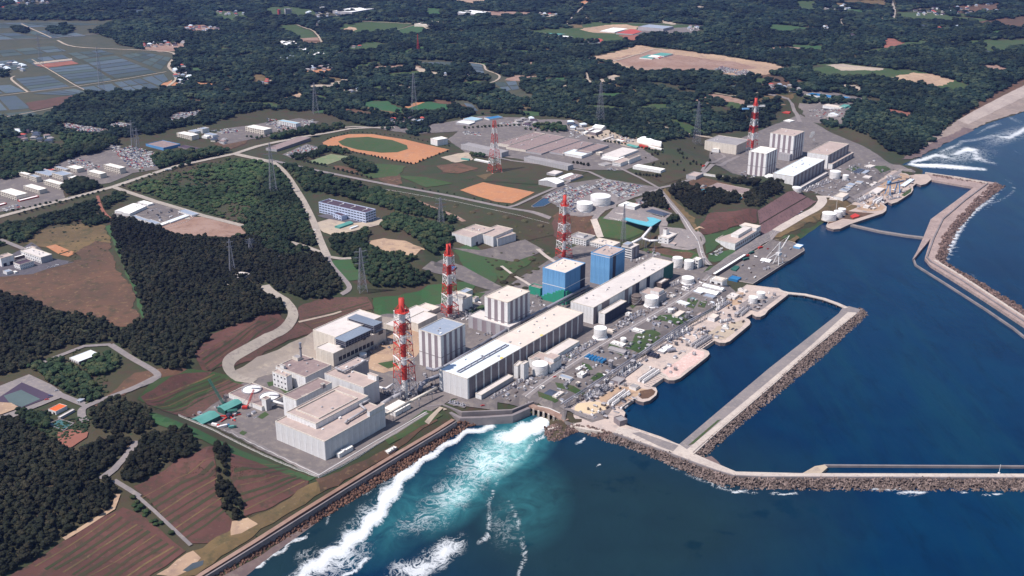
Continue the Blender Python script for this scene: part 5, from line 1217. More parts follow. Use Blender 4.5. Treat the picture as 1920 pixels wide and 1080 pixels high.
def lattice(b, z0, z1, w0, w1, n, leg=.35, br=.18, mi=0, sides=4, diag=True):
    """square tapering lattice between two heights"""
    for k in range(n):
        za, zb_ = z0+(z1-z0)*k/n, z0+(z1-z0)*(k+1)/n; wa, wb = w0+(w1-w0)*k/n, w0+(w1-w0)*(k+1)/n
        ca = [(s*wa, q*wa, za) for s, q in ((-1,-1),(1,-1),(1,1),(-1,1))]; cb = [(s*wb, q*wb, zb_) for s, q in ((-1,-1),(1,-1),(1,1),(-1,1))]
        for i in range(4):
            j = (i+1) % 4; b.bar(ca[i], cb[i], leg, mi); b.bar(cb[i], cb[j], br, mi)
            if diag: b.bar(ca[i], cb[j], br, mi); b.bar(ca[j], cb[i], br, mi)
def Stack(label, cx, ytop, ybase, wb, wt, bands, flue=3.0, flues=1, zb=None, mastonly=False, crown=True):
    c = P(cx, ybase, zb) if zb is not None else G(cx, ybase); H = z_at(cx, ytop, c.y)-c.z; dep = c.y*cp-(c.z-CAM_H)*sp_; s = dep/F_PX
    t = empty('stack' if not mastonly else 'lattice_mast', c, R(30), label, 'chimney stack' if not mastonly else 'mast'); zs = [z_at(cx, y, c.y)-c.z for y, _ in bands] + [0]
    hw = lambda z: (wb/2*(1-z/H)**1.25 + wt/2*(1-(1-z/H)**1.25))*s*.74
    cols = {'r':C['red'],'w':C['wht'],'g':C['steel']}
    for k, (y, cl) in enumerate(bands):
        z1, z0 = zs[k], zs[k+1]; n = max(1, int(round((z1-z0)/7.5)))
        b = MB()
        ltop = z1 if (k > 0 or mastonly) else z0
        if ltop > z0:
            for i in range(n):
                a0, a1 = z0+(z1-z0)*i/n, z0+(z1-z0)*(i+1)/n; lattice(b, a0, a1, hw(a0), hw(a1), 1, .42, .2)
            b.build('lattice_section', cols[cl], t)
        if not mastonly:
            f = MB(); off = [0] if flues == 1 else [-flue*.62, flue*.62]
            for x in off: f.lathe([(flue*(1 if flues == 1 else .58), z0+(0 if k < len(bands)-1 else -1)),(flue*(1 if flues == 1 else .58), z1)], (x, 0), 16, cap=(k == 0))
            f.build('flue_section', cols[cl if cl != 'g' else 'w'], t, smooth=True)
            if k > 0 and k < len(bands)-1:
                p = MB(); w = hw(z1)*1.12
                for sx, sy in ((-1,-1),(1,-1),(1,1),(-1,1)):
                    p.bar((sx*w,sy*w,z1),(sx*w if sy*sx < 0 else -sx*w, sy*w if sy*sx > 0 else -sy*w, z1), .2)
                p.box(-w,-w,z1-.25,w,-w+1.6,z1); p.box(-w,w-1.6,z1-.25,w,w,z1); p.box(-w,-w+1.61,z1-.25,-w+1.6,w-1.61,z1); p.box(w-1.6,-w+1.61,z1-.25,w,w-1.61,z1)
                for a in range(8): p.bar((w*math.cos(a*.785),w*math.sin(a*.785),z1),(w*math.cos(a*.785),w*math.sin(a*.785),z1+1.3),.08)
                p.build('platform', cols[cl if cl != 'g' else 'w'], t)
    if crown and not mastonly:
        z = zs[1]; p = MB(); w = hw(z)*1.25; p.lathe([(w*1.1,z-.4),(w*1.1,z+.2)], n=8); p.lathe([(w,z+1.6),(w,z+1.9)], n=8, cap=False)
        for a in range(8):
            an = a*.785; p.bar((w*1.05*math.cos(an),w*1.05*math.sin(an),z),(w*math.cos(an),w*math.sin(an),z+3.2),.25); p.bar((w*math.cos(an),w*math.sin(an),z+1.7),(flue*math.cos(an),flue*math.sin(an),z+(H-z)*.55),.3)
        p.build('crown_platform', cols[bands[0][1]], t)
        q = MB(); [q.bar((flue*.9*math.cos(a*1.57),flue*.9*math.sin(a*1.57),H),(flue*.9*math.cos(a*1.57),flue*.9*math.sin(a*1.57),H+3),.12) for a in range(4)]; q.build('lightning_rod', cols['r'], t)
    f = MB(); w = hw(0)
    for sx, sy in ((-1,-1),(1,-1),(1,1),(-1,1)): f.box(sx*w-1.5,sy*w-1.5,-2,sx*w+1.5,sy*w+1.5,.6)
    f.build('footing', M_conc, t); return t
def Pylon(label, cx, ytop, ybase, w, arms=3, m_='steel', group=None, armw=1.0, name='transmission_tower'):
    c = G(cx, ybase); H = z_at(cx, ytop, c.y)-c.z; s = (c.y*cp-(c.z-CAM_H)*sp_)/F_PX; wb = max(3.2, w/2*s*.75); t = empty(name, c, R(25), label, 'pylon', group)
    b = MB(); k = max(5, int(H/7)); prev = 0; W0 = wb
    for i in range(k):
        a0, a1 = i/k, (i+1)/k; f = lambda a: wb*(1-a)**1.1*.85+wb*.15; lattice(b, H*a0, H*a1, f(a0), f(a1), 1, .26, .13)
    b.build('lattice_body', C[m_], t)
    for a in range(arms):
        z = H*(.93-a*.13); L_ = wb*(1.25+.25*(a == 1))*armw+2.5; x = MB()
        for sy in (-.6,.6): x.bar((-L_,0,z),(0,sy,z-1.6),.16); x.bar((L_,0,z),(0,sy,z-1.6),.16)
        x.bar((-L_,0,z),(L_,0,z),.2)
        for q in (-.95,-.5,.5,.95): x.bar((q*L_,0,z),(q*L_,0,z-2.6),.12)
        x.build('crossarm', C[m_], t)
    return t
def Pipe(label, pts, r_, z=None, m_='steel', legs=True, name='pipeline', cat='pipe', n=12, n2=0):
    """pipe on trestles; points px, py, height above ground"""
    w = []
    for p in pts:
        zz = p[2]; g0 = P(p[0], p[1], 10+zz); w.append(Vector((g0.x, g0.y, 10+zz)))
    c = Vector((w[0].x, w[0].y, 10)); t = empty(name, c, 0, label, cat); b = MB(); b.tube([q-c for q in w], r_, 0, n)
    for q in w[1:-1]: v_, f_ = I2; k = len(b.v); b.v += [tuple(Vector(v)*r_*1.02+(q-c)) for v in v_]; b.f += [[k+i for i in f] for f in f_]; b.m += [0]*len(f_)
    b.build('pipe', C[m_], t, smooth=True)
    if legs:
        for a, e in zip(w[:-1], w[1:]):
            L_ = (e-a).length; k = max(1, int(L_/14)); 
            for i in range(k):
                q = a.lerp(e, (i+.5)/k); g_ = float(hz(q.x, q.y)); 
                if q.z-g_ < 2: continue
                x = MB(); d = (e-a).normalized(); nn = Vector((-d.y, d.x, 0))*(r_+.6); x.bar(q-c+nn-Vector((0,0,r_)), Vector((q.x,q.y,g_-1))-c+nn*1.3, .25); x.bar(q-c-nn-Vector((0,0,r_)), Vector((q.x,q.y,g_-1))-c-nn*1.3, .25); x.bar(q-c+nn-Vector((0,0,r_)), q-c-nn-Vector((0,0,r_)), .25); x.build('trestle', C['steel'], t)
    return t
# == the waste buildings in the foreground
q = q_
white, stripe, hall, blue = C['white'], C['stripe'], C['hall'], C['blue']
t0, dm = Bd('industrial_building', 'large low pale windowless building with stepped brown roof nearest the lower sea wall', 'building', q('B',130,395), q('B',868,700), (720,764.5), 864.4, wall='pale', roof='tan', panL=8, panR=11, vents=9, up=[(.74,0,1.0,.055,6,'pale','tan')])
zroof = 10+dm[2]
t1, d1 = Bd('rooftop_hall', 'raised brown roof block stepping up in the middle of the large foreground building', 'building', (540,770.6), (592,794), (689,741.5), H=6.5, zb=zroof-.9, wall='white', roof='tan', panL=0, panR=3, vents=3, par=1.2)
x = MB(); W1, D1, H1 = d1
a0, b0, a1, b1 = W1*.12, D1*.12, W1*.86, D1*.9
for e in ((a0,b0,a1,b0+.6),(a0,b1-.6,a1,b1),(a0,b0+.6,a0+.6,b1-.6),(a1-.6,b0+.6,a1,b1-.6)): x.box(e[0],e[1],H1-1,e[2],e[3],H1+.5)
x.build('inner_kerb', C['cream'], t1)
Bd('industrial_building', 'tall narrow brown roofed block rising behind the stepped foreground roof', 'building', q('A',255,795), q('A',440,880), q('A',965,610), 790, wall='white', roof='brown', panL=0, panR=4, up=[(.20,-.02,.34,.14,.6,'white','tan'),(.70,-.12,.78,.05,5,'hall','grey')])
Bd('industrial_building', 'pale windowless block with two level brown roof left of the nearest stack', 'building', q('A',860,480), q('A',1455,690), (709,711), 767, wall='pale', roof='tan', panL=3, panR=3, vents=2, up=[(.84,.0,1.0,.22,6,'white','tan')])
Bd('industrial_building', 'long brown roofed wing carrying a thick bent pipe behind the pale block', 'building', (628,689), (648,697), (691,676), H=27, wall='grey', roof='tan', panR=3, vents=3)
Bd('industrial_building', 'square brown roofed building with small exhaust chimney by the gravel yard', 'building', q('A',125,375), q('A',580,535), q('A',985,355), 735, wall='white', roof='brown', panL=5, panR=3, vents=5, up=[(0,.72,.08,.86,4.5,'white','grey'),(.62,.80,.80,.98,4,'cream','grey')])
tc = P(564,662,38); o = MB(); o.lathe([(1.2,-3),(1.2,13),(1.6,13.2),(1.6,15)], n=12); e = empty('exhaust_chimney', (tc.x,tc.y,36), 0, 'thin dark exhaust chimney on the square brown roof beside the gravel yard', 'chimney'); o.build('flue', C['steel'], e); MB().lathe([(1.9,8),(1.9,8.4)],n=12).build('collar', C['dark'], e)
Bd('storage_building', 'white cube annex with dark fittings at the foot of the square brown roof', 'building', (515.5,694), (537,706), (545,701), H=19, wall='white', roof='tan', winL=(3,4,.35,.3), vents=2)
Bd('fuel_building', 'big cream building with white roof behind the slatted rooftop frames', 'building', q('C',205,465), q('C',555,575), (714,592), 671, wall='cream', roof='pale', panL=5, snap=PLANT_RZ)
tl, dl = Bd('fuel_building', 'lower cream hall with a row of dark openings along its shaded side', 'building', q('C',260,725), q('C',520,820), q('C',1330,460), 688, wall='cream', roof='pale', panL=3, winL=None, vents=2)
W1, D1, H1 = dl
for k in range(9):
    put('window', win_mesh(5.2, 5.2, C['glass']), tl, (W1*(.12+k*.075), -.12, 7), 0)
for a, z, w, h in ((.58,18,5,4),(.78,22,3,3),(.9,16,8,5)): put('window', win_mesh(w, h), tl, (W1*a, -.12, z), 0)
def frame_roof(label, L, F, Rr, zr, zb):
    o, rz, W_, D_, H = frame3(L, F, Rr, H=zr-zb, zb=zb); t = empty('cooler_frame', o, rz, label, 'cooling frame'); n = 16
    for k in range(n):
        x = MB(); x.box(W_*k/n+.15, 0, H-.6, W_*(k+1)/n-.15, D_, H); x.build('slat', RF['slate'], t)
    x = MB()
    for i in range(10):
        for v in (0.3, D_-.3): x.bar((W_*i/9, v, -1), (W_*i/9, v, H-.6), .3)
    for z in (H*.33, H*.66, H-.8):
        x.bar((0,.3,z),(W_,.3,z),.25); x.bar((.3,0,z),(.3,D_,z),.25)
    x.build('steel_frame', C['steel'], t); y = MB(); y.box(1,1,0,W_-1,D_-1,H-1.4); y.build('cooler_core', C['navy'], t)
frame_roof('front slatted steel cooler frame standing on the cream building', q('C',550,585), q('C',700,645), q('C',1115,470), 39, 31)
frame_roof('rear slatted steel cooler frame at the far end of the cream building', q('C',720,290), q('C',1125,410), q('C',1240,345), 40, 32)
Tank('low round white topped tank beside the cream hall', 681, 663, 14, 673, group=None)
Bd('storage_building', 'cream shed with white roof left of the nearest stack top', 'building', (721,606), (744,614), (776,598), 627, wall='cream', roof='pale')
Bd('storage_building', 'longer cream shed behind the nearest stack, second from the slope', 'building', (741,590), (768,600), (804,579), 612, wall='cream', roof='pale', vents=1)
Bd('storage_building', 'cream shed directly left of the grey roofed striped block', 'building', (762,598), (784,607), (820,590), 624, wall='cream', roof='pale')
Bd('storage_building', 'cream shed farthest behind the nearest stack against the green slope', 'building', (786,573), (808,583), (824,575), 592, wall='cream', roof='cream')
Bd('storage_building', 'pale block behind the legs of the second stack', 'building', (840,552), (869,561), (886,553), 585, wall='white', roof='cream', up=[(.1,.1,.5,.5,3,'grey','grey')])
Bd('storage_building', 'small grey roofed block right of the second stack legs', 'building', (862,545), (872,549), (885,542), 560, wall='white', roof='bluegrey')
Bd('storage_building', 'tiny white block with dark plant beside the second stack buildings', 'building', (886,558), (890,560), (897,556), 568, wall='white', roof='tan', vents=2)
# == four near reactor blocks and two far ones
SW = [C['wht'], stripe]
def striped(nm, lb, L, F, Rr, H, roof, zb=None, nL=7, nR=9):
    return Bd(nm, lb, 'reactor building', L, F, Rr, H=H, zb=zb, wall='white', roof=roof, panL=nL, panR=nR, pm={'L':SW,'R':[C['white'], stripe]}, belt=(.40,), vents=3)
striped('reactor_building', 'white and mauve striped cube with blue grey roof beside the nearest stack', q('D',515,620), q('D',850,720), q('D',1230,540), 46, 'bluegrey')
striped('reactor_building', 'white and mauve striped cube with cream roof between the second stack and pipes', q('F',80,435), q('F',415,535), q('F',745,365), 46, 'cream')
Bd('podium', 'low white podium ledge in front of the cream roofed striped cube', 'building', q('D',1340,380), q('D',1880,590), (975,602), H=17, wall='grey', roof='pale', panL=9, pm=[C['grey'], stripe])
tb, db = Bd('reactor_building', 'nearer sky blue cube with cream roof and green scaffolding at its foot', 'reactor building', q('Q',315,965), q('Q',640,1055), q('Q',930,900), H=46, wall='blue', roof='cream', panL=4, panR=4, pm={'L':[blue],'R':[C['blue2'], C['blue2'], C['blue2'], C['navy']]}, belt=(.52,), vents=6)  # right side panels carry its shade as a darker blue
for k, (z0, z1) in enumerate([(0,6),(0,9),(0,12),(0,12),(0,15),(0,18),(0,20),(0,22)]):
    x = MB(); w = db[1]/8; y0 = db[1]-(k+1)*w; x.box(-2.6,y0,-1,-1.2,y0+w,z1); x.build('scaffold_screen', C['green'], tb)
for k in range(4):
    x = MB(); w = db[0]/8; x.box(k*w,-2.4,-1,(k+1)*w,-1.1,20-k*4); x.build('scaffold_screen', C['green'], tb)
Bd('reactor_building', 'farther sky blue cube with tan roof beside the white office blocks', 'reactor building', q('Q',1015,745), q('Q',1310,805), q('Q',1540,690), H=46, wall='blue', roof='tan', panL=4, panR=5, pm={'L':[blue],'R':[C['blue2'], C['navy'], C['blue2'], C['blue2'], C['blue2']]}, belt=(.95,), vents=6)  # darker blue on the right side again stands in for shade
Bd('storage_building', 'green box building left of the nearer blue cube', 'building', q('F',735,285), q('F',905,330), q('F',960,290), H=12, wall='green', roof='brown')
# turbine halls
hp = [C['white'] if k % 4 == 0 else hall for k in range(68)]
th, dh = Bd('turbine_hall', 'long near turbine hall, blue white roof near end and cream roof far end', 'turbine hall', q('E',865,320), q('E',1250,480), q('F',1560,690), 750, wall='pale', roof='cream', panL=5, panR=0, vents=14)
W1, D1, H1 = dh
n = 17
for k in range(n):
    w = W1/n; x = MB(); x.box(k*w+2.6,-.28,0,(k+1)*w-.1,-.05,H1-1); x.build('wall_panel', hall, th); x = MB(); x.box(k*w+.1,-.45,0,k*w+2.4,-.05,H1-1); x.build('pale_pilaster', C['white'], th)
x = MB(); x.box(.6,.6,H1-.9,W1*.44,D1-.6,H1-.75); x.build('blue_white_roof', RF['bluewhite'], th)
x = MB()
for v in (.40,.50): x.box(W1*.03, D1*v, H1-.5, W1*.42, D1*v+.8, H1+.6)
for k in range(9): x.box(W1*(.03+k*.048), D1*.40+.8, H1-.5, W1*(.03+k*.048)+.9, D1*.5, H1+.5)
x.build('roof_rail_frame', C['steel'], th); x = MB(); x.lathe([(2.2,H1-.8),(2.2,H1+.1),(.3,H1+.6)], (W1*.28,D1*.06), 10); x.build('yellow_cover', mat('yellow paint',(.75,.55,.15)), th); x = MB(); x.lathe([(2.0,H1-.8),(2.0,H1+.1),(.3,H1+.6)], (W1*.62,D1*.05), 10); x.build('yellow_cover', MATS['yellow paint'], th)
Bd('turbine_hall', 'long far turbine hall with pinkish roof and dark green end', 'turbine hall', (1072.5,563.7), q('F',1705,610), q('H',1465,405), 609, wall='cream', roof='pale', panL=7, panR=22, pm={'L':[C['white']],'R':[hall,C['white'],hall,hall,C['white'],C['white'],C['white'],C['white'],hall,C['white'],hall,C['navy'],C['pale'],C['pale'],C['navy'],C['pale'],C['pale'],C['pale'],C['pale'],C['dgreen'],C['dgreen'],C['dgreen']]}, vents=16)
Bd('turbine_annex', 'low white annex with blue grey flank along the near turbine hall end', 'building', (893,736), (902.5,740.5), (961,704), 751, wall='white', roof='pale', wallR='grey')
Bd('turbine_annex', 'long low annex at the middle of the near turbine hall flank', 'building', (1016,664), (1034,671), (1078,637), 681, wall='white', roof='pale', panR=6)
Bd('turbine_annex', 'white block with rooftop box hugging the round tank at the near turbine hall', 'building', q('G',540,420), q('G',900,510), q('G',1055,410), 701, wall='white', roof='tan', panR=3, up=[(.30,.02,.92,.42,5,'white','tan'),(.1,.6,.3,.8,1.5,'steel','grey')], winL=None)
Bd('silo_block', 'pair of tall white silo boxes at the near turbine hall flank', 'building', q('G',360,505), q('G',410,525), q('G',470,460), H=17, wall='white', roof='pale')
Bd('silo_block', 'taller white silo box touching the annex of the near turbine hall', 'building', q('G',455,480), q('G',500,500), q('G',550,455), H=21, wall='white', roof='pale', panL=2, panR=2)
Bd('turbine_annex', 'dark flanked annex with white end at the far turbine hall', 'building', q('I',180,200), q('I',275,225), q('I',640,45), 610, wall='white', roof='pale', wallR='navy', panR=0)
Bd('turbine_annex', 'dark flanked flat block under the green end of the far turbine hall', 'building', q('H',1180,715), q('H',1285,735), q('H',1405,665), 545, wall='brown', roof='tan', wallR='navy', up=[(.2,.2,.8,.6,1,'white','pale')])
Bd('turbine_annex', 'pale block with rooftop box behind the skirted tank of the far turbine hall', 'building', q('H',930,880), q('H',1240,930), q('H',1400,870), 571, wall='grey', roof='tan', up=[(.25,.1,.9,.55,5,'white','tan')], panL=2, panR=3)
Tank('brown silo tank in the shade between the far turbine hall annexes', 1193, 553, 20, 574, m_='brown')
Tank('white tank between road and annex block of the near turbine hall', 1012, 681, 30, 707.5); Tank('white skirted tank at the far end of the near turbine hall', 1125, 614, 24.5, 638, skirt=1.22)
Tank('white skirted tank beside the pale block of the far turbine hall', 1221, 556, 26, 578, skirt=1.15); Tank('squat skirted tank beyond the green end of the turbine hall', 1289, 520, 23, 534.5, skirt=1.2)
Tank('left of the two tall tanks behind the far turbine hall end', 1269.5, 482.5, 19, 504); Tank('right of the two tall tanks behind the far turbine hall end', 1291, 488, 18, 507.5)
Tank('small white tank above the lawn near the skirted tank', 1257, 579, 10.5, 588); Tank('small white tank between the white shed and lawn', 1168.5, 634, 11, 644)
Tank('left tank of the pair on the seaside compound', 1411, 556.5, 17, 571, zb=4.3); Tank('right tank of the pair on the seaside compound', 1425.6, 548, 16, 561.5, zb=4.3)
Tank('smaller near tank of the big pair on the plateau', 1096, 379.5, 30.5, 400); Tank('larger far tank of the big pair on the plateau', 1125.5, 366.5, 38, 388.5)
Tank('wide tank with rusty lid near the far turbine halls', 1564.7, 320.5, 20, 337); Tank('slim tank right of the rusty lidded tank', 1584.7, 328, 11, 339.5); Tank('squat white tank at the corner of the far white turbine hall', 1493, 351, 17, 361)
Tank('widest of the three tanks on the north tank quay', 1553.5, 399, 26, 415, zb=4.3); Tank('middle of the three tanks on the north tank quay', 1570.5, 395.5, 16, 409, zb=4.3); Tank('rearmost of the three tanks on the north tank quay', 1577.5, 391, 14, 404, zb=4.3)
# far pair
striped('reactor_building', 'far striped cube with bright white roof in front of the other far cube', q('M',835,825), q('M',1100,865), q('M',1280,790), 46, 'white', zb=11)
striped('reactor_building', 'farthest striped cube with tan roof at the upper right of the plant', q('M',1170,545), q('M',1515,600), q('M',1645,525), 50, 'tan', zb=11, nL=9)
Bd('turbine_hall', 'far turbine hall with bluish white roof running towards the tan roofed hall', 'turbine hall', q('N',430,660), q('N',705,725), q('N',1165,470), H=24, zb=11, wall='white', roof='bluewhite', wallR='grey', panR=17, pm={'R':[hall, C['grey']]}, vents=10)
Bd('turbine_hall', 'farthest turbine hall with tan roof and lower side aisle', 'turbine hall', q('N',905,365), q('N',1225,405), q('N',1545,240), 317, wall='white', roof='tan', panR=12, pm={'R':[C['grey'], hall]}, vents=3)
Bd('turbine_annex', 'lower side aisle along the farthest turbine hall', 'building', q('N',1240,520), q('N',1290,540), q('N',1620,365), 318, wall='white', roof='tan', panR=12, pm={'R':[C['grey'], hall]})
Bd('storage_building', 'grey box building between the two far striped cubes', 'building', q('N',485,370), q('N',650,400), q('N',680,385), 303, wall='grey', roof='grey', panL=4)
Bd('switch_building', 'large flat cream building with switchgear on its roof left of the far stack', 'building', q('M',170,670), q('M',650,740), q('M',820,650), 290.6, wall='cream', roof='grey', panL=6, panR=3, vents=4)
Bd('storage_building', 'small white block in front of the large cream switch building', 'building', q('M',275,790), q('M',385,800), q('M',425,775), 287, wall='white', roof='white')
Bd('storage_building', 'white flat annex at the base of the far striped cube', 'building', (1430,331), (1458,336), (1470,330), H=6, zb=11, wall='white', roof='white')
Bd('covered_walkway', 'long diagonal covered conveyor beside the far turbine hall', 'walkway', (1500,350), (1503,351.5), (1548,322), H=7, wall='grey', roof='pale')
Bd('storage_building', 'white cube at the top of the quay ramp near the coast road end', 'building', q('O',45,530), q('O',165,560), q('O',240,500), 378, wall='white', roof='cream')
for k, (L, F_, R_, yb) in enumerate([((105,455),(225,475),(275,440),490),((160,415),(265,435),(285,405),447),((225,375),(310,395),(330,360),405),((345,330),(440,345),(465,320),365),((465,255),(560,275),(580,245),290),((555,375),(615,385),(640,365),400),((595,345),(655,355),(670,335),370)]):
    Bd('switchgear_shed', ['lowest flat shed of the stepped row beside the far quay ramp','second flat shed of the stepped row beside the far quay ramp','third flat shed of the stepped row beside the far quay ramp','long flat shed above the stepped row near the far tanks','white shed nearest the lawn of the far quay','small shed on the brown bank above the far quay','smaller shed behind the one on the brown bank'][k], 'shed', q('O',*L), q('O',*F_), q('O',*R_), q('O',0,yb)[1], wall='white', roof='bluegrey' if k < 4 else 'pale')
Bd('pump_house', 'white pump house in the middle of the far quay yard', 'building', q('O',585,470), q('O',680,500), q('O',780,420), q('O',0,525)[1], zb=4.3, wall='white', roof='pale', doorsL=2)
Bd('pump_house', 'blue and white striped long shed along the edge of the far quay', 'building', q('O',1050,375), q('O',1090,395), q('O',1240,290), q('O',0,415)[1], zb=4.3, wall='grey', roof='bluewhite', panR=0)
Bd('pump_house', 'small white block beside the pale boxes on the far quay corner', 'building', q('O',480,685), q('O',545,705), q('O',575,680), q('O',0,730)[1], zb=4.3, wall='white', roof='pale'); Bd('container', 'light container at the far quay corner', 'container', q('O',600,710), q('O',625,725), q('O',650,708), q('O',0,748)[1], zb=4.3, wall='cream', roof='pale')
for k in range(2): Bd('solar_screen', ['left blue roofed rack beside the far tanks', 'right blue grey roofed rack beside the far tanks'][k], 'shed', q('O',355+k*85,175+k*8), q('O',415+k*85,205), q('O',510+k*55,140+k*20), q('O',0,222)[1], wall='grey', roof='navyroof' if k == 0 else 'bluegrey')
Bd('garage_shed', 'dark fronted white shed by the road beyond the far tanks', 'shed', q('O',515,90), q('O',580,115), q('O',625,85), q('O',0,128)[1], wall='white', roof='pale', doorsL=3)
# offices on the slope
Bd('office_block', 'white four storey office behind the middle stack', 'office building', (1066,442.5), q('Q',950,560), q('Q',1085,490), 462.5, wall='white', roof='grey', winL=(3,7,.6,.4), winR=(3,3,.4,.3), vents=5, up=[(.3,.3,.7,.7,3,'white','grey')])
Bd('office_block', 'long low white office roof running behind the farther blue cube', 'office building', q('Q',1010,580), q('Q',1340,655), q('Q',1500,600), 471, wall='white', roof='cream', winL=(2,10,.6,.4), vents=6)
Bd('office_block', 'tall white office block with banded windows right of the farther blue cube', 'office building', q('Q',1500,640), q('Q',1640,680), q('Q',1760,625), 487.5, wall='white', roof='pale', bandL=5, bandR=0, panR=4, pm={'R':[C['grey'], hall]}, up=[(.05,.4,.7,.95,4,'grey','bluegrey')])
Bd('gate_building', 'small white stepped building behind the two tall tanks', 'office building', q('K',480,35), q('K',560,60), q('K',600,25), 504.5, wall='white', roof='white', winL=(3,2,.6,.4)); 
Tank('slim silvery column tank beside the small stepped building', 1318, 483, 5, 501, m_='grey')
tw, dw = Bd('control_building', 'white building with square control tower and black cap on the slope', 'office building', q('W',1080,650), q('W',1222,700), q('W',1455,570), q('W',0,812)[1], wall='white', roof='pale', winL=(2,2,.3,.22), bandR=2, up=[(.28,.62,.48,.95,9,'white','dark')])
Bd('control_wing', 'low tan roofed wing in front of the control tower building', 'building', q('W',1225,785), q('W',1325,808), q('W',1520,690), q('W',0,848)[1], wall='grey', roof='tan', bandR=1)
tm_, dm_ = Bd('control_building', 'white angular building with sunken dark roof court below the coast road bend', 'office building', q('g',1535,710), q('g',1675,745), q('g',1835,625), 470, wall='white', roof='tan', panR=0, winR=(1,14,.5,.35), up=[(.30,.25,.85,.62,5,'white','pale'),(.82,.0,1.0,1.0,5,'white','cream')])
Bd('training_pool_building', 'grey hipped roof building left of the turquoise terrace', 'building', q('W',440,320), q('W',650,355), q('W',790,250), q('W',0,385)[1], wall='white', roof='bluegrey', hip=True, snap=PLANT_RZ)
Bd('training_pool_building', 'long dark roofed house right of the turquoise terrace', 'building', q('W',830,210), q('W',1130,290), q('W',1240,255), q('W',0,355)[1], wall='cream', roof='navyroof', hip=True, bandL=1, vents=0)
tq = W([q('W',440,378), q('W',500,350), q('W',650,385), q('W',840,425), q('W',890,400), q('W',850,345), q('W',960,350), q('W',1095,395), q('W',920,505), q('W',700,455)], 31)
e = empty('terrace', (tq[0][0], tq[0][1], 30), 0, 'turquoise terrace roof between the two dark roofed pool houses', 'terrace'); MB().prism([(a-tq[0][0], b-tq[0][1]) for a, b in tq], .4, 1.5).build('slab', C['cyan'], e)
Bd('office_block', 'pale workshop left of the turquoise terrace', 'building', q('W',310,260), q('W',440,290), q('W',555,235), q('W',0,315)[1], wall='white', roof='pale', winL=(1,4,.4,.3), wallR='grey')
Bd('office_block', 'flat grey roofed court building with fence left of the turquoise terrace', 'building', q('W',60,330), q('W',400,400), q('W',450,345), q('W',0,415)[1], wall='white', roof='grey', winL=(1,9,.3,.5))
Bd('storage_building', 'white roofed shed above the pale workshop', 'building', q('W',370,125), q('W',450,150), q('W',600,90), q('W',0,175)[1], wall='white', roof='white'); Bd('storage_building', 'bluish roofed shed beside the dark trees above the terrace', 'building', q('W',500,115), q('W',640,165), q('W',725,115), q('W',0,225)[1], wall='white', roof='bluewhite', wallR='grey')
# covered gangways down the slope
Pipe('white covered gangway descending from the terrace to the junction', [(*q('W',925,515),24),(*q('W',765,700),16)], 2.2, m_='wht', name='gangway', cat='walkway', n=4); Pipe('white covered gangway from the junction to the banded office', [(*q('W',765,700),16),(*q('W',600,780),14)], 2.2, m_='wht', name='gangway', cat='walkway', n=4)
Pipe('white covered gangway from the junction to the control tower building', [(*q('W',765,700),16),(*q('W',900,745),14),(*q('W',1060,740),14)], 2, m_='wht', name='gangway', cat='walkway', n=4)
# platform group in the middle
Bd('substation_hall', 'left pale block of the hillside substation', 'building', q('f',1485,660), q('f',1615,700), q('f',1690,665), 463.5, wall='pale', roof='tan', panL=4, doorsR=1)
Bd('substation_hall', 'tall middle block of the hillside substation', 'building', q('f',1680,660), q('f',1780,695), q('f',1880,625), 463, wall='pale', roof='tan', panL=3, panR=2)
Bd('substation_hall', 'right pale block of the hillside substation', 'building', (925,444.5), (933,447.5), (967,437), 462.5, wall='pale', roof='tan', panR=5)
Bd('substation_hall', 'flat rear block of the hillside substation with roof switchgear', 'building', (863,431), (902,438.5), (921,427), 456, wall='pale', roof='tan', vents=6)
tg_, dg = Bd('office_block', 'long blue white office with dark purple roof on the plateau', 'office building', q('f',468,435), q('f',820,515), q('f',905,490), 419, wall='bluepale', roof='dark', winL=(4,16,.75,.36), winR=(4,4,.7,.36), snap=None)
for k in range(4):
    x = MB(); v = dg[1]*(.12+k*.25); x.bar((dg[0]*.3,v,dg[2]-.5),(dg[0]*.7,v,dg[2]-.5),.5); x.box(dg[0]*.68,v-1,dg[2]-.9,dg[0]*.68+1.6,v+1,dg[2]+.7); x.build('roof_duct', C['wht'], tg_)
Bd('office_porch', 'small dark roofed porch block in front of the long purple roofed office', 'office building', q('f',582,515), q('f',640,540), q('f',672,527), q('f',0,578)[1], wall='bluepale', roof='dark', winL=(2,3,.5,.4), snap=None)
Bd('warehouse', 'teal roofed warehouse beside the long purple roofed office', 'warehouse', q('f',605,605), q('f',625,618), q('f',715,580), q('f',0,640)[1], wall='teal', roof='teal', gable='u'); Bd('truck_shed', 'short pale shed right of the teal warehouse', 'shed', q('f',705,628), q('f',712,634), q('f',760,612), q('f',0,645)[1], wall='white', roof='bluewhite')
Bd('gate_house', 'grey and white gate house among the pines left of the junction', 'house', q('f',80,838), q('f',150,868), q('f',190,838), q('f',0,900)[1]-4, wall='white', roof='grey', winL=(1,4,.5,.4)); Bd('gate_house', 'pale gate house nearer the junction among the pines', 'house', q('f',155,872), q('f',205,900), q('f',245,868), q('f',0,912)[1], wall='white', roof='pale', winL=(1,3,.5,.4))
Bd('radio_building', 'pale flat building at the foot of the blue radio tower in the pines', 'building', q('e',1630,1015), q('e',1735,1048), q('e',1860,970), q('e',0,1060)[1], wall='cream', roof='grey', vents=4, up=[(.6,.1,.95,.9,1.5,'cream','pale')])
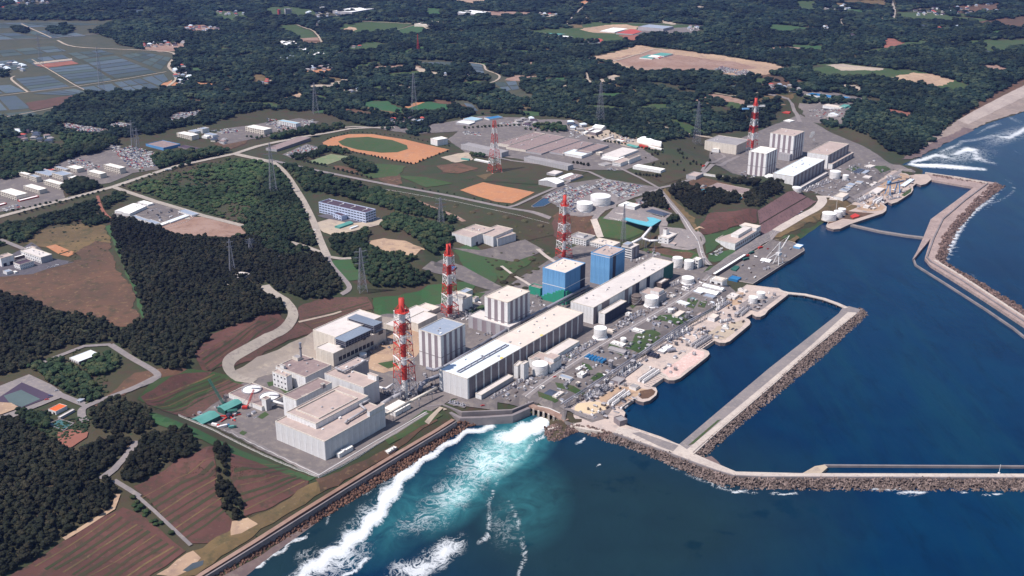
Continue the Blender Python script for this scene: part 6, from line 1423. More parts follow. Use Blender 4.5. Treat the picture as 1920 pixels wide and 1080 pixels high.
# works yard on the left plateau
for lb, L, F_, R_, yb, rf in [('left white roofed shed of the fenced works yard',(890,490),(930,508),(1055,450),530,'white'),('second white roofed shed of the fenced works yard',(932,510),(972,522),(1095,462),545,'white'),('small far white roofed shed of the fenced works yard',(1040,432),(1110,455),(1140,440),470,'white'),
    ('blue roofed shed at the near edge of the fenced works yard',(980,540),(1088,578),(1110,566),595,'bluegrey'),('short blue roofed shed at the near corner of the fenced works yard',(1090,572),(1160,600),(1185,585),618,'bluegrey'),('long blue roofed shed on the right edge of the fenced works yard',(1255,580),(1278,592),(1420,538),600,'bluewhite'),
    ('bluish roofed shed beside the pale side road',(1340,500),(1440,535),(1478,518),548,'bluegrey'),('low white shed at the bottom corner of the fenced works yard',(1165,615),(1185,625),(1265,592),632,'white')]:
    Bd('works_shed', lb, 'shed', q('e',*L), q('e',*F_), q('e',*R_), q('e',0,yb)[1], wall='white', roof=rf, snap=None)
# dormitory estate
for lb, L, F_, R_, yb, w, rf in [('nearest bright roofed dormitory at the left frame edge',(-60,550),(240,615),(400,570),700,(3,8),'white'),('dormitory second nearest to the main road, behind the nearest one',(315,470),(585,530),(650,495),600,(3,9),'white'),
    ('dormitory beside the dark round grove, left of it',(630,385),(905,450),(965,425),535,(3,9),'white'),('dormitory half hidden by the dark round grove',(990,325),(1175,375),(1245,345),425,(3,7),'white'),('dormitory right of the grove with blue shaded end',(1285,245),(1500,290),(1585,265),365,(3,8),'white'),
    ('rightmost dormitory of the estate near the car park',(1535,150),(1795,205),(1860,180),295,(3,9),'white'),('short dormitory with white roof in the middle rear of the estate',(1000,175),(1150,215),(1250,185),280,(3,6),'white'),('blue grey roofed dormitory in the estate centre',(780,270),(935,315),(1045,270),395,(3,6),'bluegrey'),
    ('left end dormitory with white roof at the rear of the estate',(250,265),(410,300),(465,285),370,(2,6),'white'),('purple walled dormitory right of the rear left one',(415,310),(540,340),(610,320),425,(3,5),'bluegrey'),('long grey roofed dormitory wing behind the estate centre',(375,215),(730,315),(830,265),345,(2,11),'bluegrey'),
    ('grey roofed hall at the rear right of the estate',(800,185),(990,225),(1010,210),262,(1,6),'bluegrey')]:
    Bd('dormitory', lb, 'dormitory', q('V',*L), q('V',*F_), q('V',*R_), q('V',0,yb)[1], wall='cream', roof=rf, winL=w+(.6,.42), group='dormitories of the estate by the main road')
Bd('canteen', 'large flat red roofed canteen behind the dormitories', 'building', q('V',515,205), q('V',700,250), q('V',810,215), q('V',0,275)[1], wall='cream', roof='red')
for k,(L,F_,R_,yb) in enumerate([((290,685),(300,700),(560,625),712),((-60,775),(-50,790),(95,742),795)]): Bd('bicycle_shed', ['long red fronted bicycle shed in front of the nearest dormitory','short red fronted bicycle shed at the left frame edge'][k], 'shed', q('V',*L), q('V',*F_), q('V',*R_), q('V',0,yb)[1], wall='red', roof='white')
# lab group at left
Bd('laboratory', 'white two part laboratory with violet shaded flank on the dry field', 'laboratory', q('X',290,400), q('X',610,500), q('X',775,450), 420+600/8, wall='white', roof='pale', winL=(2,9,.35,.3), vents=4, wallR='grey'); Bd('laboratory', 'rear wing of the laboratory with roof equipment', 'laboratory', q('X',370,365), q('X',440,385), q('X',540,345), 420+440/8, wall='white', roof='tan', vents=5)  # grey flank wall puts the shade into its colour
Bd('laboratory', 'blue white laboratory cube at the left frame edge', 'laboratory', q('X',-60,480), q('X',10,515), q('X',210,465), 420+650/8, wall='white', roof='tan', doorsR=2, vents=3); Bd('laboratory', 'dark purple roofed house in front of the laboratory', 'house', q('X',185,580), q('X',295,610), q('X',515,555), 420+695/8, wall='white', roof='dark', winL=(2,4,.35,.3), winR=(2,8,.3,.3), snap=PLANT_RZ)
Bd('garage_shed', 'small white roofed garage between the laboratory buildings', 'garage', q('X',205,490), q('X',225,500), q('X',370,460), 420+545/8, wall='brown', roof='white'); Bd('garage_shed', 'small blue cube hut at the near left of the laboratory', 'hut', q('X',40,700), q('X',100,722), q('X',185,695), 420+770/8, wall='pale', roof='bluegrey'); Bd('garage_shed', 'tiny white hut next to the small blue cube hut', 'hut', q('X',185,720), q('X',225,735), q('X',250,720), 420+752/8, wall='white', roof='white')
Bd('warehouse', 'white roofed open fronted shed in the clearing of the left wood', 'warehouse', q('Z',1025,90), q('Z',1180,145), q('Z',1470,15), 660+190/8, wall='white', roof='bluewhite', doorsL=5, wallR='brown')
Bd('pump_house', 'bright orange roofed hut by the settling pond', 'hut', q('Z',745,845), q('Z',835,890), q('Z',990,800), 660+945/8, wall='white', roof='orange', doorsL=2, snap=None); Bd('pump_house', 'long low pale platform beside the orange roofed hut', 'platform', q('Z',880,975), q('Z',905,990), q('Z',1120,870), H=2, wall='grey', roof='pale', snap=None); Bd('pump_house', 'small grey shed across the road from the orange roofed hut', 'hut', q('Z',1155,735), q('Z',1200,760), q('Z',1265,720), 660+775/8, wall='grey', roof='bluegrey', snap=None)
# settling ponds
def pond(name, label, pts, depth, m_, rim, z_up=.5, berm=None, inset=6):
    w = Gl(pts); c = (sum(p[0] for p in w)/len(w), sum(p[1] for p in w)/len(w)); z = float(hz(*c)); t = empty(name, (c[0],c[1],z), 0, label, 'pond'); lw = [(x-c[0], y-c[1]) for x, y in w]
    MB().prism(lw, -1, .25+z_up).build('basin_floor', m_, t); b = MB()
    for a, e in zip(lw, lw[1:]+lw[:1]): b.bar((*a, .2+z_up), (*e, .2+z_up), rim, 0, 4)
    b.build('rim', berm or M_roadg, t); return t
sheet('pond_berm', [q('Z',-300,650), q('Z',0,545), q('Z',420,358), q('Z',770,530), q('Z',760,575), q('Z',925,690), q('Z',330,930), q('Z',0,1060), q('Z',-400,1100)], M_roadg, .3, 1)
pond('settling_pond', 'square settling pond with dark lined banks and green water at the left edge', [q('Z',-250,790), q('Z',10,690), q('Z',330,475), q('Z',800,680), q('Z',330,860), q('Z',-100,900)], 4, mat('dark pond liner', (.065,.045,.075), (.055,.04,.065)), 1.0)
sheet('pond_bank', [q('Z',-250,790), q('Z',10,690), q('Z',330,475), q('Z',800,680), q('Z',330,860), q('Z',-100,900)], MATS['dark pond liner'], 1.0)
sheet('pond_water', [q('Z',60,680), q('Z',320,590), q('Z',610,730), q('Z',330,850), q('Z',150,790)], mat('green grey pond water', (.10,.13,.12), (.085,.11,.105), rough=.2), 1.2)
sheet('pond_bank', [q('Z',-200,830), q('Z',0,770), q('Z',170,790), q('Z',300,855), q('Z',20,960), q('Z',-200,1000)], M_sand, 1.4, 1)
pond('settling_pond', 'small rectangular pond with teal water below the orange roofed hut', [q('Z',720,1090), q('Z',900,1020), q('Z',1110,1080), q('Z',960,1190), q('Z',850,1150)], 2, mat('teal pond water', (.06,.14,.14), (.05,.12,.12), rough=.2), .8)
pond('reservoir', 'narrow blue fire water reservoir on the plateau beside the car park', [q('g',145,470), q('g',230,410), q('g',325,405), q('g',320,425), q('g',240,470), q('g',165,478)], 2, mat('blue reservoir water', (.02,.05,.10), (.018,.045,.09), rough=.15), .7)
pond('reservoir', 'deep blue basin beside the grey ramp under the second stack', [(822,495),(832,491),(856,503),(850,509),(836,505)], 2, C['pool'], .6)
sheet('sports_court', [(108,812),(135,806),(165,812),(162,822),(132,842),(112,835)], M_redearth, .3, 1)
# == stacks, towers, pipes
Stack('nearest red and white lattice stack with red crown in front of the turbine hall', 760, 559.5, 745, 47, 27, [(559.5,'r'),(584,'w'),(604,'r'),(627,'w'),(643,'r'),(668,'w'),(683,'r'),(711,'g')], 3.1)
Stack('second red and white lattice stack behind the grey roofed striped cube', 844, 457.5, 594, 35, 17, [(457.5,'r'),(478,'w'),(496,'r'),(514,'w'),(532,'r'),(551,'w'),(571,'r'),(588,'g')], 2.8, 2)
Stack('third red and white lattice stack between the blue cubes and the plateau', 1057, 366, 486, 32, 15, [(366,'r'),(385,'w'),(402,'r'),(419,'w'),(435,'r'),(451,'w'),(467,'r'),(482,'g')], 2.5)
Stack('far red and white stack with crossing platform beside the far striped cubes', 1409, 184, 291, 22, 9, [(184,'r'),(198,'w'),(211,'r'),(223,'w'),(236,'r'),(249,'w'),(262,'r'),(277,'g')], 2.8)
c = P(1410,199,0); g_ = G(1409,291); z = z_at(1410,199,g_.y); e = empty('crossing_platform', (g_.x, g_.y, z), R(10), 'wide white working platform hung across the top of the far stack', 'platform'); b = MB(); b.box(-17,-2,-1.5,20,2,.4); b.build('deck', C['wht'], e); b = MB(); [b.bar((x,y,.4),(x,y,2.2),.15) for x in range(-16,21,4) for y in (-2,2)]; b.box(-17,-2.1,2.1,20,-1.9,2.4); b.box(-17,1.9,2.1,20,2.1,2.4); b.build('railing', C['wht'], e); b = MB(); b.box(-28,-3,-6,-14,3,-3.4); b.build('hanging_stage', C['blue'], e)
Stack('red and white lattice mast on the grass left of the depot sheds', 927.5, 226, 322, 27, 6, [(226,'r'),(240,'w'),(251,'r'),(268,'w'),(280,'r'),(296,'w'),(308,'r')], 1, mastonly=True)
for lb, x, yt, yb, w in [('transmission tower at the lower left corner of the rice plain wood',192,88,172,14),('faint transmission tower standing in the upper left rice paddies',79,62,126,10),('transmission tower in the hill wood above the estate car parks',592,155,213,14),('transmission tower beside the bright green crop fields',777,137,213,14),
    ('transmission tower above the depot at the wood edge',1125,154,229,17),('transmission tower in the wood left of the cream switch building',1306,190,270,16),('transmission tower over the estate car park at left',252,226,284,12),('transmission tower at the forked road junction',513,268,366,18),
    ('transmission tower beside the lawn below the sand patch',680,465,547,20),('transmission tower on the hillside above the substation',827,370,423,15),('small transmission tower right of the blue radio tower',470,447,470,8),('twin transmission tower behind the estate car park',262,240,296,11)]:
    Pylon(lb, x, yt, yb, w, 3, group='transmission towers')
Pylon('slender red and grey mast on the slope below the turquoise terrace', 1168.5, 382, 452, 9, 0, name='lattice_mast'); Pylon('small red and white mast far in the upper middle wood', 784, 64, 98, 5, 0, 'red', name='lattice_mast')
Pylon('blue grey radio tower with round platforms in the left pines', 436, 449, 512, 14, 2, 'steel', name='radio_tower', armw=.4)
Pipe('pair of thick steel pipes along the turbine halls, upper pipe', [(800,690,12),(814,694,12),(832,688.5,13),(921,635,13),(960,612,13),(1025,577,13),(1092,542,13),(1104,536,13)], 1.9)
Pipe('thinner steel pipe below the thick one along the turbine halls', [(834,692,9),(925,639,9),(964,616.5,9),(1028,581,9),(1095,547,9)], 1.2)
Pipe('red brown pipe along the roof edge of the near turbine hall', [(850,682,11),(905,648,11)], .8, m_='redroof')
Pipe('big dark duct rising from the nearest stack towards the turbine hall', [(786,734,3),(790,722,7),(800,714,9),(827,703,11)], 2.6, m_='steel'); Pipe('large duct running from the foreground building to the nearest stack', [(716,757,9),(735,746,9),(757,736,8)], 2.2, m_='grey')
Pipe('long straight covered conveyor bridge in front of the nearest stack', [(721,778,12),(770,752,12),(819,727,12)], 1.6, m_='cream', n=4); Pipe('white pipe hooking round the pale block behind the foreground building', [(711,726,8),(723,729,8),(737,720,8)], 1.3, m_='wht')
def roof_pipe(label, pts, z, r_, m_='steel'):
    w = [P(x, y, z) for x, y in pts]; c = w[0]; t = empty('roof_pipe', c, 0, label, 'pipe'); b = MB(); b.tube([p-c for p in w], r_, 0, 12)
    for p in w[1:-1]: k = len(b.v); b.v += [tuple(Vector(v)*r_*1.03+(p-c)) for v in I2[0]]; b.f += [[k+i for i in f] for f in I2[1]]; b.m += [0]*len(I2[1])
    b.build('pipe', C[m_], t, smooth=True); s = MB(); n = 0
    for a, e in zip(w[:-1], w[1:]):
        for i in range(max(1, int((e-a).length/6))): p = a.lerp(e, (i+.5)/max(1, int((e-a).length/6)))-c; s.box(p.x-.3,p.y-.3,-2.6,p.x+.3,p.y+.3,0)
    s.build('support', C['steel'], t)
zb_ = zroof+1.6
roof_pipe('thick bent pipe crossing the brown roof of the foreground building', [q('B',1180,420), q('B',1215,385), q('B',1490,225), q('B',1400,150), q('B',1440,125), q('B',1545,75)], zb_, 1.25, 'grey')
roof_pipe('thick bent pipe on the rear wing behind the pale block', [q('A',1030,395), q('A',1150,445), q('A',1300,380), q('A',1490,290)], 39.5, 1.1, 'grey')
# clarifier building with the two round white tanks
tcl, dcl = Bd('clarifier_building', 'open topped building holding two round white clarifiers beside the crane yard', 'building', q('z',845,360), q('z',1450,600), q('z',1850,385), q('z',0,690)[1], wall='white', roof='brown', panL=5, up=[])
W1, D1, H1 = dcl
for k, (x, y) in enumerate([(1265,290), (1580,415)]):
    o = P(*q('z',x,y), 10+H1); e = empty('clarifier', o, 0, ['left round white clarifier in the open topped building','right round white clarifier in the open topped building'][k], 'clarifier'); r_ = 10.2
    MB().lathe([(r_+.9,-1.5),(r_+.9,.8),(r_,.8),(r_,-.1)], n=40, cap=False).build('rim', C['grey'], e); MB().lathe([(r_,-.1),(r_*.5,.6),(1.6,1.1)], n=40).build('dome', RF['white'], e); MB().lathe([(1.6,1),(1.6,2.4),(.4,2.8)], n=12).build('hub', C['wht'], e)
    b = MB(); b.box(0,-.5,1,r_+1.2,.5,2); b.build('walkway', C['steel'], e)
Bd('link_block', 'white link block with overhead bridge between clarifiers and foreground building', 'building', q('z',1445,440), q('z',1520,475), q('z',1610,430), q('z',0,690)[1], wall='white', roof='brown', wallR='grey')
Pipe('white covered bridge from the link block into the tall narrow block', [(*q('z',1620,490),9),(*q('z',1850,560),9)], 1.6, m_='wht', legs=False, name='gangway', cat='walkway', n=4)
# crane yard
for lb, L, F_, R_, yb in [('front teal barrel roofed shed in the crane yard',(215,770),(365,870),(590,690),880),('rear teal barrel roofed shed in the crane yard',(700,560),(780,640),(1045,480),665)]:
    Bd('yard_shed', lb, 'shed', q('z',*L), q('z',*F_), q('z',*R_), H=8, zb=10, wall='dgreen', roof='teal', gable='u')
def crawler_crane(label, px_, col, boom, rz=0, s=1.0):
    """tracked crane: two tracks, body, cab, counterweight and a lattice boom ending at boom (x, y, z) in metres from the base"""
    g = G(*px_); t = empty('crawler_crane', g, rz, label, 'crane')
    for y in (-2.4, 2.4):
        b = MB(); pr = [(-3.6,.3),(-3.2,1.2),(3.2,1.2),(3.6,.3),(3.2,0),(-3.2,0)]; k = len(b.v)
        b.v += [(a*s, (y-.5)*s, z*s) for a, z in pr]+[(a*s, (y+.5)*s, z*s) for a, z in pr]; b.f += [[k+5-i for i in range(6)][::-1],[k+6+i for i in range(6)][::-1]]+[[k+i,k+(i+1)%6,k+6+(i+1)%6,k+6+i] for i in range(6)]; b.m += [0]*8; b.build('track', C['dark'], t)
    MB().box(-4*s,-2*s,1.4*s,2.4*s,2*s,3.8*s).build('body', C[col], t); MB().box(2.4*s,-2*s,1.4*s,4*s,-.3*s,4.2*s).build('cab', C['glass'], t); MB().box(-5*s,-2.1*s,1.4*s,-4.02*s,2.1*s,3.4*s).build('counterweight', C['steel'], t)
    b = MB(); a = Vector((2*s,0,2.4*s)); e = Vector(boom); n = 12; d = (e-a).normalized(); sd_ = d.cross(Vector((0,0,1))).normalized()*.8*s; up_ = sd_.cross(d).normalized()*.8*s
    for i in range(n):
        p0, p1 = a.lerp(e, i/n), a.lerp(e, (i+1)/n)
        for u_ in (sd_+up_, sd_-up_, -sd_-up_, -sd_+up_): b.bar(p0+u_, p1+u_, .22*s)
        b.bar(p0+sd_+up_, p1-sd_+up_, .14*s); b.bar(p0+sd_-up_, p1+sd_+up_, .14*s); b.bar(p0-sd_-up_, p1-sd_+up_, .14*s)
    b.build('boom', C[col], t); b = MB(); b.bar(e, (e.x,e.y,max(3,e.z-12)), .12); b.bar((-4*s,0,6*s), e, .1); b.bar((-3*s,0,3.8*s),(-4*s,0,6*s),.2); b.build('cable', C['dark'], t); return t
crawler_crane('dark green crane with long boom leaning left over the crane yard', q('z',760,640), 'dgreen', (-20,24,24), 0, 1.1)
crawler_crane('red boomed crane standing against the clarifier wall', q('z',1160,640), 'red', (9,7,20), 0, .9)
g = G(*q('z',860,800)); t = empty('drill_rig', g, R(15), 'red star shaped foundation rig spread on the crane yard ground', 'rig')
for k in range(5):
    a = k*1.257+.2; b = MB(); b.bar((0,0,2.2),(math.cos(a)*13,math.sin(a)*13,1.2),1.1,0,4,.6); b.box(math.cos(a)*13-1.3,math.sin(a)*13-1.3,-.2,math.cos(a)*13+1.3,math.sin(a)*13+1.3,.6); b.build('outrigger', C['red'], t)
MB().lathe([(3,0),(3,4),(1.5,5.5)], n=12).build('turntable', C['navy'], t); b = MB(); b.box(-1.5,4,0,9,9,5.5); b.build('engine_house', C['dgreen'], t)
def truck(label, px_, rz, col, cargo, L_=9, zb=None, name='truck'):
    g = G(*px_) if zb is None else P(*px_, zb); t = empty(name, g, rz, label, 'truck'); b = MB(); b.box(-L_/2,-1.2,.9,L_/2-2.4,1.2,1.2); b.build('chassis', C['dark'], t)
    MB().box(L_/2-2.3,-1.2,.7,L_/2,1.2,3.0).build('cab', C[col], t); MB().box(L_/2-.9,-1.22,1.9,L_/2+.03,1.22,2.7).build('windscreen', C['glass'], t); MB().box(-L_/2,-1.25,1.25,L_/2-2.5,1.25,3.6).build('cargo_box', C[cargo], t)
    for x in (-L_/2+1.2,-L_/2+2.6,L_/2-1.2):
        for y in (-1.15,1.15): b = MB(); b.bar((x,y-.15,.5),(x,y+.15,.5),.5,0,10); b.build('wheel', C['dark'], t)
    return t
truck('red and white truck parked in the crane yard front corner', q('z',620,960), R(-20), 'red', 'wht'); truck('blue truck with white load parked in the crane yard', q('z',760,985), R(30), 'pool', 'wht', 13); truck('green truck at the near side of the crane yard', q('z',925,995), R(20), 'dgreen', 'teal', 8); truck('yellowish loader truck between the teal sheds', q('z',525,885), R(60), 'orange', 'cream', 7)
truck('red trailer truck waiting beside the unloading wharf wall', q('P',205,850), R(38), 'red', 'red', 10); truck('green trailer truck on the unloading wharf', q('P',75,925), R(38), 'dgreen', 'dgreen', 10, 4.5); truck('long red truck on the coast road beside the wharf', q('K',1270,20), R(38), 'red', 'red', 13); truck('dark green truck nearest the heap on the wharf', q('K',1270,60), R(38), 'dgreen', 'dgreen', 13, 4.5)
truck('white truck on the curved ramp above the far plant', (1320,313), R(40), 'wht', 'red', 9); truck('white lorry crossing the main pale road at left', (316,320), R(24), 'wht', 'wht', 12)
# == seaside yard
for lb, L, F_, R_, yb, wl, rf, kw in [
  ('white roofed shed with barrel roof on the lawn by the inner road','I|345,720','I|560,800','I|620,760','I|0,862','grey','grey',dict(gable='v')),('flat white roofed building beside the small white tank','I|355,665','I|540,720','I|575,680','I|0,740','white','white',{}),
  ('white roofed building in the middle of the lawns','I|680,455','I|830,500','I|880,470','I|0,535','white','white',{}),('bluish roofed building with three doors above the road corner','G|1035,670','G|1190,730','G|1260,705','G|0,775','white','bluegrey',dict(doorsL=3)),
  ('square white roofed building behind the three door building','G|1295,640','G|1375,670','G|1455,625','G|0,725','white','white',dict(wallR='grey')),('dark blue hipped roof hall by the bridge road','G|820,905','G|950,965','G|1035,905','G|0,1000','grey','navyroof',dict(hip=True)),
  ('small white shed beside the dark blue hipped roof','G|735,850','G|770,865','G|810,840','G|0,885','white','white',{}),('low terrace wall block in front of the dark blue hipped roof','G|930,990','G|985,1015','G|1095,935','G|0,1030','cream','pale',{}),
  ('small white cabin above the three door building','G|1290,570','G|1340,590','G|1385,560','G|0,605','white','white',{}),('cream cabin at the lawn corner right of the three door building','G|1275,780','G|1320,797','G|1345,775','G|0,822','white','cream',{}),
  ('white roofed hall on the pink quay beside the blue tanker','I|1055,780','I|1155,805','I|1300,705','I|0,835','grey','white',{}),('greenish white roofed building with doors above the long pipe road','K|225,680','K|370,735','K|415,700','K|0,765','white','bluewhite',dict(doorsL=3)),
  ('cream house on the lawn right of the small white tank','K|165,880','K|245,905','K|355,830','K|0,940','cream','cream',{}),('mauve roofed hut beside the long pipe road','K|485,880','K|555,895','K|605,855','K|0,915','hall','tan',{}),
  ('white twin barrel roofed hall, lower part, beside the quay entrance','K|540,480','K|825,560','K|885,515','K|0,605','white','white',dict(gable='v')),('white twin barrel roofed hall, upper part, beside the quay entrance','K|620,425','K|910,495','K|960,465','K|0,545','white','white',dict(gable='v')),
  ('low bluish roof in front of the twin barrel roofed hall','K|640,590','K|775,635','K|820,600','K|0,655','grey','bluegrey',{}),('grey roofed shed left of the twin barrel roofed hall','K|465,525','K|590,565','K|640,545','K|0,590','grey','bluewhite',{}),
  ('white cube building at the wharf entrance','K|725,345','K|915,385','K|985,335','K|0,450','white','white',dict(doorsL=2,up=[(.1,.1,.9,.8,1.2,'white','cream')])),('white roofed pump house by the pump rows behind the seaside tanks','K|990,590','K|1100,625','K|1190,575','K|0,660','white','pale',{}),
  ('white barrel roofed shed beside the pier road','K|1140,490','K|1260,525','K|1320,520','K|0,555','white','pale',{}),('white open sided building in the middle of the pink quay','K|690,910','K|800,935','K|880,885','K|0,990','white','cream',dict(wallR='grey')),
  ('small white shed on the outer pink quay','K|910,1050','K|975,1070','K|1030,1045','K|0,1100','white','white',{}),('blue sheeted depot on the near corner of the wharf','K|1010,340','K|1140,375','K|1175,330','K|0,388','pool','pool',{}),
  ('grey flat pump house behind the near pump screens','J|680,485','J|820,535','J|880,470','J|0,575','hall','grey',{}),('grey green pump house beside the round lawn pier','J|955,590','J|1060,620','J|1110,575','J|0,665','white','grey',{}),
  ('white hut with square lid beside the grey pump house','J|565,495','J|625,520','J|660,490','J|0,545','white','white',{}),('grey block at the seaward corner of the outfall quay','l|770,965','l|810,1000','l|860,980','l|0,1040','hall','grey',{}),
  ('white roofed shed at the outfall road bend','l|120,860','l|150,885','l|190,850','l|0,895','white','white',{}),('white wedge hall beside the wharf crane','P|220,1000','P|340,1035','P|400,1000','P|0,1065','white','white',dict(gable='v',doorsL=3)),
  ('blue two part shed at the tip of the wharf','P|725,800','P|800,830','P|845,790','P|0,860','blue','bluewhite',{}),('small dark gate hut at the quay stairs','K|1080,560','K|1100,570','K|1110,560','K|0,580','grey','grey',{}),
  ('pale transformer house beside the road of the skirted tank','I|300,460','I|390,500','I|430,470','I|0,530','cream','cream',{}),('tiny white cabin near the far turbine annex','I|585,215','I|640,235','I|690,210','I|0,275','white','white',{}),
  ('tiny white hut by the gravel square between lawns','I|895,325','I|940,340','I|975,325','I|0,355','white','white',{}),('white roofed shed in front of the foreground conveyor','E|30,900','E|170,985','E|405,860','E|0,1060','white','white',{}),
  ('narrow hut at the foot of the large pale foreground wall','B|1040,870','B|1090,890','B|1280,765','B|0,960','white','white',{}),('white grating shed by the near sea wall path','o|722,845','o|728,848','o|744,838','o|0,853','white','white',{}),
  ('small white cabin in the lower tank compound','K|315,490','K|360,515','K|400,490','K|0,530','white','white',{}),('white cabin beside the road near the pale block','K|130,595','K|175,615','K|215,595','K|0,630','white','white',{}),
  ('small dark green shed between the lawns','K|435,640','K|480,655','K|510,640','K|0,675','teal','bluegrey',{}),('bluish kiosk by the pump rows','K|720,685','K|775,705','K|805,690','K|0,740','grey','bluewhite',{})]:
    def pp(s): k, r_ = s.split('|'); a, b_ = r_.split(','); return q(k, float(a), float(b_))
    f_ = pp(F_); on_quay = (k_ := F_.split('|')[0]) in 'JP' or lb.startswith(('white roofed hall on the pink','white open sided','small white shed on the outer','blue sheeted','grey block at the seaward','white roofed pump house','white barrel roofed shed beside'))
    Bd('service_building' if 'hall' not in lb else 'service_hall', lb, 'building', pp(L), f_, pp(R_), pp(yb)[1], zb=4.25 if on_quay else None, wall=wl, roof=rf, vents=2 if rf in ('white','pale') and f_[1] > 500 else 0, **kw)
def horiz_tanks(label, px_, n, r_, L_, gap, col, rz=PLANT_RZ, zb=None, name='tank_row'):
    g = P(*px_, zb) if zb is not None else G(*px_); t = empty(name, g, rz, label, 'tanks')
    for k in range(n):
        b = MB(); y = k*gap; b.bar((-L_/2,y,r_+.6),(L_/2,y,r_+.6),r_,0,14); o = b.build('tank', C[col], t, smooth=False)
        s = MB(); [s.box(x-.4,y-r_*.8,-.3,x+.4,y+r_*.8,.9) for x in (-L_*.3,L_*.3)]; s.build('saddle', M_conc, o)
    return t
horiz_tanks('row of blue horizontal tanks on the gravel square', q('I',250,960), 6, 1.9, 9, 4.4, 'pool'); horiz_tanks('dark blue horizontal tanks on the pink quay', q('I',1060,885), 4, 1.8, 7, 4.0, 'navy', zb=4.3); horiz_tanks('single silver blue tank beside the white quay hall', q('I',1270,800), 1, 2.4, 10, 4, 'steel', rz=R(20), zb=4.3)
def screens(label, a, b_, n, zb=4.3, rows=2, col='wht'):
    """intake screens: rows of white gantry units along a line"""
    A, Bv = P(*a, zb), P(*b_, zb); d = Bv-A; L_ = d.length; t = empty('intake_screens', A, math.atan2(d.y, d.x), label, 'pumps')
    for r_ in range(rows):
        for k in range(n):
            x = (k+.5)*L_/n; y = r_*5.5; b = MB(); w = L_/n*.40
            b.box(x-w,y-1.5,0,x+w,y+1.5,2.4); b.lathe([(w*.75,2.4),(w*.75,4.2),(w*.3,4.8)], (x,y), 8); b.build('pump_unit', C[col], t)
        b = MB(); b.bar((0,y-1.9,4.4),(L_,y-1.9,4.4),.18); b.bar((0,y+1.9,4.4),(L_,y+1.9,4.4),.18); [b.bar((k*L_/n,y+s,0),(k*L_/n,y+s,4.4),.14) for k in range(n+1) for s in (-1.9,1.9)]; b.build('gantry', C['steel'], t)
screens('double row of white pump screens at the intake nearest the outfall', q('J',700,895), q('J',960,700), 12); screens('double row of white pump screens at the second intake', q('J',1160,550), q('J',1405,385), 12); screens('double row of grey pump screens at the third intake', q('I',1620,745), q('I',1870,590), 11, col='grey'); screens('double row of grey pump screens at the fourth intake', q('K',1190,905), q('K',1300,815), 6, col='grey'); screens('short row of pale pump screens at the far quay intake', q('O',660,655), q('O',760,600), 6)
def intake(label, a, b_, n, w=6, zb=4.2):
    A, Bv = P(*a, zb), P(*b_, zb); d = Bv-A; L_ = d.length; t = empty('intake_mouth', A, math.atan2(d.y, d.x), label, 'intake')
    MB().box(0,-2,-6,L_,-.2,.4).build('front_beam', M_quay, t); MB().box(0,0,-6,L_,w,-1.5).build('sunken_floor', C['brown'], t)
    for k in range(n+1): b = MB(); x = k*L_/n; b.box(x-.4,-.2,-1.5,x+.4,w,.3); b.build('divider', C['hall'], t)
intake('open intake mouth with dividers nearest the outfall', q('J',800,925), q('J',1040,755), 8); intake('open intake mouth with dividers at the second pump screens', q('J',1250,605), q('J',1490,440), 8); intake('open intake mouth at the third pump screens', q('I',1690,765), q('I',1905,620), 6)
def pumps(label, a, b_, rows, n, zb=4.3, s=1.0):
    """yard of vertical pumps, motors and pipe manifolds"""
    A, Bv = P(*a, zb), P(*b_, zb); d = Bv-A; L_ = d.length; t = empty('pump_set', A, math.atan2(d.y, d.x), label, 'pumps'); r2 = random.Random(int(a[0]*3))
    for k in range(n):
        for r_ in range(rows):
            x = (k+.5)*L_/n+r2.uniform(-.8,.8); y = (r_+.5)*6*s+r2.uniform(-.8,.8); b = MB(); w = r2.uniform(1.1,1.9)*s; h = r2.uniform(3,6)*s
            b.lathe([(w,0),(w,h*.6),(w*.6,h*.66),(w*.6,h),(w*.2,h+.4)], (x,y), 10); b.bar((x,y,h*.3),(x,y+3.4*s,h*.3),.5*s,0,8); b.bar((x,y+3.4*s,h*.3),(x,y+3.4*s,0),.5*s,0,8); b.build('pump', C[r2.choice(['wht','grey','steel','grey'])], t)
    for r_ in range(rows+1): b = MB(); b.bar((0,r_*6*s,1),(L_,r_*6*s,1),.55*s,0,8); b.build('manifold', C['steel'], t)
    b = MB(); b.box(-1,-1,-.2,L_+1,rows*6*s+2,.12); b.build('plinth', M_roadg, t); return t
pumps('pump yard behind the intake nearest the outfall', q('J',400,800), q('J',700,620), 2, 9); pumps('pump yard behind the second intake', q('J',890,470), q('J',1160,270), 2, 9); pumps('pump yard behind the third intake', q('I',1240,650), q('I',1590,470), 2, 10); pumps('pump yard behind the seaside tank pair', q('K',840,830), q('K',1060,690), 3, 7); pumps('small pump yard on the outer pink quay', q('K',900,1010), q('K',1090,960), 1, 7, s=.8)
pumps('cluttered pump yard on the far quay', q('O',400,640), q('O',620,540), 2, 7, s=.9); pumps('pump yard near the blue gantry on the far quay', q('O',880,320), q('O',1040,250), 2, 6, s=.9); pumps('valve yard at the wharf edge of the far quay', q('O',870,600), q('O',1040,560), 1, 6, s=.7)
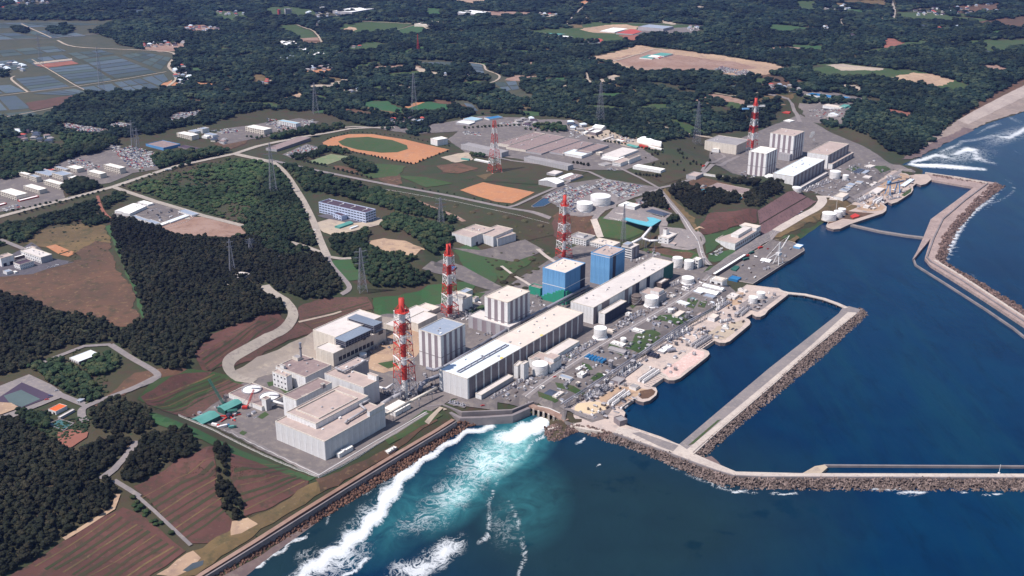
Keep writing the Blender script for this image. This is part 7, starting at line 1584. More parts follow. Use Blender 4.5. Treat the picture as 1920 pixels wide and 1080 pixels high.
for lb, a, b_, r_, n in [('transformer row beside the near turbine hall annex', q('G',20,1040), q('G',560,720), 1, 12),('transformer yard between the near hall and the road', q('G',1110,480), q('G',1620,170), 2, 11),('transformer yard between the far hall and the road', q('I',500,440), q('I',900,200), 2, 9),('machinery cluster beside the far turbine annex', q('K',150,470), q('K',330,400), 2, 5),('machinery along the far white turbine hall', q('N',800,830), q('N',1180,620), 1, 11),('switch yard in front of the far white turbine hall', q('N',900,960), q('N',1300,800), 3, 8),('machinery between the far halls and tanks', q('N',1550,640), q('N',1640,560), 1, 3),('equipment row along the striped cube facing the near hall', q('F',480,850), q('F',820,680), 1, 10),('equipment row between the nearer blue cube and the pipes', q('F',1350,400), q('F',1600,250), 1, 9),('gas bottles row beside the blue grey roofed cube', q('E',930,190), q('E',1090,90), 1, 6),('outfall side tanks by the sea wall bend', q('E',960,850), q('E',1200,910), 1, 6),('pipework under the nearest stack', q('E',20,740), q('E',300,690), 2, 7),('machinery behind the white podium', q('D',1600,720), q('D',1760,640), 2, 4)]:
    pumps(lb, a, b_, r_, n, zb=float(hz(*P(*a, 10)[:2]))+.2, s=.75)
Pipe('yellow pipe zigzag between the annex and the skirted tank', [(*q('G',1130,350),1.5),(*q('G',1290,210),1.5),(*q('G',1400,215),1.5),(*q('G',1500,140),1.5)], .5, m_='cream', legs=False)
# long rail and pipe rack above the quay
for off, r_, zz in ((0,.7,3.2),(6,.5,2.4)):
    Pipe('dark pipe rack running along the foot bank above the pumps' if off == 0 else 'second thinner pipe along the foot bank above the pumps', [(1052+off,757,zz),(1100+off,727,zz),(1137+off,703,zz),(1197+off,664,zz),(1287+off,603,zz),(1338+off,577,zz)], r_, m_='steel', legs=True)
for x, y in [(1120,737),(1145,690),(1290,598),(1186,690),(1380,600),(1216,660)]:
    g = G(x, y); t = empty('lattice_gantry', g, R(54), {1120:'gantry frame above the bank left of the grey pump house',1145:'gantry frame above the bank at the second pump yard',1290:'gantry frame at the mauve roofed hut',1186:'gantry frame beside the white quay hall',1380:'gantry frame near the seaside tank pair',1216:'gantry frame on the bank right of the quay hall'}[x], 'gantry'); b = MB(); lattice(b, 0, 9, 2.2, 1.6, 3, .25, .14); b.build('lattice_body', C['steel'], t); MB().box(-2.6,-2.6,9,2.6,2.6,10).build('cap', C['grey'], t)
# wharf cranes
A = P(*q('P',470,1075), 4.4); t = empty('wharf_crane', A, R(40), 'white level luffing crane on the wharf edge', 'crane')
b = MB(); [b.bar((x,y,0),(x*.3,y*.3,14),.6) for x in (-6,6) for y in (-5,5)]; b.bar((-6,-5,2),(6,-5,2),.4); b.bar((-6,5,2),(6,5,2),.4); b.build('portal', C['wht'], t); MB().box(-4,-3,14,3,3,18).build('machine_house', C['wht'], t)
b = MB(); lattice(b, 18, 34, 1.4, .8, 5, .25, .15); b.build('mast', C['wht'], t)
b = MB()
for y in (-.9,.9): b.bar((0,y,18),(22,y*.3,40),.35)
[b.bar((22*i/8,-.9+.07*i,18+22*i/8),(22*(i+1)/8,.9-.07*i,18+22*(i+1)/8),.18) for i in range(8)]; b.bar((0,0,34),(22,0,40),.15); b.build('jib', C['wht'], t)
b = MB(); b.bar((-4,0,18),(-30,8,6),.5); b.bar((0,0,34),(-30,8,6),.3); b.build('back_stay', C['wht'], t)
A = P(*q('O',870,535), 4.3); Bv = P(*q('O',1020,500), 4.3); t = empty('gantry_crane', A, math.atan2(Bv.y-A.y, Bv.x-A.x), 'light blue gantry crane straddling the far quay', 'crane'); L_ = (Bv-A).length
for x in (0, L_):
    for y in (0, 12): MB().bar((x,y,0),(x+(2 if x == 0 else -1),6+(y-6)*.3,19),.9,0,4).build('leg', C['blue2'], t)
MB().box(-6,4.5,19,L_+14,7.5,22).build('girder', C['steel'], t); MB().box(-2,3.5,22,4,8.5,26).build('trolley', C['blue'], t)
o = MB().prism(rough_edge(W([q('K',1045,205), q('K',1120,165), q('K',1205,185), q('K',1140,235)], 4.3), 3, 2), 4, 6.5).build('sheeted_pile', C['dgreen']); tag(o, 'low pile under dark green sheets on the wharf', 'pile')
o = MB().prism(rough_edge(W([q('h',615,545), q('h',655,525), q('h',690,540), q('h',640,562)], 4.3), 3, 1.5), 4, 6).build('sheeted_pile', C['red']); tag(o, 'low red pile on the north tank quay', 'pile')
p = P(1566,408,4.3); e = empty('flag_pole', p, 0, 'thin white pole beside the north quay tanks', 'pole'); MB().bar((0,0,0),(0,0,34),.35,0,8,.15).build('pole', C['wht'], e); MB().lathe([(1,-.2),(1,.5)],n=8).build('footing', M_conc, e)
e = Bd('wharf_wall', 'long dark retaining wall with white cap along the wharf', 'wall', (1338,512), (1341,514), (1404,478), H=5, zb=4.3, wall='brown', roof='white')
# buildings of the depot on the plateau
for lb, L, F_, R_, yb, rf, w_, g_k, pn in [
  ('leftmost long brown roofed depot shed beside the green strip','600,500','760,535','1200,350','580','brown','cream',None,0),('second long brown roofed depot shed from the mast','770,545','1005,610','1520,400','645','brown','cream',None,0),
  ('third long brown roofed depot shed with white roof lights','1020,620','1240,665','1790,455','690','brown','grey',None,0),('fourth long brown roofed depot shed behind the white gabled hall','1360,635','1570,670','1990,500','700','brown','grey',None,0),
  ('long grey panelled store left of the lattice mast','35,520','645,650','740,620','725','grey','grey',None,17),('long grey panelled store right of the lattice mast','980,715','1640,850','1725,825','925','grey','grey',None,17),
  ('bright roofed gabled hall among the depot sheds','1575,645','1845,700','2000,640','745','bluewhite','white',None,0),('small white roofed shed at the lower depot corner','1340,945','1450,975','1550,930','1010','pale','grey',None,0),
  ('white barrel roofed store at the lower depot corner','1480,1000','1580,1040','1710,960','1060','white','white','u',0),('tan roofed store joined to the white barrel roofed one','1590,1030','1680,1060','1820,980','1090','brown','grey',None,0),
  ('wide white roofed hall by the car park','1225,1030','1470,1090','1600,1050','1180','white','grey','u',0),('pale container row beside the mast grove','230,745','450,790','465,780','812','white','white',None,5),('dark green tank shed left of the container row','35,745','150,760','165,750','772','teal','teal',None,0)]:
    s = lambda z: q('S', *[float(a) for a in z.split(',')])
    Bd('depot_shed', lb, 'warehouse', s(L), s(F_), s(R_), 205+float(yb)/8, wall=w_, roof=rf, gable=g_k, panL=pn, vents=8 if rf == 'brown' else 0, snap=None if pn else PLANT_RZ)
for lb, L, F_, R_, yb, rf, w_, gb in [
  ('fifth brown roofed depot shed with blue roof patches','160,620','330,655','690,545','700','brown','grey',None),('large grey roofed hall right of the brown sheds','530,690','800,720','1020,595','760','pale','white',None),('small bright white roof on the grey hall','805,680','905,700','995,650','715','white','white',None),
  ('wide bright white roof in front of the grey hall','530,720','770,760','890,710','790','white','white',None),('white office with tan roof by the depot road','705,785','830,805','965,740','868','tan','white',None),('long white wing with tan roof behind the depot office','930,745','960,755','1140,690','830','tan','white',None),
  ('long white roofed hall with a hedge in front at the depot corner','1020,845','1430,920','1505,890','965','white','white',None),('tall white batching building at the upper depot edge','420,235','545,260','615,225','330','white','white','v'),('purple sided block before the tall batching building','400,325','455,350','530,310','400','white','hall',None),
  ('left low block of the batching plant','350,300','370,310','420,285','345','white','grey',None),('round roofed small plant hut left of the batching plant','260,340','300,350','350,330','385','white','white',None),('teal barrel tent in the tent row by the wood','925,520','1070,560','1110,545','590','teal','teal','v'),
  ('red fronted tent in the tent row by the wood','1110,525','1215,560','1225,550','600','red','red',None),('white peaked tents right of the red fronted tent','1225,545','1440,600','1460,590','620','white','white',None),('pale long shed at the contractor yard fence','530,465','560,475','700,410','485','pale','grey',None),
  ('white cabin row in the contractor yard','760,455','860,480','870,470','495','white','white',None),('flat pale shed before the office car bays','495,815','590,840','700,810','860','grey','white',None),('small cream office beside the fifth brown shed','460,640','520,655','575,640','700','cream','cream',None)]:
    s = lambda z: q('U', *[float(a) for a in z.split(',')])
    Bd('depot_building', lb, 'building', s(L), s(F_), s(R_), 205+float(yb)/8, wall=w_, roof=rf, gable=gb, winL=(2,7,.5,.35) if 'office' in lb else None)
tag(MB().prism(rough_edge(Gl([q('U',1060,500),q('U',1150,455),q('U',1200,450),q('U',1330,510),q('U',1460,540),q('U',1440,570),q('U',1240,540)]), 4, 2), 34, 41).build('white_tent', RF['white']), 'big white heap like tent roofs behind the red fronted tent', 'tent')
for lb, L, F_, R_, yb, rf, w_ in [('grey long hall with violet flank beside the forked junction','1135,520','1225,550','1650,395','580','brown','grey'),('white roofed three storey office near the estate car park','840,250','1060,300','1165,275','370','white','cream'),('pale blue roofed office in the upper car park','1225,180','1470,220','1530,205','275','cyan2','white'),
  ('cream office at the left of the small clearing','-60,335','130,375','190,350','435','white','cream'),('small grey roofed office left of the clearing','95,305','170,325','235,300','355','bluegrey','white'),('second grey roofed office left of the clearing','215,275','270,290','355,270','345','bluegrey','white'),
  ('flat white roofed house beside the clearing','300,345','400,370','445,350','405','bluegrey','white'),('tiny white house in front of the clearing','265,375','330,385','370,370','415','white','white')]:
    s = lambda z: q('Y', *[float(a) for a in z.split(',')])
    if rf == 'cyan2': RF['cyan2'] = mat('pale blue roof', (.30,.44,.52), (.27,.4,.48))
    Bd('office_building', lb, 'office building', s(L), s(F_), s(R_), 200+float(yb)/6.857, wall=w_, roof=rf, winL=(3,8,.6,.4) if 'office' in lb else None, wallR='hall' if 'violet' in lb else None)
for lb, L, F_, R_, yb, rf, w_ in [('blue walled long depot at the rear of the estate','1085,0','1225,28','1325,-5','50','brown','blue2'),('dark roofed house row behind the estate car park','1350,20','1480,55','1500,40','60','dark','hall')]:
    s = lambda z: q('e', *[float(a) for a in z.split(',')])
    Bd('depot_building', lb, 'warehouse', s(L), s(F_), s(R_), 270+float(yb)/4, wall=w_, roof=rf)
Bd('depot_building', 'white cube building right of the running track', 'building', q('b',1310,1035), q('b',1360,1050), q('b',1438,1035), 270+15/4, wall='white', roof='white'); Bd('car_port', 'small pale hut between the two upper car parks', 'hut', (1289,327), (1335-30,331), (1352-30,325), 338, wall='grey', roof='tan')
Bd('depot_building', 'long tan roofed hall behind the dark grove with blue forecourt', 'building', q('g',1475,318), q('g',1775,380), q('g',1820,345), 270+405/4, wall='cream', roof='brown', winL=(1,18,.5,.4), snap=None)
o = MB().prism([tuple(a) for a in W([q('g',1385,345),q('g',1440,340),q('g',1730,405),q('g',1700,420)], 35)], 30, 36).build('forecourt', C['cyan']); tag(o, 'pale blue forecourt roof in front of the long tan roofed hall', 'canopy')
Bd('white_fence', 'long white hoarding fence left of the far plant entrance', 'fence', q('g',1395,212), q('g',1398,214), q('g',1640,250), H=4, wall='white', roof='white', snap=None)
for lb, L, F_, R_, yb, rf, w_ in [('far white arched shed in the hill wood','195,295','225,350','262,335','370','white','white'),('far long white roofed factory in the hill wood','295,365','455,415','525,400','432','white','white'),('far blue roofed greenhouse beside the white factory','105,445','200,455','370,415','468','bluegrey','grey'),
   ('far white block with red gable at the top of the picture','680,70','720,90','810,60','120','white','grey'),('far flat white building on the orange earthwork','1540,85','1650,105','1700,85','130','white','grey'),('far pale building by the terraced green field','1265,170','1320,190','1375,165','205','cream','cream'),
   ('far white polytunnel sheet between the woods','905,660','960,695','1130,678','702','white','white'),('far pale blue polytunnel left of the white sheet','845,705','900,745','940,705','750','bluewhite','grey'),('blue roofed workshop above the track','1200,900','1225,915','1250,895','935','pool','white'),('second blue roofed workshop above the track','1240,915','1262,928','1280,905','942','pool','white'),
   ('blue domed workshop beside the upper depot','1580,885','1640,905','1665,885','920','cyan2','white'),('long blue roofed shed beside the upper depot','1695,885','1750,893','1860,880','905','pool','white'),('white flat shed at the upper depot edge','1500,915','1600,930','1640,915','945','white','grey')]:
    s = lambda z: q('b', *[float(a) for a in z.split(',')])
    Bd('far_building', lb, 'building', s(L), s(F_), s(R_), float(yb)/4, wall=w_, roof=rf, snap=None)
for lb, L, F_, R_, yb, rf, w_ in [('far long red roofed factory in the upper middle','490,285','520,305','665,262','312','red','grey'),('far wide grey roofed factory right of the red one','965,195','1135,215','1170,195','235','bluegrey','grey'),('far bright white roofed shed beside the grey factory','710,225','770,240','830,212','248','white','white'),('far dark red roofed shed beside the bright white one','860,240','905,258','960,225','262','red','grey'),
   ('far red shed behind the red roofed factory','640,300','660,318','745,285','322','red','grey'),('far green roofed greenhouse left of the red factory','200,232','330,262','400,245','268','teal','grey'),('far white roofed sheds left of the red factory','300,270','370,290','455,258','300','white','grey'),('far pale shed at the upper left of the factory estate','55,140','130,158','215,150','165','bluegrey','grey'),
   ('huts with green and white roofs on the big earthwork','1000,425','1050,440','1080,415','448','teal','white'),('white hut on the big earthwork','1060,420','1090,432','1105,410','438','white','white'),('green roofed hut at the right of the earthwork huts','1085,405','1140,420','1170,400','430','teal','white'),('orange hut among the earthwork huts','1075,428','1100,436','1115,425','442','red','white')]:
    s = lambda z: q('c', *[float(a) for a in z.split(',')])
    Bd('far_building', lb, 'building', s(L), s(F_), s(R_), float(yb)/4, wall=w_, roof=rf, snap=None)
for lb, L, F_, R_, yb, rf, w_ in [('long blue roofed row in the upper right works yard','290,705','480,735','515,720','745','pool','white'),('short blue roofed shed right of the long blue row','510,730','545,748','580,725','755','pool','white'),('green roofed container left in the upper right yard','565,795','580,805','598,785','815','teal','teal'),('green roofed container right in the upper right yard','632,798','648,808','662,788','818','teal','teal'),
   ('pale flat roofed shed in the upper right yard','415,790','545,812','560,800','818','cream','white'),('white machine hall of the upper right yard','455,850','520,862','580,845','872','bluewhite','white'),('red roofed row left of the curving road','15,835','160,848','165,838','855','red','red'),('white house left of the curving road','140,900','165,912','175,900','920','white','white'),('farm house with pale roof at the top right','880,185','915,198','935,185','205','grey','white'),('large barn at the top right with tan roof','400,210','480,218','495,208','224','white','grey')]:
    s = lambda z: q('d', *[float(a) for a in z.split(',')])
    Bd('far_building', lb, 'building', s(L), s(F_), s(R_), float(yb)/4, wall=w_, roof=rf, snap=None)
# == trees and bushes one can count
M_bark = mat('bark', (.06,.045,.035), rough=.9)
def tree_proto(key, k, trunk_h=.5):
    me, H = CR[key][k]; b = MB(); b.bar((0,0,-.2),(0,0,H*.45),.10,0,6,.06)
    for a in range(3): b.bar((0,0,H*.3),(math.cos(a*2.1)*.4,math.sin(a*2.1)*.4,H*.55),.04,0,5,.02)
    return b.mesh('trunk', M_bark), me
TP = {(k, i): tree_proto(k, i) for k in ('pine','mixed') for i in range(3)}
TREES = 0
HP = ['far left','centre left','centre','centre right','far right']
def place(x, y, x0, x1, y0, y1): return ['upper','middle','lower'][min(2, max(0, int(3*(y-y0)/(y1-y0))))]+' '+HP[min(4, max(0, int(5*(x-x0)/(x1-x0))))]
def tree(px_, s, key='mixed', label='', group=None, zf=1.0, name='tree', cat='tree'):
    global TREES
    g = G(*px_) if len(px_) == 2 else Vector(px_); tr, cr = TP[(key, rnd.randrange(3))]; t = empty(name, g, rnd.uniform(0,6.3), label, cat, group); t.scale = (s, s, s*zf)
    put('trunk', tr, t); put('crown', cr, t); TREES += 1; return t
def row(a, b_, n, s, key, label, group, jit=1.2, name='tree'):
    A, Bv = G(*a), G(*b_)
    for k in range(n):
        if rnd.random() < .06: continue
        p = A.lerp(Bv, (k+.5)/n); x, y = p.x+rnd.uniform(-jit,jit), p.y+rnd.uniform(-jit,jit); tree((x, y, float(hz(x, y))), s*rnd.uniform(.75,1.2), key, label+', '+['near its left end','left of its middle','at its middle','right of its middle','near its right end'][int(5*k/n)], group, name=name)
rws = [('hedge tree lining the sports ground at its near side',[((608,275),(680,290)),((680,290),(775,309)),((775,309),(842,284))],[10,14,9],2.2,'pine'),('small tree beside the running track at its far side',[((612,262),(660,248)),((660,248),(760,256)),((765,258),(846,276))],[8,12,10],2,'mixed'),
 ('street tree along the pale main road at left',[((30,405),(200,358)),((225,352),(330,316)),((335,308),(430,286))],[16,9,9],2.6,'mixed'),('tree in the hedge round the pale tennis lawn',[((568,303),(612,313)),((622,316),(700,336))],[7,9],3.2,'mixed'),
 ('young tree along the railed road above the slope',[((770,352),(860,366)),((880,372),(960,388))],[6,5],1.8,'mixed'),('tree before the long white depot hall',[((1190,328),(1240,332))],[8],3,'pine'),('tree beside the bright gabled depot hall',[((1072,306),(1105,312))],[5],3.6,'pine'),
 ('dark tree of the little grove by the container row',[((882,292),(910,296))],[4],5,'mixed'),('tree in the belt behind the depot sheds',[((868,242),(975,236)),((980,243),(1060,250))],[14,8],3.4,'mixed'),('tree in the belt below the contractor yard',[((1130,266),(1175,272)),((1195,276),(1245,288))],[7,8],3,'mixed'),
 ('tree on the road bank at the batching plant',[((1100,262),(1170,244))],[9],2.6,'pine'),('tree along the hillside road above the dark pines',[((530,312),(600,330))],[7],2.5,'pine'),('tree beside the white hall of the clearing at left',[((92,700),(160,735))],[6],3.2,'mixed'),('tree on the lawn edge of the estate',[((20,398),(110,378))],[9],2.6,'mixed'),
 ('tree beside the office car park in the upper left',[((478,262),(560,238)),((450,256),(500,262))],[10,6],3.2,'mixed')]
for lb, segs, ns, s, key in rws:
    for (a, b_), n in zip(segs, ns): row(a, b_, n, s, key, lb, lb.split(' ',1)[1])
for k in range(62):
    px_ = (rnd.uniform(1185,1345), rnd.uniform(272,338))
    if inside(np.array([px_[0]]), np.array([px_[1]]), [(1200,292),(1240,270),(1300,276),(1345,290),(1325,310),(1240,340),(1195,325),(1220,305)])[0]: tree(px_, rnd.uniform(1.6,3), 'pine', 'young conifer on the grassy hillside, '+place(*px_, 1185, 1345, 272, 338), 'young conifers on the hillside', 1.3)
bush_me = []
for s_ in range(3):
    r2 = random.Random(s_); b = MB(); b.v = [(p[0]*(1+.12*r2.uniform(-1,1)), p[1]*(1+.12*r2.uniform(-1,1)), max(0,p[2])*.62*(1+.15*r2.uniform(-1,1))) for p in I3[0]]; b.f = [list(f) for f in I3[1]]; b.m = [0]*len(b.f)
    for _ in range(60):
        d = Vector((r2.gauss(0,1), r2.gauss(0,1), abs(r2.gauss(0,.7)))).normalized(); c = Vector((d.x, d.y, d.z*.62)); w = r2.uniform(.06,.12); b.poly([c+Vector((w,0,0)), c+Vector((0,w,w*.5)), c+Vector((-w,0,w)), c+Vector((0,-w,.02))])
    bush_me.append(b.mesh('round_bush', ML['bush']))
for x, y, r_ in [(1110-126,416,0),(983,415,6),(1013,424,6),(969,405,3),(967,425,3),(1000,412,3),(975,436,3),(995,432,3),(1013,436,3),(1026,437,3),(988,402,2),(855,385,5),(870,377,3),(893,393,3),(886,399,6),(853,389,5),(919,402,6),(930,410,3),(948,408,6),(907,392,3),(937,398,3),(905,407,3),
   (945,530,6),(962,517,6),(936,505,6),(968,489,5),(996,487,6),(957,504,3),(1005,505,6),(993,512,5),(980,521,3),(940,520,3),(930,489,3),(915,492,3),(923,498,3),(960,536,4),(970,534,5),(985,541,5),(1028,476,4),(1000,476,3),(940,475,3),(911,487,2.5),(923,481,2.5),(750,365,5),(767,366,4),(780,371,5),(730,360,3),(785,371,4),(810,387,3),(700,350,3),(712,352,2),(824,392,3),(840,396,4),(862,400,3),(1006,494,4),(1020,503,3),(975,500,4),(949,492,3)]:
    if r_: g = G(x, y); o = put('round_bush', rnd.choice(bush_me), None, (g.x, g.y, g.z-.3), rnd.uniform(0,6), (r_,r_,r_*.9)); tag(o, ('large' if r_ > 4 else 'small')+' clipped round bush on the grassy slope, '+place(x, y, 700, 1030, 350, 545), 'bush', 'round bushes on the slope')
for k in range(70):
    px_ = (rnd.uniform(60,205), rnd.uniform(440,500)); g = G(*px_)
    if g.y and not (px_[0] < 110 and px_[1] > 460): s_ = rnd.uniform(1,2.8); o = put('shrub', rnd.choice(bush_me), None, (g.x, g.y, g.z-.3), rnd.uniform(0,6), (s_, s_, s_*1.1)); tag(o, ('tall' if s_ > 2 else 'low')+' dark shrub on the dry field, '+place(*px_, 60, 205, 440, 500), 'shrub', 'shrubs on the dry field')
# rough ground cover: tufts over grass and terraces
def cover(poly, n, smin, smax, key='shrub', zf=.35, name='undergrowth'):
    bx = [p[0] for p in poly]; by = [p[1] for p in poly]; px = np.array([rnd.uniform(min(bx),max(bx)) for _ in range(n)]); py = np.array([rnd.uniform(min(by),max(by)) for _ in range(n)])
    k = inside(px, py, poly); X, Y, Z = Gs(px[k], py[k]); d = fbm(X, Y, .03, 5) > -.1
    scatter(name, [(float(a), float(b), float(c)-.15, rnd.uniform(smin, smax), zf) for a, b, c, e in zip(X, Y, Z, d) if e], key)
for q_s in S_fields: cover(q_s, 2400, .35, 1.1, 'dry'); cover(q_s, 500, .35, 1.0)
cover([(262,744),(330,702),(455,718),(350,776),(275,766)], 1100, .4, 1.2, 'dry'); cover([(560,575),(700,556),(905,545),(820,572),(700,600),(590,622)], 1500, .4, 1.3); cover([(360,660),(520,588),(535,605),(430,670),(380,700)], 900, .4, 1.2)
cover([(1310,425),(1330,400),(1422,392),(1422,418),(1330,470)], 900, .5, 1.4, 'dry'); cover([(700,345),(1030,410),(1010,480),(905,472),(850,415)], 1800, .4, 1.2); cover([(0,500),(205,455),(266,590),(215,614),(0,550)], 2600, .3, .9, 'dry')
cover([(150,640),(290,700),(280,712),(165,760),(100,720)], 900, .6, 1.8, 'mixed', .6); cover([(60,800),(170,780),(160,830),(100,835)], 500, .8, 2, 'mixed', .6); cover([(260,320),(440,300),(480,330),(470,410),(330,375)], 1500, .8, 2.4, 'shrub', .6)
cover([(370,1060),(640,890),(655,900),(480,1010)], 500, .3, .9); cover([(10,430),(230,366),(210,400),(150,430),(40,460)], 900, .6, 2.2, 'mixed', .6); cover([(870,340),(960,300),(1050,330),(985,345),(905,340)], 500, .3, 1)
cover([(1180,275),(1340,285),(1310,325),(1215,340)], 900, .4, 1.3); cover([(480,305),(500,300),(860,370),(860,378),(520,312)], 500, .4, 1.5)
# == cars
CC = bpy.data.materials.new('car paint'); CC.use_nodes = True; nt = CC.node_tree; b_ = nt.nodes['Principled BSDF']; b_.inputs['Roughness'].default_value = .35; oi = nt.nodes.new('ShaderNodeObjectInfo'); rp = nt.nodes.new('ShaderNodeValToRGB'); rp.color_ramp.interpolation = 'CONSTANT'
e_ = rp.color_ramp.elements; e_[0].color = (.75,.74,.72,1); e_[1].position = .38; e_[1].color = (.42,.42,.44,1)
for p_, c_ in ((.55,(.05,.05,.06)),(.68,(.07,.10,.22)),(.76,(.45,.04,.035)),(.86,(.30,.30,.33)),(.94,(.6,.52,.4))): x = e_.new(p_); x.color = (*c_, 1)
nt.links.new(oi.outputs['Random'], rp.inputs[0]); nt.links.new(rp.outputs[0], b_.inputs['Base Color'])
def car_mesh(v=0):
    b = MB(); L_ = 4.3 if v == 0 else 4.6; h = 1.0 if v == 0 else 1.15
    pr = [(-L_/2,.35),(-L_/2,.85),(-L_*.32,h),(L_*.22,h),(L_/2,.75),(L_/2,.35)]; k = len(b.v); b.v += [(a,-.85,z) for a, z in pr]+[(a,.85,z) for a, z in pr]; b.f += [[k+i for i in range(6)],[k+11-i for i in range(6)]]+[[k+i+6,k+(i+1)%6+6,k+(i+1)%6,k+i] for i in range(6)]; b.m += [0]*8
    c0, c1, r0, r1 = -L_*(.36 if v == 0 else .46), L_*.2, -L_*(.26 if v == 0 else .42), L_*.06; k = len(b.v); zt = 1.42 if v == 0 else 1.85
    b.v += [(c0,-.78,h),(c1,-.78,h),(c1,.78,h),(c0,.78,h),(r0,-.65,zt),(r1,-.65,zt),(r1,.65,zt),(r0,.65,zt)]; b.f += [[k,k+1,k+5,k+4],[k+1,k+2,k+6,k+5],[k+2,k+3,k+7,k+6],[k+3,k,k+4,k+7]]; b.m += [1]*4; b.f.append([k+4,k+5,k+6,k+7]); b.m.append(0)
    for x in (-L_*.3,L_*.3):
        for y in (-.8,.8): b.bar((x,y-.1,.33),(x,y+.1,.33),.33,2,8)
    return b.mesh('parked_car', [CC, C['glass'], C['dark']])
CM = [car_mesh(0), car_mesh(0), car_mesh(1)]; proto_coll('proto_car', CM+CM[:2]); NCAR = 0
LOTS = [([(1020,372),(1062,348),(1075,352),(1100,345),(1112,358),(1090,372),(1060,385),(1040,380)],.9),([(1100,352),(1130,336),(1205,349),(1190,366),(1165,374),(1150,364),(1125,357)],.9),([(1045,388),(1080,372),(1085,380),(1080,398),(1060,398)],.85),([(1190,378),(1228,362),(1246,366),(1222,384),(1200,392)],.85),
  ([(535,290),(572,272),(608,279),(556,298)],.6),([(215,285),(245,274),(300,289),(318,297),(290,312),(258,318),(240,312)],.95),([(205,272),(215,270),(232,278),(212,284)],.8),([(0,395),(28,382),(40,388),(10,398)],.8),([(120,303),(150,298),(190,312),(180,322),(150,320)],.6),
  ([(310,226),(334,213),(392,206),(350,224),(335,231)],1),([(100,236),(125,232),(180,241),(205,246),(190,251),(155,249)],1),([(194,237),(220,230),(254,235),(236,241),(215,242)],.9),([(395,246),(440,240),(450,246),(420,252)],.6),([(500,222),(540,228),(520,236),(495,234)],.5),([(565,226),(590,225),(588,232),(570,236)],.7),([(520,232),(548,240),(535,246),(512,242)],.5),
  ([(1330,480),(1346,464),(1360,466),(1345,480)],.7),([(1136,315),(1160,318),(1158,322),(1134,319)],.7),([(870,246),(905,250),(900,256),(868,252)],.5),([(930,232),(1000,222),(1010,230),(960,240)],.35),([(1060,255),(1100,240),(1110,246),(1080,260)],.3),([(1140,262),(1180,256),(1188,262),(1160,272)],.5),([(1310,345),(1335,352),(1330,358),(1306,350)],.4),([(1335,133),(1352,124),(1385,131),(1375,137),(1340,137)],1),([(1378,136),(1395,131),(1412,136),(1395,143),(1378,141)],1),([(985,240),(1003,236),(1010,244)],.4),
  ([(1395,205+10),(1420,213),(1418,218)],.3),([(1512,205),(1560,203),(1585,208),(1570,225),(1520,218)],.35)]
cu, sn = math.cos(PLANT_RZ), math.sin(PLANT_RZ)
for poly, fill in LOTS:
    w = Gl(poly); us = [x*cu+y*sn for x, y in w]; vs = [-x*sn+y*cu for x, y in w]; spots = []
    v = min(vs)+2.5; r_ = 0
    while v < max(vs):
        u = min(us)+1.5
        while u < max(us):
            if rnd.random() < fill: spots.append((u*cu-v*sn, u*sn+v*cu))
            u += 2.8
        v += 5.4 if r_ % 2 == 0 else 10.6; r_ += 1
    X = np.array([s[0] for s in spots]); Y = np.array([s[1] for s in spots]); k = inside(X, Y, w); X, Y = X[k], Y[k]; Z = hz(X, Y); rest = []
    for x, y, z in zip(X.tolist(), Y.tolist(), Z.tolist()):
        if NCAR < 270 and poly[0][1] > 260: NCAR += 1; o = put('parked_car', rnd.choice(CM), None, (x, y, z+.35), PLANT_RZ+math.pi/2*rnd.choice((1,-1))+rnd.uniform(-.05,.05)); cx_, cy_ = px_of(x, y, z); tag(o, 'small parked car, '+place(cx_, cy_, min(p[0] for p in poly), max(p[0] for p in poly), min(p[1] for p in poly), max(p[1] for p in poly))+' of the car park '+('by the big tanks' if poly[0][0] > 900 else 'at the estate'), 'car', 'cars parked in rows')
        else: rest.append((x, y, z+.35, 1.0))
    if rest:
        o = scatter('parked_cars', rest, 'car'); a = o.data.attributes['turn']; a.data.foreach_set('vector', [c for _ in rest for c in (0, 0, PLANT_RZ+math.pi/2*rnd.choice((1,-1)))])
for x, y, a in [(1255,393,-.9),(1290,446,-1.2),(1307,452,-1.2),(1503,423-25,.65),(1316,474,-1.3),(1200,367,.5),(590,432,-.8),(575,400,-1),(560,374,-1),(95,744,.5),(107,834-100,.5),(88,748+3,.5),(1055,700,.6),(1040,708,.6),(905,762,.4),(1440,468,.6),(150,755,1),(1499,402,.65),(340,312,.4),(240,338,.4),(130,372,.3)]:
    g = G(x, y); o = put('moving_car', rnd.choice(CM), None, (g.x, g.y, g.z+.65), a); tag(o, 'lone small car standing on a road or yard of the site', 'car', 'single cars on the roads')
for x, y in [(92,503),(100,501),(107,498)]: g = G(x,y); o = put('parked_car', CM[0], None, (g.x,g.y,g.z+.5), R(20)); tag(o, 'dark car parked on the violet yard of the laboratory', 'car', 'cars at the laboratory')
# == houses of the villages
def house_mesh(seed, roofm):
    r2 = random.Random(seed); b = MB(); w, d, h = r2.uniform(8,13), r2.uniform(6,9), r2.uniform(3,5.5); b.box(-w/2,-d/2,-2,w/2,d/2,h); e = .8; z = h; rr = h+d*.28; x0, x1, y0, y1 = -w/2-e, w/2+e, -d/2-e, d/2+e; a = d*.35
    b.poly([(x0,y0,z),(x1,y0,z),(w/2-a,0,rr),(-w/2+a,0,rr)],1); b.poly([(x1,y1,z),(x0,y1,z),(-w/2+a,0,rr),(w/2-a,0,rr)],1); b.poly([(x1,y0,z),(x1,y1,z),(w/2-a,0,rr)],1); b.poly([(x0,y1,z),(x0,y0,z),(-w/2+a,0,rr)],1)
    for k in range(3): b.box(-w/2+w*(k+.3)/3,-d/2-.06,1,-w/2+w*(k+.75)/3,-d/2,2.4,2)
    return b.mesh('house', [C['white'] if seed % 3 else C['cream'], roofm, C['glass']])
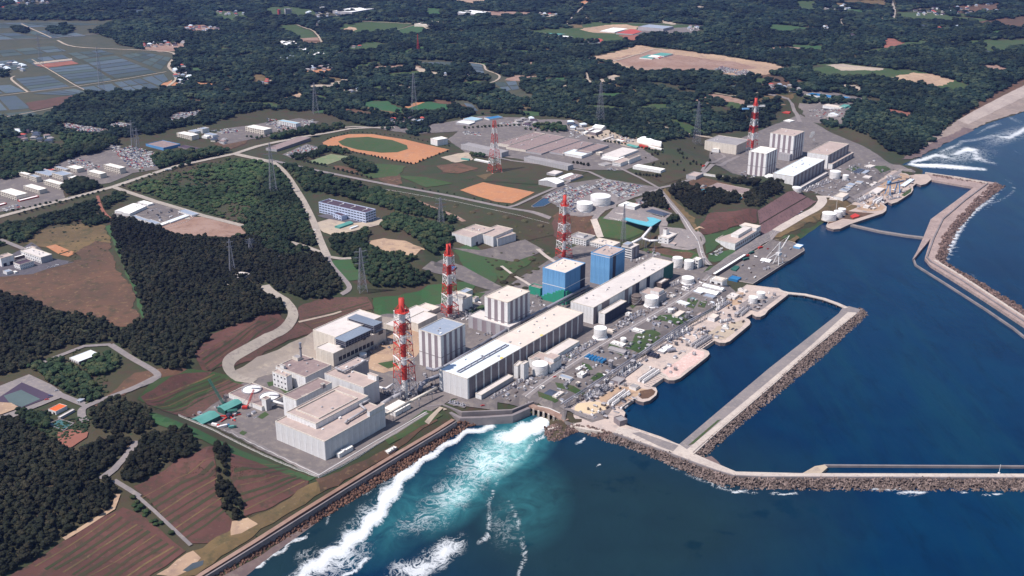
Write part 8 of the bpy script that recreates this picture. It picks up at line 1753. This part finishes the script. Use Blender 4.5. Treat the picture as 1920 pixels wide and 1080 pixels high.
HM = [house_mesh(s, RF[r_]) for s, r_ in enumerate(['grey','bluegrey','dark','grey','red','bluewhite','navyroof','brown'])]
def village(poly, n, where, s=1.0):
    WOODS.append(('H', None, list(poly))); bx = [p[0] for p in poly]; by = [p[1] for p in poly]; done = []; t = 0
    while len(done) < n and t < n*30:
        t += 1; x, y = rnd.uniform(min(bx),max(bx)), rnd.uniform(min(by),max(by))
        if not inside(np.array([x]), np.array([y]), poly)[0]: continue
        g = G(x, y)
        if any((g.x-a)**2+(g.y-b)**2 < (16*s)**2 for a, b in done): continue
        done.append((g.x, g.y)); o = put('house', rnd.choice(HM), None, (g.x, g.y, g.z), rnd.choice((0,1.57,3.14,-.4,.5))+rnd.uniform(-.2,.2), (s,s,s)); tag(o, 'tiled house '+where+', '+place(x, y, min(bx), max(bx), min(by), max(by)), 'house', 'houses '+where)
for poly, n, wh in [([(325,130),(345,122),(358,150),(340,162),(330,150)],16,'beside the bend of the paddy road'),([(0,118),(35,115),(58,126),(50,134),(0,134)],9,'in the hamlet among the paddies'),([(20,245),(60,248),(98,258),(95,270),(45,266)],14,'with coloured roofs in the left wood'),
  ([(345,48),(410,54),(400,62),(348,62)],12,'on the red village ground top left'),([(0,0),(110,0),(95,12),(0,18)],24,'at the very top left corner'),([(1540,10),(1580,8),(1600,22),(1545,24)],12,'in the hamlet left of the top road'),([(1700,18),(1860,8),(1880,24),(1720,30)],34,'in the long village at the top right'),
  ([(1720,50),(1810,50),(1808,56),(1722,55)],8,'on the wood edge below the top right village'),([(1590,66),(1620,66),(1618,70),(1592,70)],4,'by the lane in the upper right wood'),([(565,25),(660,20),(640,36),(590,36)],18,'beside the concrete works at the top'),([(575,45),(600,42),(596,54),(580,52)],7,'on the terrace left of the concrete works'),
  ([(570,128),(620,122),(622,132),(572,134)],7,'above the orange clearing'),([(655,170),(672,168),(672,184),(655,186)],5,'left of the bright green field'),([(600,210-80),(670,84),(700,95),(640,96)],6,'by the terraced field'),([(830,140),(880,141),(882,148),(832,146)],6,'on the hill left of the paddy valley'),
  ([(262,80),(300,80),(350,78),(352,84),(268,90)],14,'in the upper hamlet above the paddy road'),([(400,22),(470,22),(470,30),(420,32)],10,'along the top left terrace'),([(490,150),(512,150),(512,160),(490,160)],3,'at the orange clearing left'),([(1005,24),(1060,28),(1050,36),(1010,33)],8,'left of the top middle lane'),
  ([(1540,50),(1560,50),(1555,60),(1542,60)],4,'below the upper right hamlet'),([(1290,50),(1320,50),(1316,60),(1292,60)],6,'right of the grey factory'),([(960,228),(1000,222),(1005,236),(965,238)],10,'in the contractor yard behind the sheds'),([(1070,232),(1100,238),(1088,246),(1068,242)],6,'in the contractor yard below the wood'),([(1440,160),(1500,163),(1500,172),(1444,172)],10,'beside the road at the upper right yard'),([(720,225),(790,222),(800,234),(740,236)],9,'in the workshop yard above the track'),([(400,262),(430,266),(425,272),(402,270)],4,'by the estate gate')]: village(poly, int(n*1.3), wh, 1.2)
# loose plant equipment on the yards
KM = []
for v in range(6):
    b = MB()
    if v == 0: b.box(-1.6,-.9,0,1.6,.9,1.9); b.box(-1,-.5,1.9,.2,.5,2.6,1)
    elif v == 1: b.bar((-2.6,0,1.3),(2.6,0,1.3),1.0,0,10); b.box(-2,-.8,0,-1.4,.8,.6,1); b.box(1.4,-.8,0,2,.8,.6,1)
    elif v == 2:
        for k in range(5): b.bar((-3.5,k*.5-1,.25+(k%2)*.3),(3.5,k*.5-1,.25+(k%2)*.3),.22,k%2,6)
    elif v == 3: b.lathe([(1.1,0),(1.1,2.6),(.4,3.1)],n=10); b.bar((1,0,.6),(3.2,0,.6),.25,1,6); b.bar((3.2,0,.6),(3.2,0,0),.25,1,6)
    elif v == 4: b.box(-2.2,-1.5,0,2.2,1.5,2.3); b.box(-2.4,-1.7,2.3,2.4,1.7,2.5,1)
    else: lattice(b, 0, 4, 1.6, 1.6, 2, .15, .1, 1); b.box(-1.1,-1.1,.3,1.1,1.1,2.8)
    KM.append(b)
KN = [('machine_skid','steel skid'),('horizontal_tank','saddle tank'),('pipe_stack','pipe stack'),('valve_vessel','upright vessel'),('equipment_cabin','low cabin'),('framed_unit','framed unit')]
KME = [[b.mesh(n[0], [C[c], C[d]]) for c, d in (('grey','steel'),('wht','steel'),('steel','dark'),('brown','grey'))] for b, n in zip(KM, KN)]
def clutter(where, poly, n, zb=None, s=1.0):
    bx = [p[0] for p in poly]; by = [p[1] for p in poly]; d = []; t = 0
    while len(d) < n and t < n*20:
        t += 1; x, y = rnd.uniform(min(bx),max(bx)), rnd.uniform(min(by),max(by))
        if not inside(np.array([x]), np.array([y]), poly)[0]: continue
        g = P(x, y, zb) if zb else G(x, y)
        if any((g.x-a)**2+(g.y-b)**2 < 22*s for a, b in d): continue
        d.append((g.x, g.y)); k = rnd.randrange(6); o = put(KN[k][0], rnd.choice(KME[k]), None, (g.x, g.y, g.z+.3), PLANT_RZ+rnd.choice((0,1.5708)), (s,s,s)); tag(o, KN[k][1]+' '+where+', '+place(x, y, min(bx), max(bx), min(by), max(by)), 'equipment', KN[k][1]+'s '+where)
for wh, poly, n, zb in [('on the paved quay nearest the outfall',[(1085,775),(1140,750),(1215,732),(1175,765),(1140,790)],26,4.3),('on the bank yard behind the first pumps',[(1070,752),(1137,715),(1180,722),(1110,752)],34,4.3),('on the pink quay nose',[(1205,680),(1250,655),(1320,662),(1270,705),(1225,700)],12,4.3),('behind the third pump screens',[(1235,655),(1290,612),(1340,618),(1300,648)],34,4.3),
  ('on the outer pink quay nose',[(1310,640),(1345,585),(1400,600),(1360,640)],24,4.3),('around the seaside tank pair',[(1345,580),(1385,552),(1460,548),(1420,585)],26,4.3),('between inner road and lawns',[(1110,664),(1190,612),(1270,566),(1330,560),(1290,605),(1200,665),(1130,712),(1060,755),(1035,745)],110,None),('along the near turbine hall flank',[(930,742),(1060,660),(1110,640),(1095,665),(1000,728),(960,755)],60,None),
  ('along the far turbine hall flank',[(1130,620),(1240,560),(1300,520),(1325,530),(1262,565),(1150,628)],60,None),('behind the reactor cubes',[(830,600),(905,560),(910,590),(960,610),(900,640),(880,600)],40,None),('between the blue cubes and pipes',[(985,570),(1015,545),(1100,530),(1090,540),(1030,570),(1000,600)],30,None),('under the nearest stack',[(715,735),(790,700),(830,725),(770,760),(730,760)],36,None),
  ('in the crane yard',[(350,778),(430,735),(500,775),(440,805),(420,805)],22,10.1),('on the far quay yard',[(1600,390),(1665,330),(1712,332),(1710,352),(1660,385),(1620,398)],70,4.3),('in front of the far turbine halls',[(1505,352),(1560,320),(1640,300),(1670,312),(1590,375),(1530,368)],70,None),('on the unloading wharf',[(1360,522),(1405,482),(1490,460),(1500,468),(1412,528)],14,4.5),
  ('west of the far striped cubes',[(1395,320),(1440,330),(1410,338),(1390,330)],14,None),('behind the tall banded office',[(1178,490),(1225,470),(1240,480),(1190,500)],18,None),('in the gravel yard by the cream hall',[(690,650),(760,625),(770,650),(700,670)],12,None),('in the contractor yard at the wood edge',[(960,228),(1010,224),(1030,240),(1110,245),(1200,262),(1180,270),(1060,250)],50,None),('in the fenced works yard',[(262,400),(300,385),(350,398),(330,412),(300,415)],16,None)]: clutter(wh, poly, n, zb)
# far concrete works and machinery at the top
for lb, x, y, w, h, m_ in [('red batching tower of the far concrete works',175,45,28,55,'red'),('pale silo block of the far concrete works',240,42,80,50,'grey'),('far white conveyor plant on the wood edge at the top',500,30,60,40,'wht')]:
    g = G(480+x/4, (y+h+12)/4); s_ = g.length/F_PX; t = empty('batching_tower', g, .5, lb, 'plant'); b = MB(); b.box(-w/8*s_*.5,-8,-2,w/8*s_*.5,8,h/4*s_*.7); b.build('tower', C[m_], t); b = MB(); [b.bar((k*6-12,-9,0),(k*6-12,-9,h/4*s_*.8),.8) for k in range(5)]; b.bar((-14,-9,h/4*s_*.8),(30,-9,2),1); b.build('steel_frame', C['steel'], t)
# fences along the front yard
def fence(lb, pts, h=2.2, step=6, m_='wht'):
    w = Gl(pts); c = Vector((*w[0], float(hz(*w[0])))); t = empty('fence', c, 0, lb, 'fence'); b = MB(); r_ = MB()
    for a, e in zip(w[:-1], w[1:]):
        L_ = math.hypot(e[0]-a[0], e[1]-a[1]); n = max(1, int(L_/step))
        for k in range(n):
            p0 = (a[0]+(e[0]-a[0])*k/n, a[1]+(e[1]-a[1])*k/n); p1 = (a[0]+(e[0]-a[0])*(k+1)/n, a[1]+(e[1]-a[1])*(k+1)/n); z0, z1 = float(hz(*p0)), float(hz(*p1)); f = lambda p, z: (p[0]-c.x, p[1]-c.y, z-c.z)
            b.bar(f(p0,z0), f(p0,z0+h), .12); [r_.bar(f(p0,z0+h*j), f(p1,z1+h*j), .07) for j in (.35,.65,.98)]
            r_.poly([f(p0,z0), f(p1,z1), f(p1,z1+.5), f(p0,z0+.5)])
    tag(b.build('posts', C[m_], t), kind='stuff'); r_.build('rails', C[m_], t)
fence('pale fence round the lower corner of the foreground building yard', [(335,780),(420,818),(500,857),(598,896),(640,876),(735,818),(800,778)]); fence('fence of the works yard on the left plateau', [(211,403),(300,431),(350,417),(372,402)]); fence('railing of the coast road above the retaining slope foot', [(1338,512),(1402,470),(1460,432)], 1.5); fence('railing along the hill road above the bush slope', [(700,352),(860,380),(960,402),(1030,420)], 1.4)
for pts in [[(598,893),(700,832),(800,774)], [(420,808),(520,856),(598,893)]]:
    me = drape_mesh(ribbon_polys(Gl(pts), .7), .75, 'edge_line'); me.materials.append(M_white_line); tag(link(bpy.data.objects.new('edge_line', me)), kind='structure')
# steam plume
b = MB(); w0 = P(1531,272,14); pts = [P(1531,272,14), P(1526,262,22), P(1521,255,28), P(1524,250,34)]
for i, (p, r_) in enumerate(zip(pts, (1.2,3,4.2,5))): v_, f_ = I2; k = len(b.v); b.v += [tuple(Vector(v)*r_*(1+.2*mnoise.noise(Vector(v)*2))+p) for v in v_]; b.f += [[k+j for j in f] for f in f_]; b.m += [0]*len(f_)
MS = bpy.data.materials.new('steam'); MS.use_nodes = True; nt = MS.node_tree; nt.nodes.remove(nt.nodes['Principled BSDF']); pv = nt.nodes.new('ShaderNodeVolumePrincipled'); pv.inputs['Density'].default_value = .12; pv.inputs['Color'].default_value = (1,1,1,1); nt.links.new(pv.outputs[0], nt.nodes['Material Output'].inputs['Volume']); tag(b.build('steam', MS), 'thin white steam plume beside the farthest turbine hall', None, None, 'stuff')
fill_woods()
# == haze
hb = MB(); hb.box(-6900, -400, -12, 6900, 11900, CAM_H+60, 0, bottom=True); MH = bpy.data.materials.new('haze'); MH.use_nodes = True; nt = MH.node_tree; nt.nodes.remove(nt.nodes['Principled BSDF'])
pv = nt.nodes.new('ShaderNodeVolumePrincipled'); pv.inputs['Density'].default_value = HAZE; pv.inputs['Color'].default_value = (.24,.38,1,1); pv.inputs['Anisotropy'].default_value = .2; nt.links.new(pv.outputs[0], nt.nodes['Material Output'].inputs['Volume']); MH.cycles.homogeneous_volume = True
tag(hb.build('haze', MH), kind='stuff')
print('trees', TREES, 'cars', NCAR)
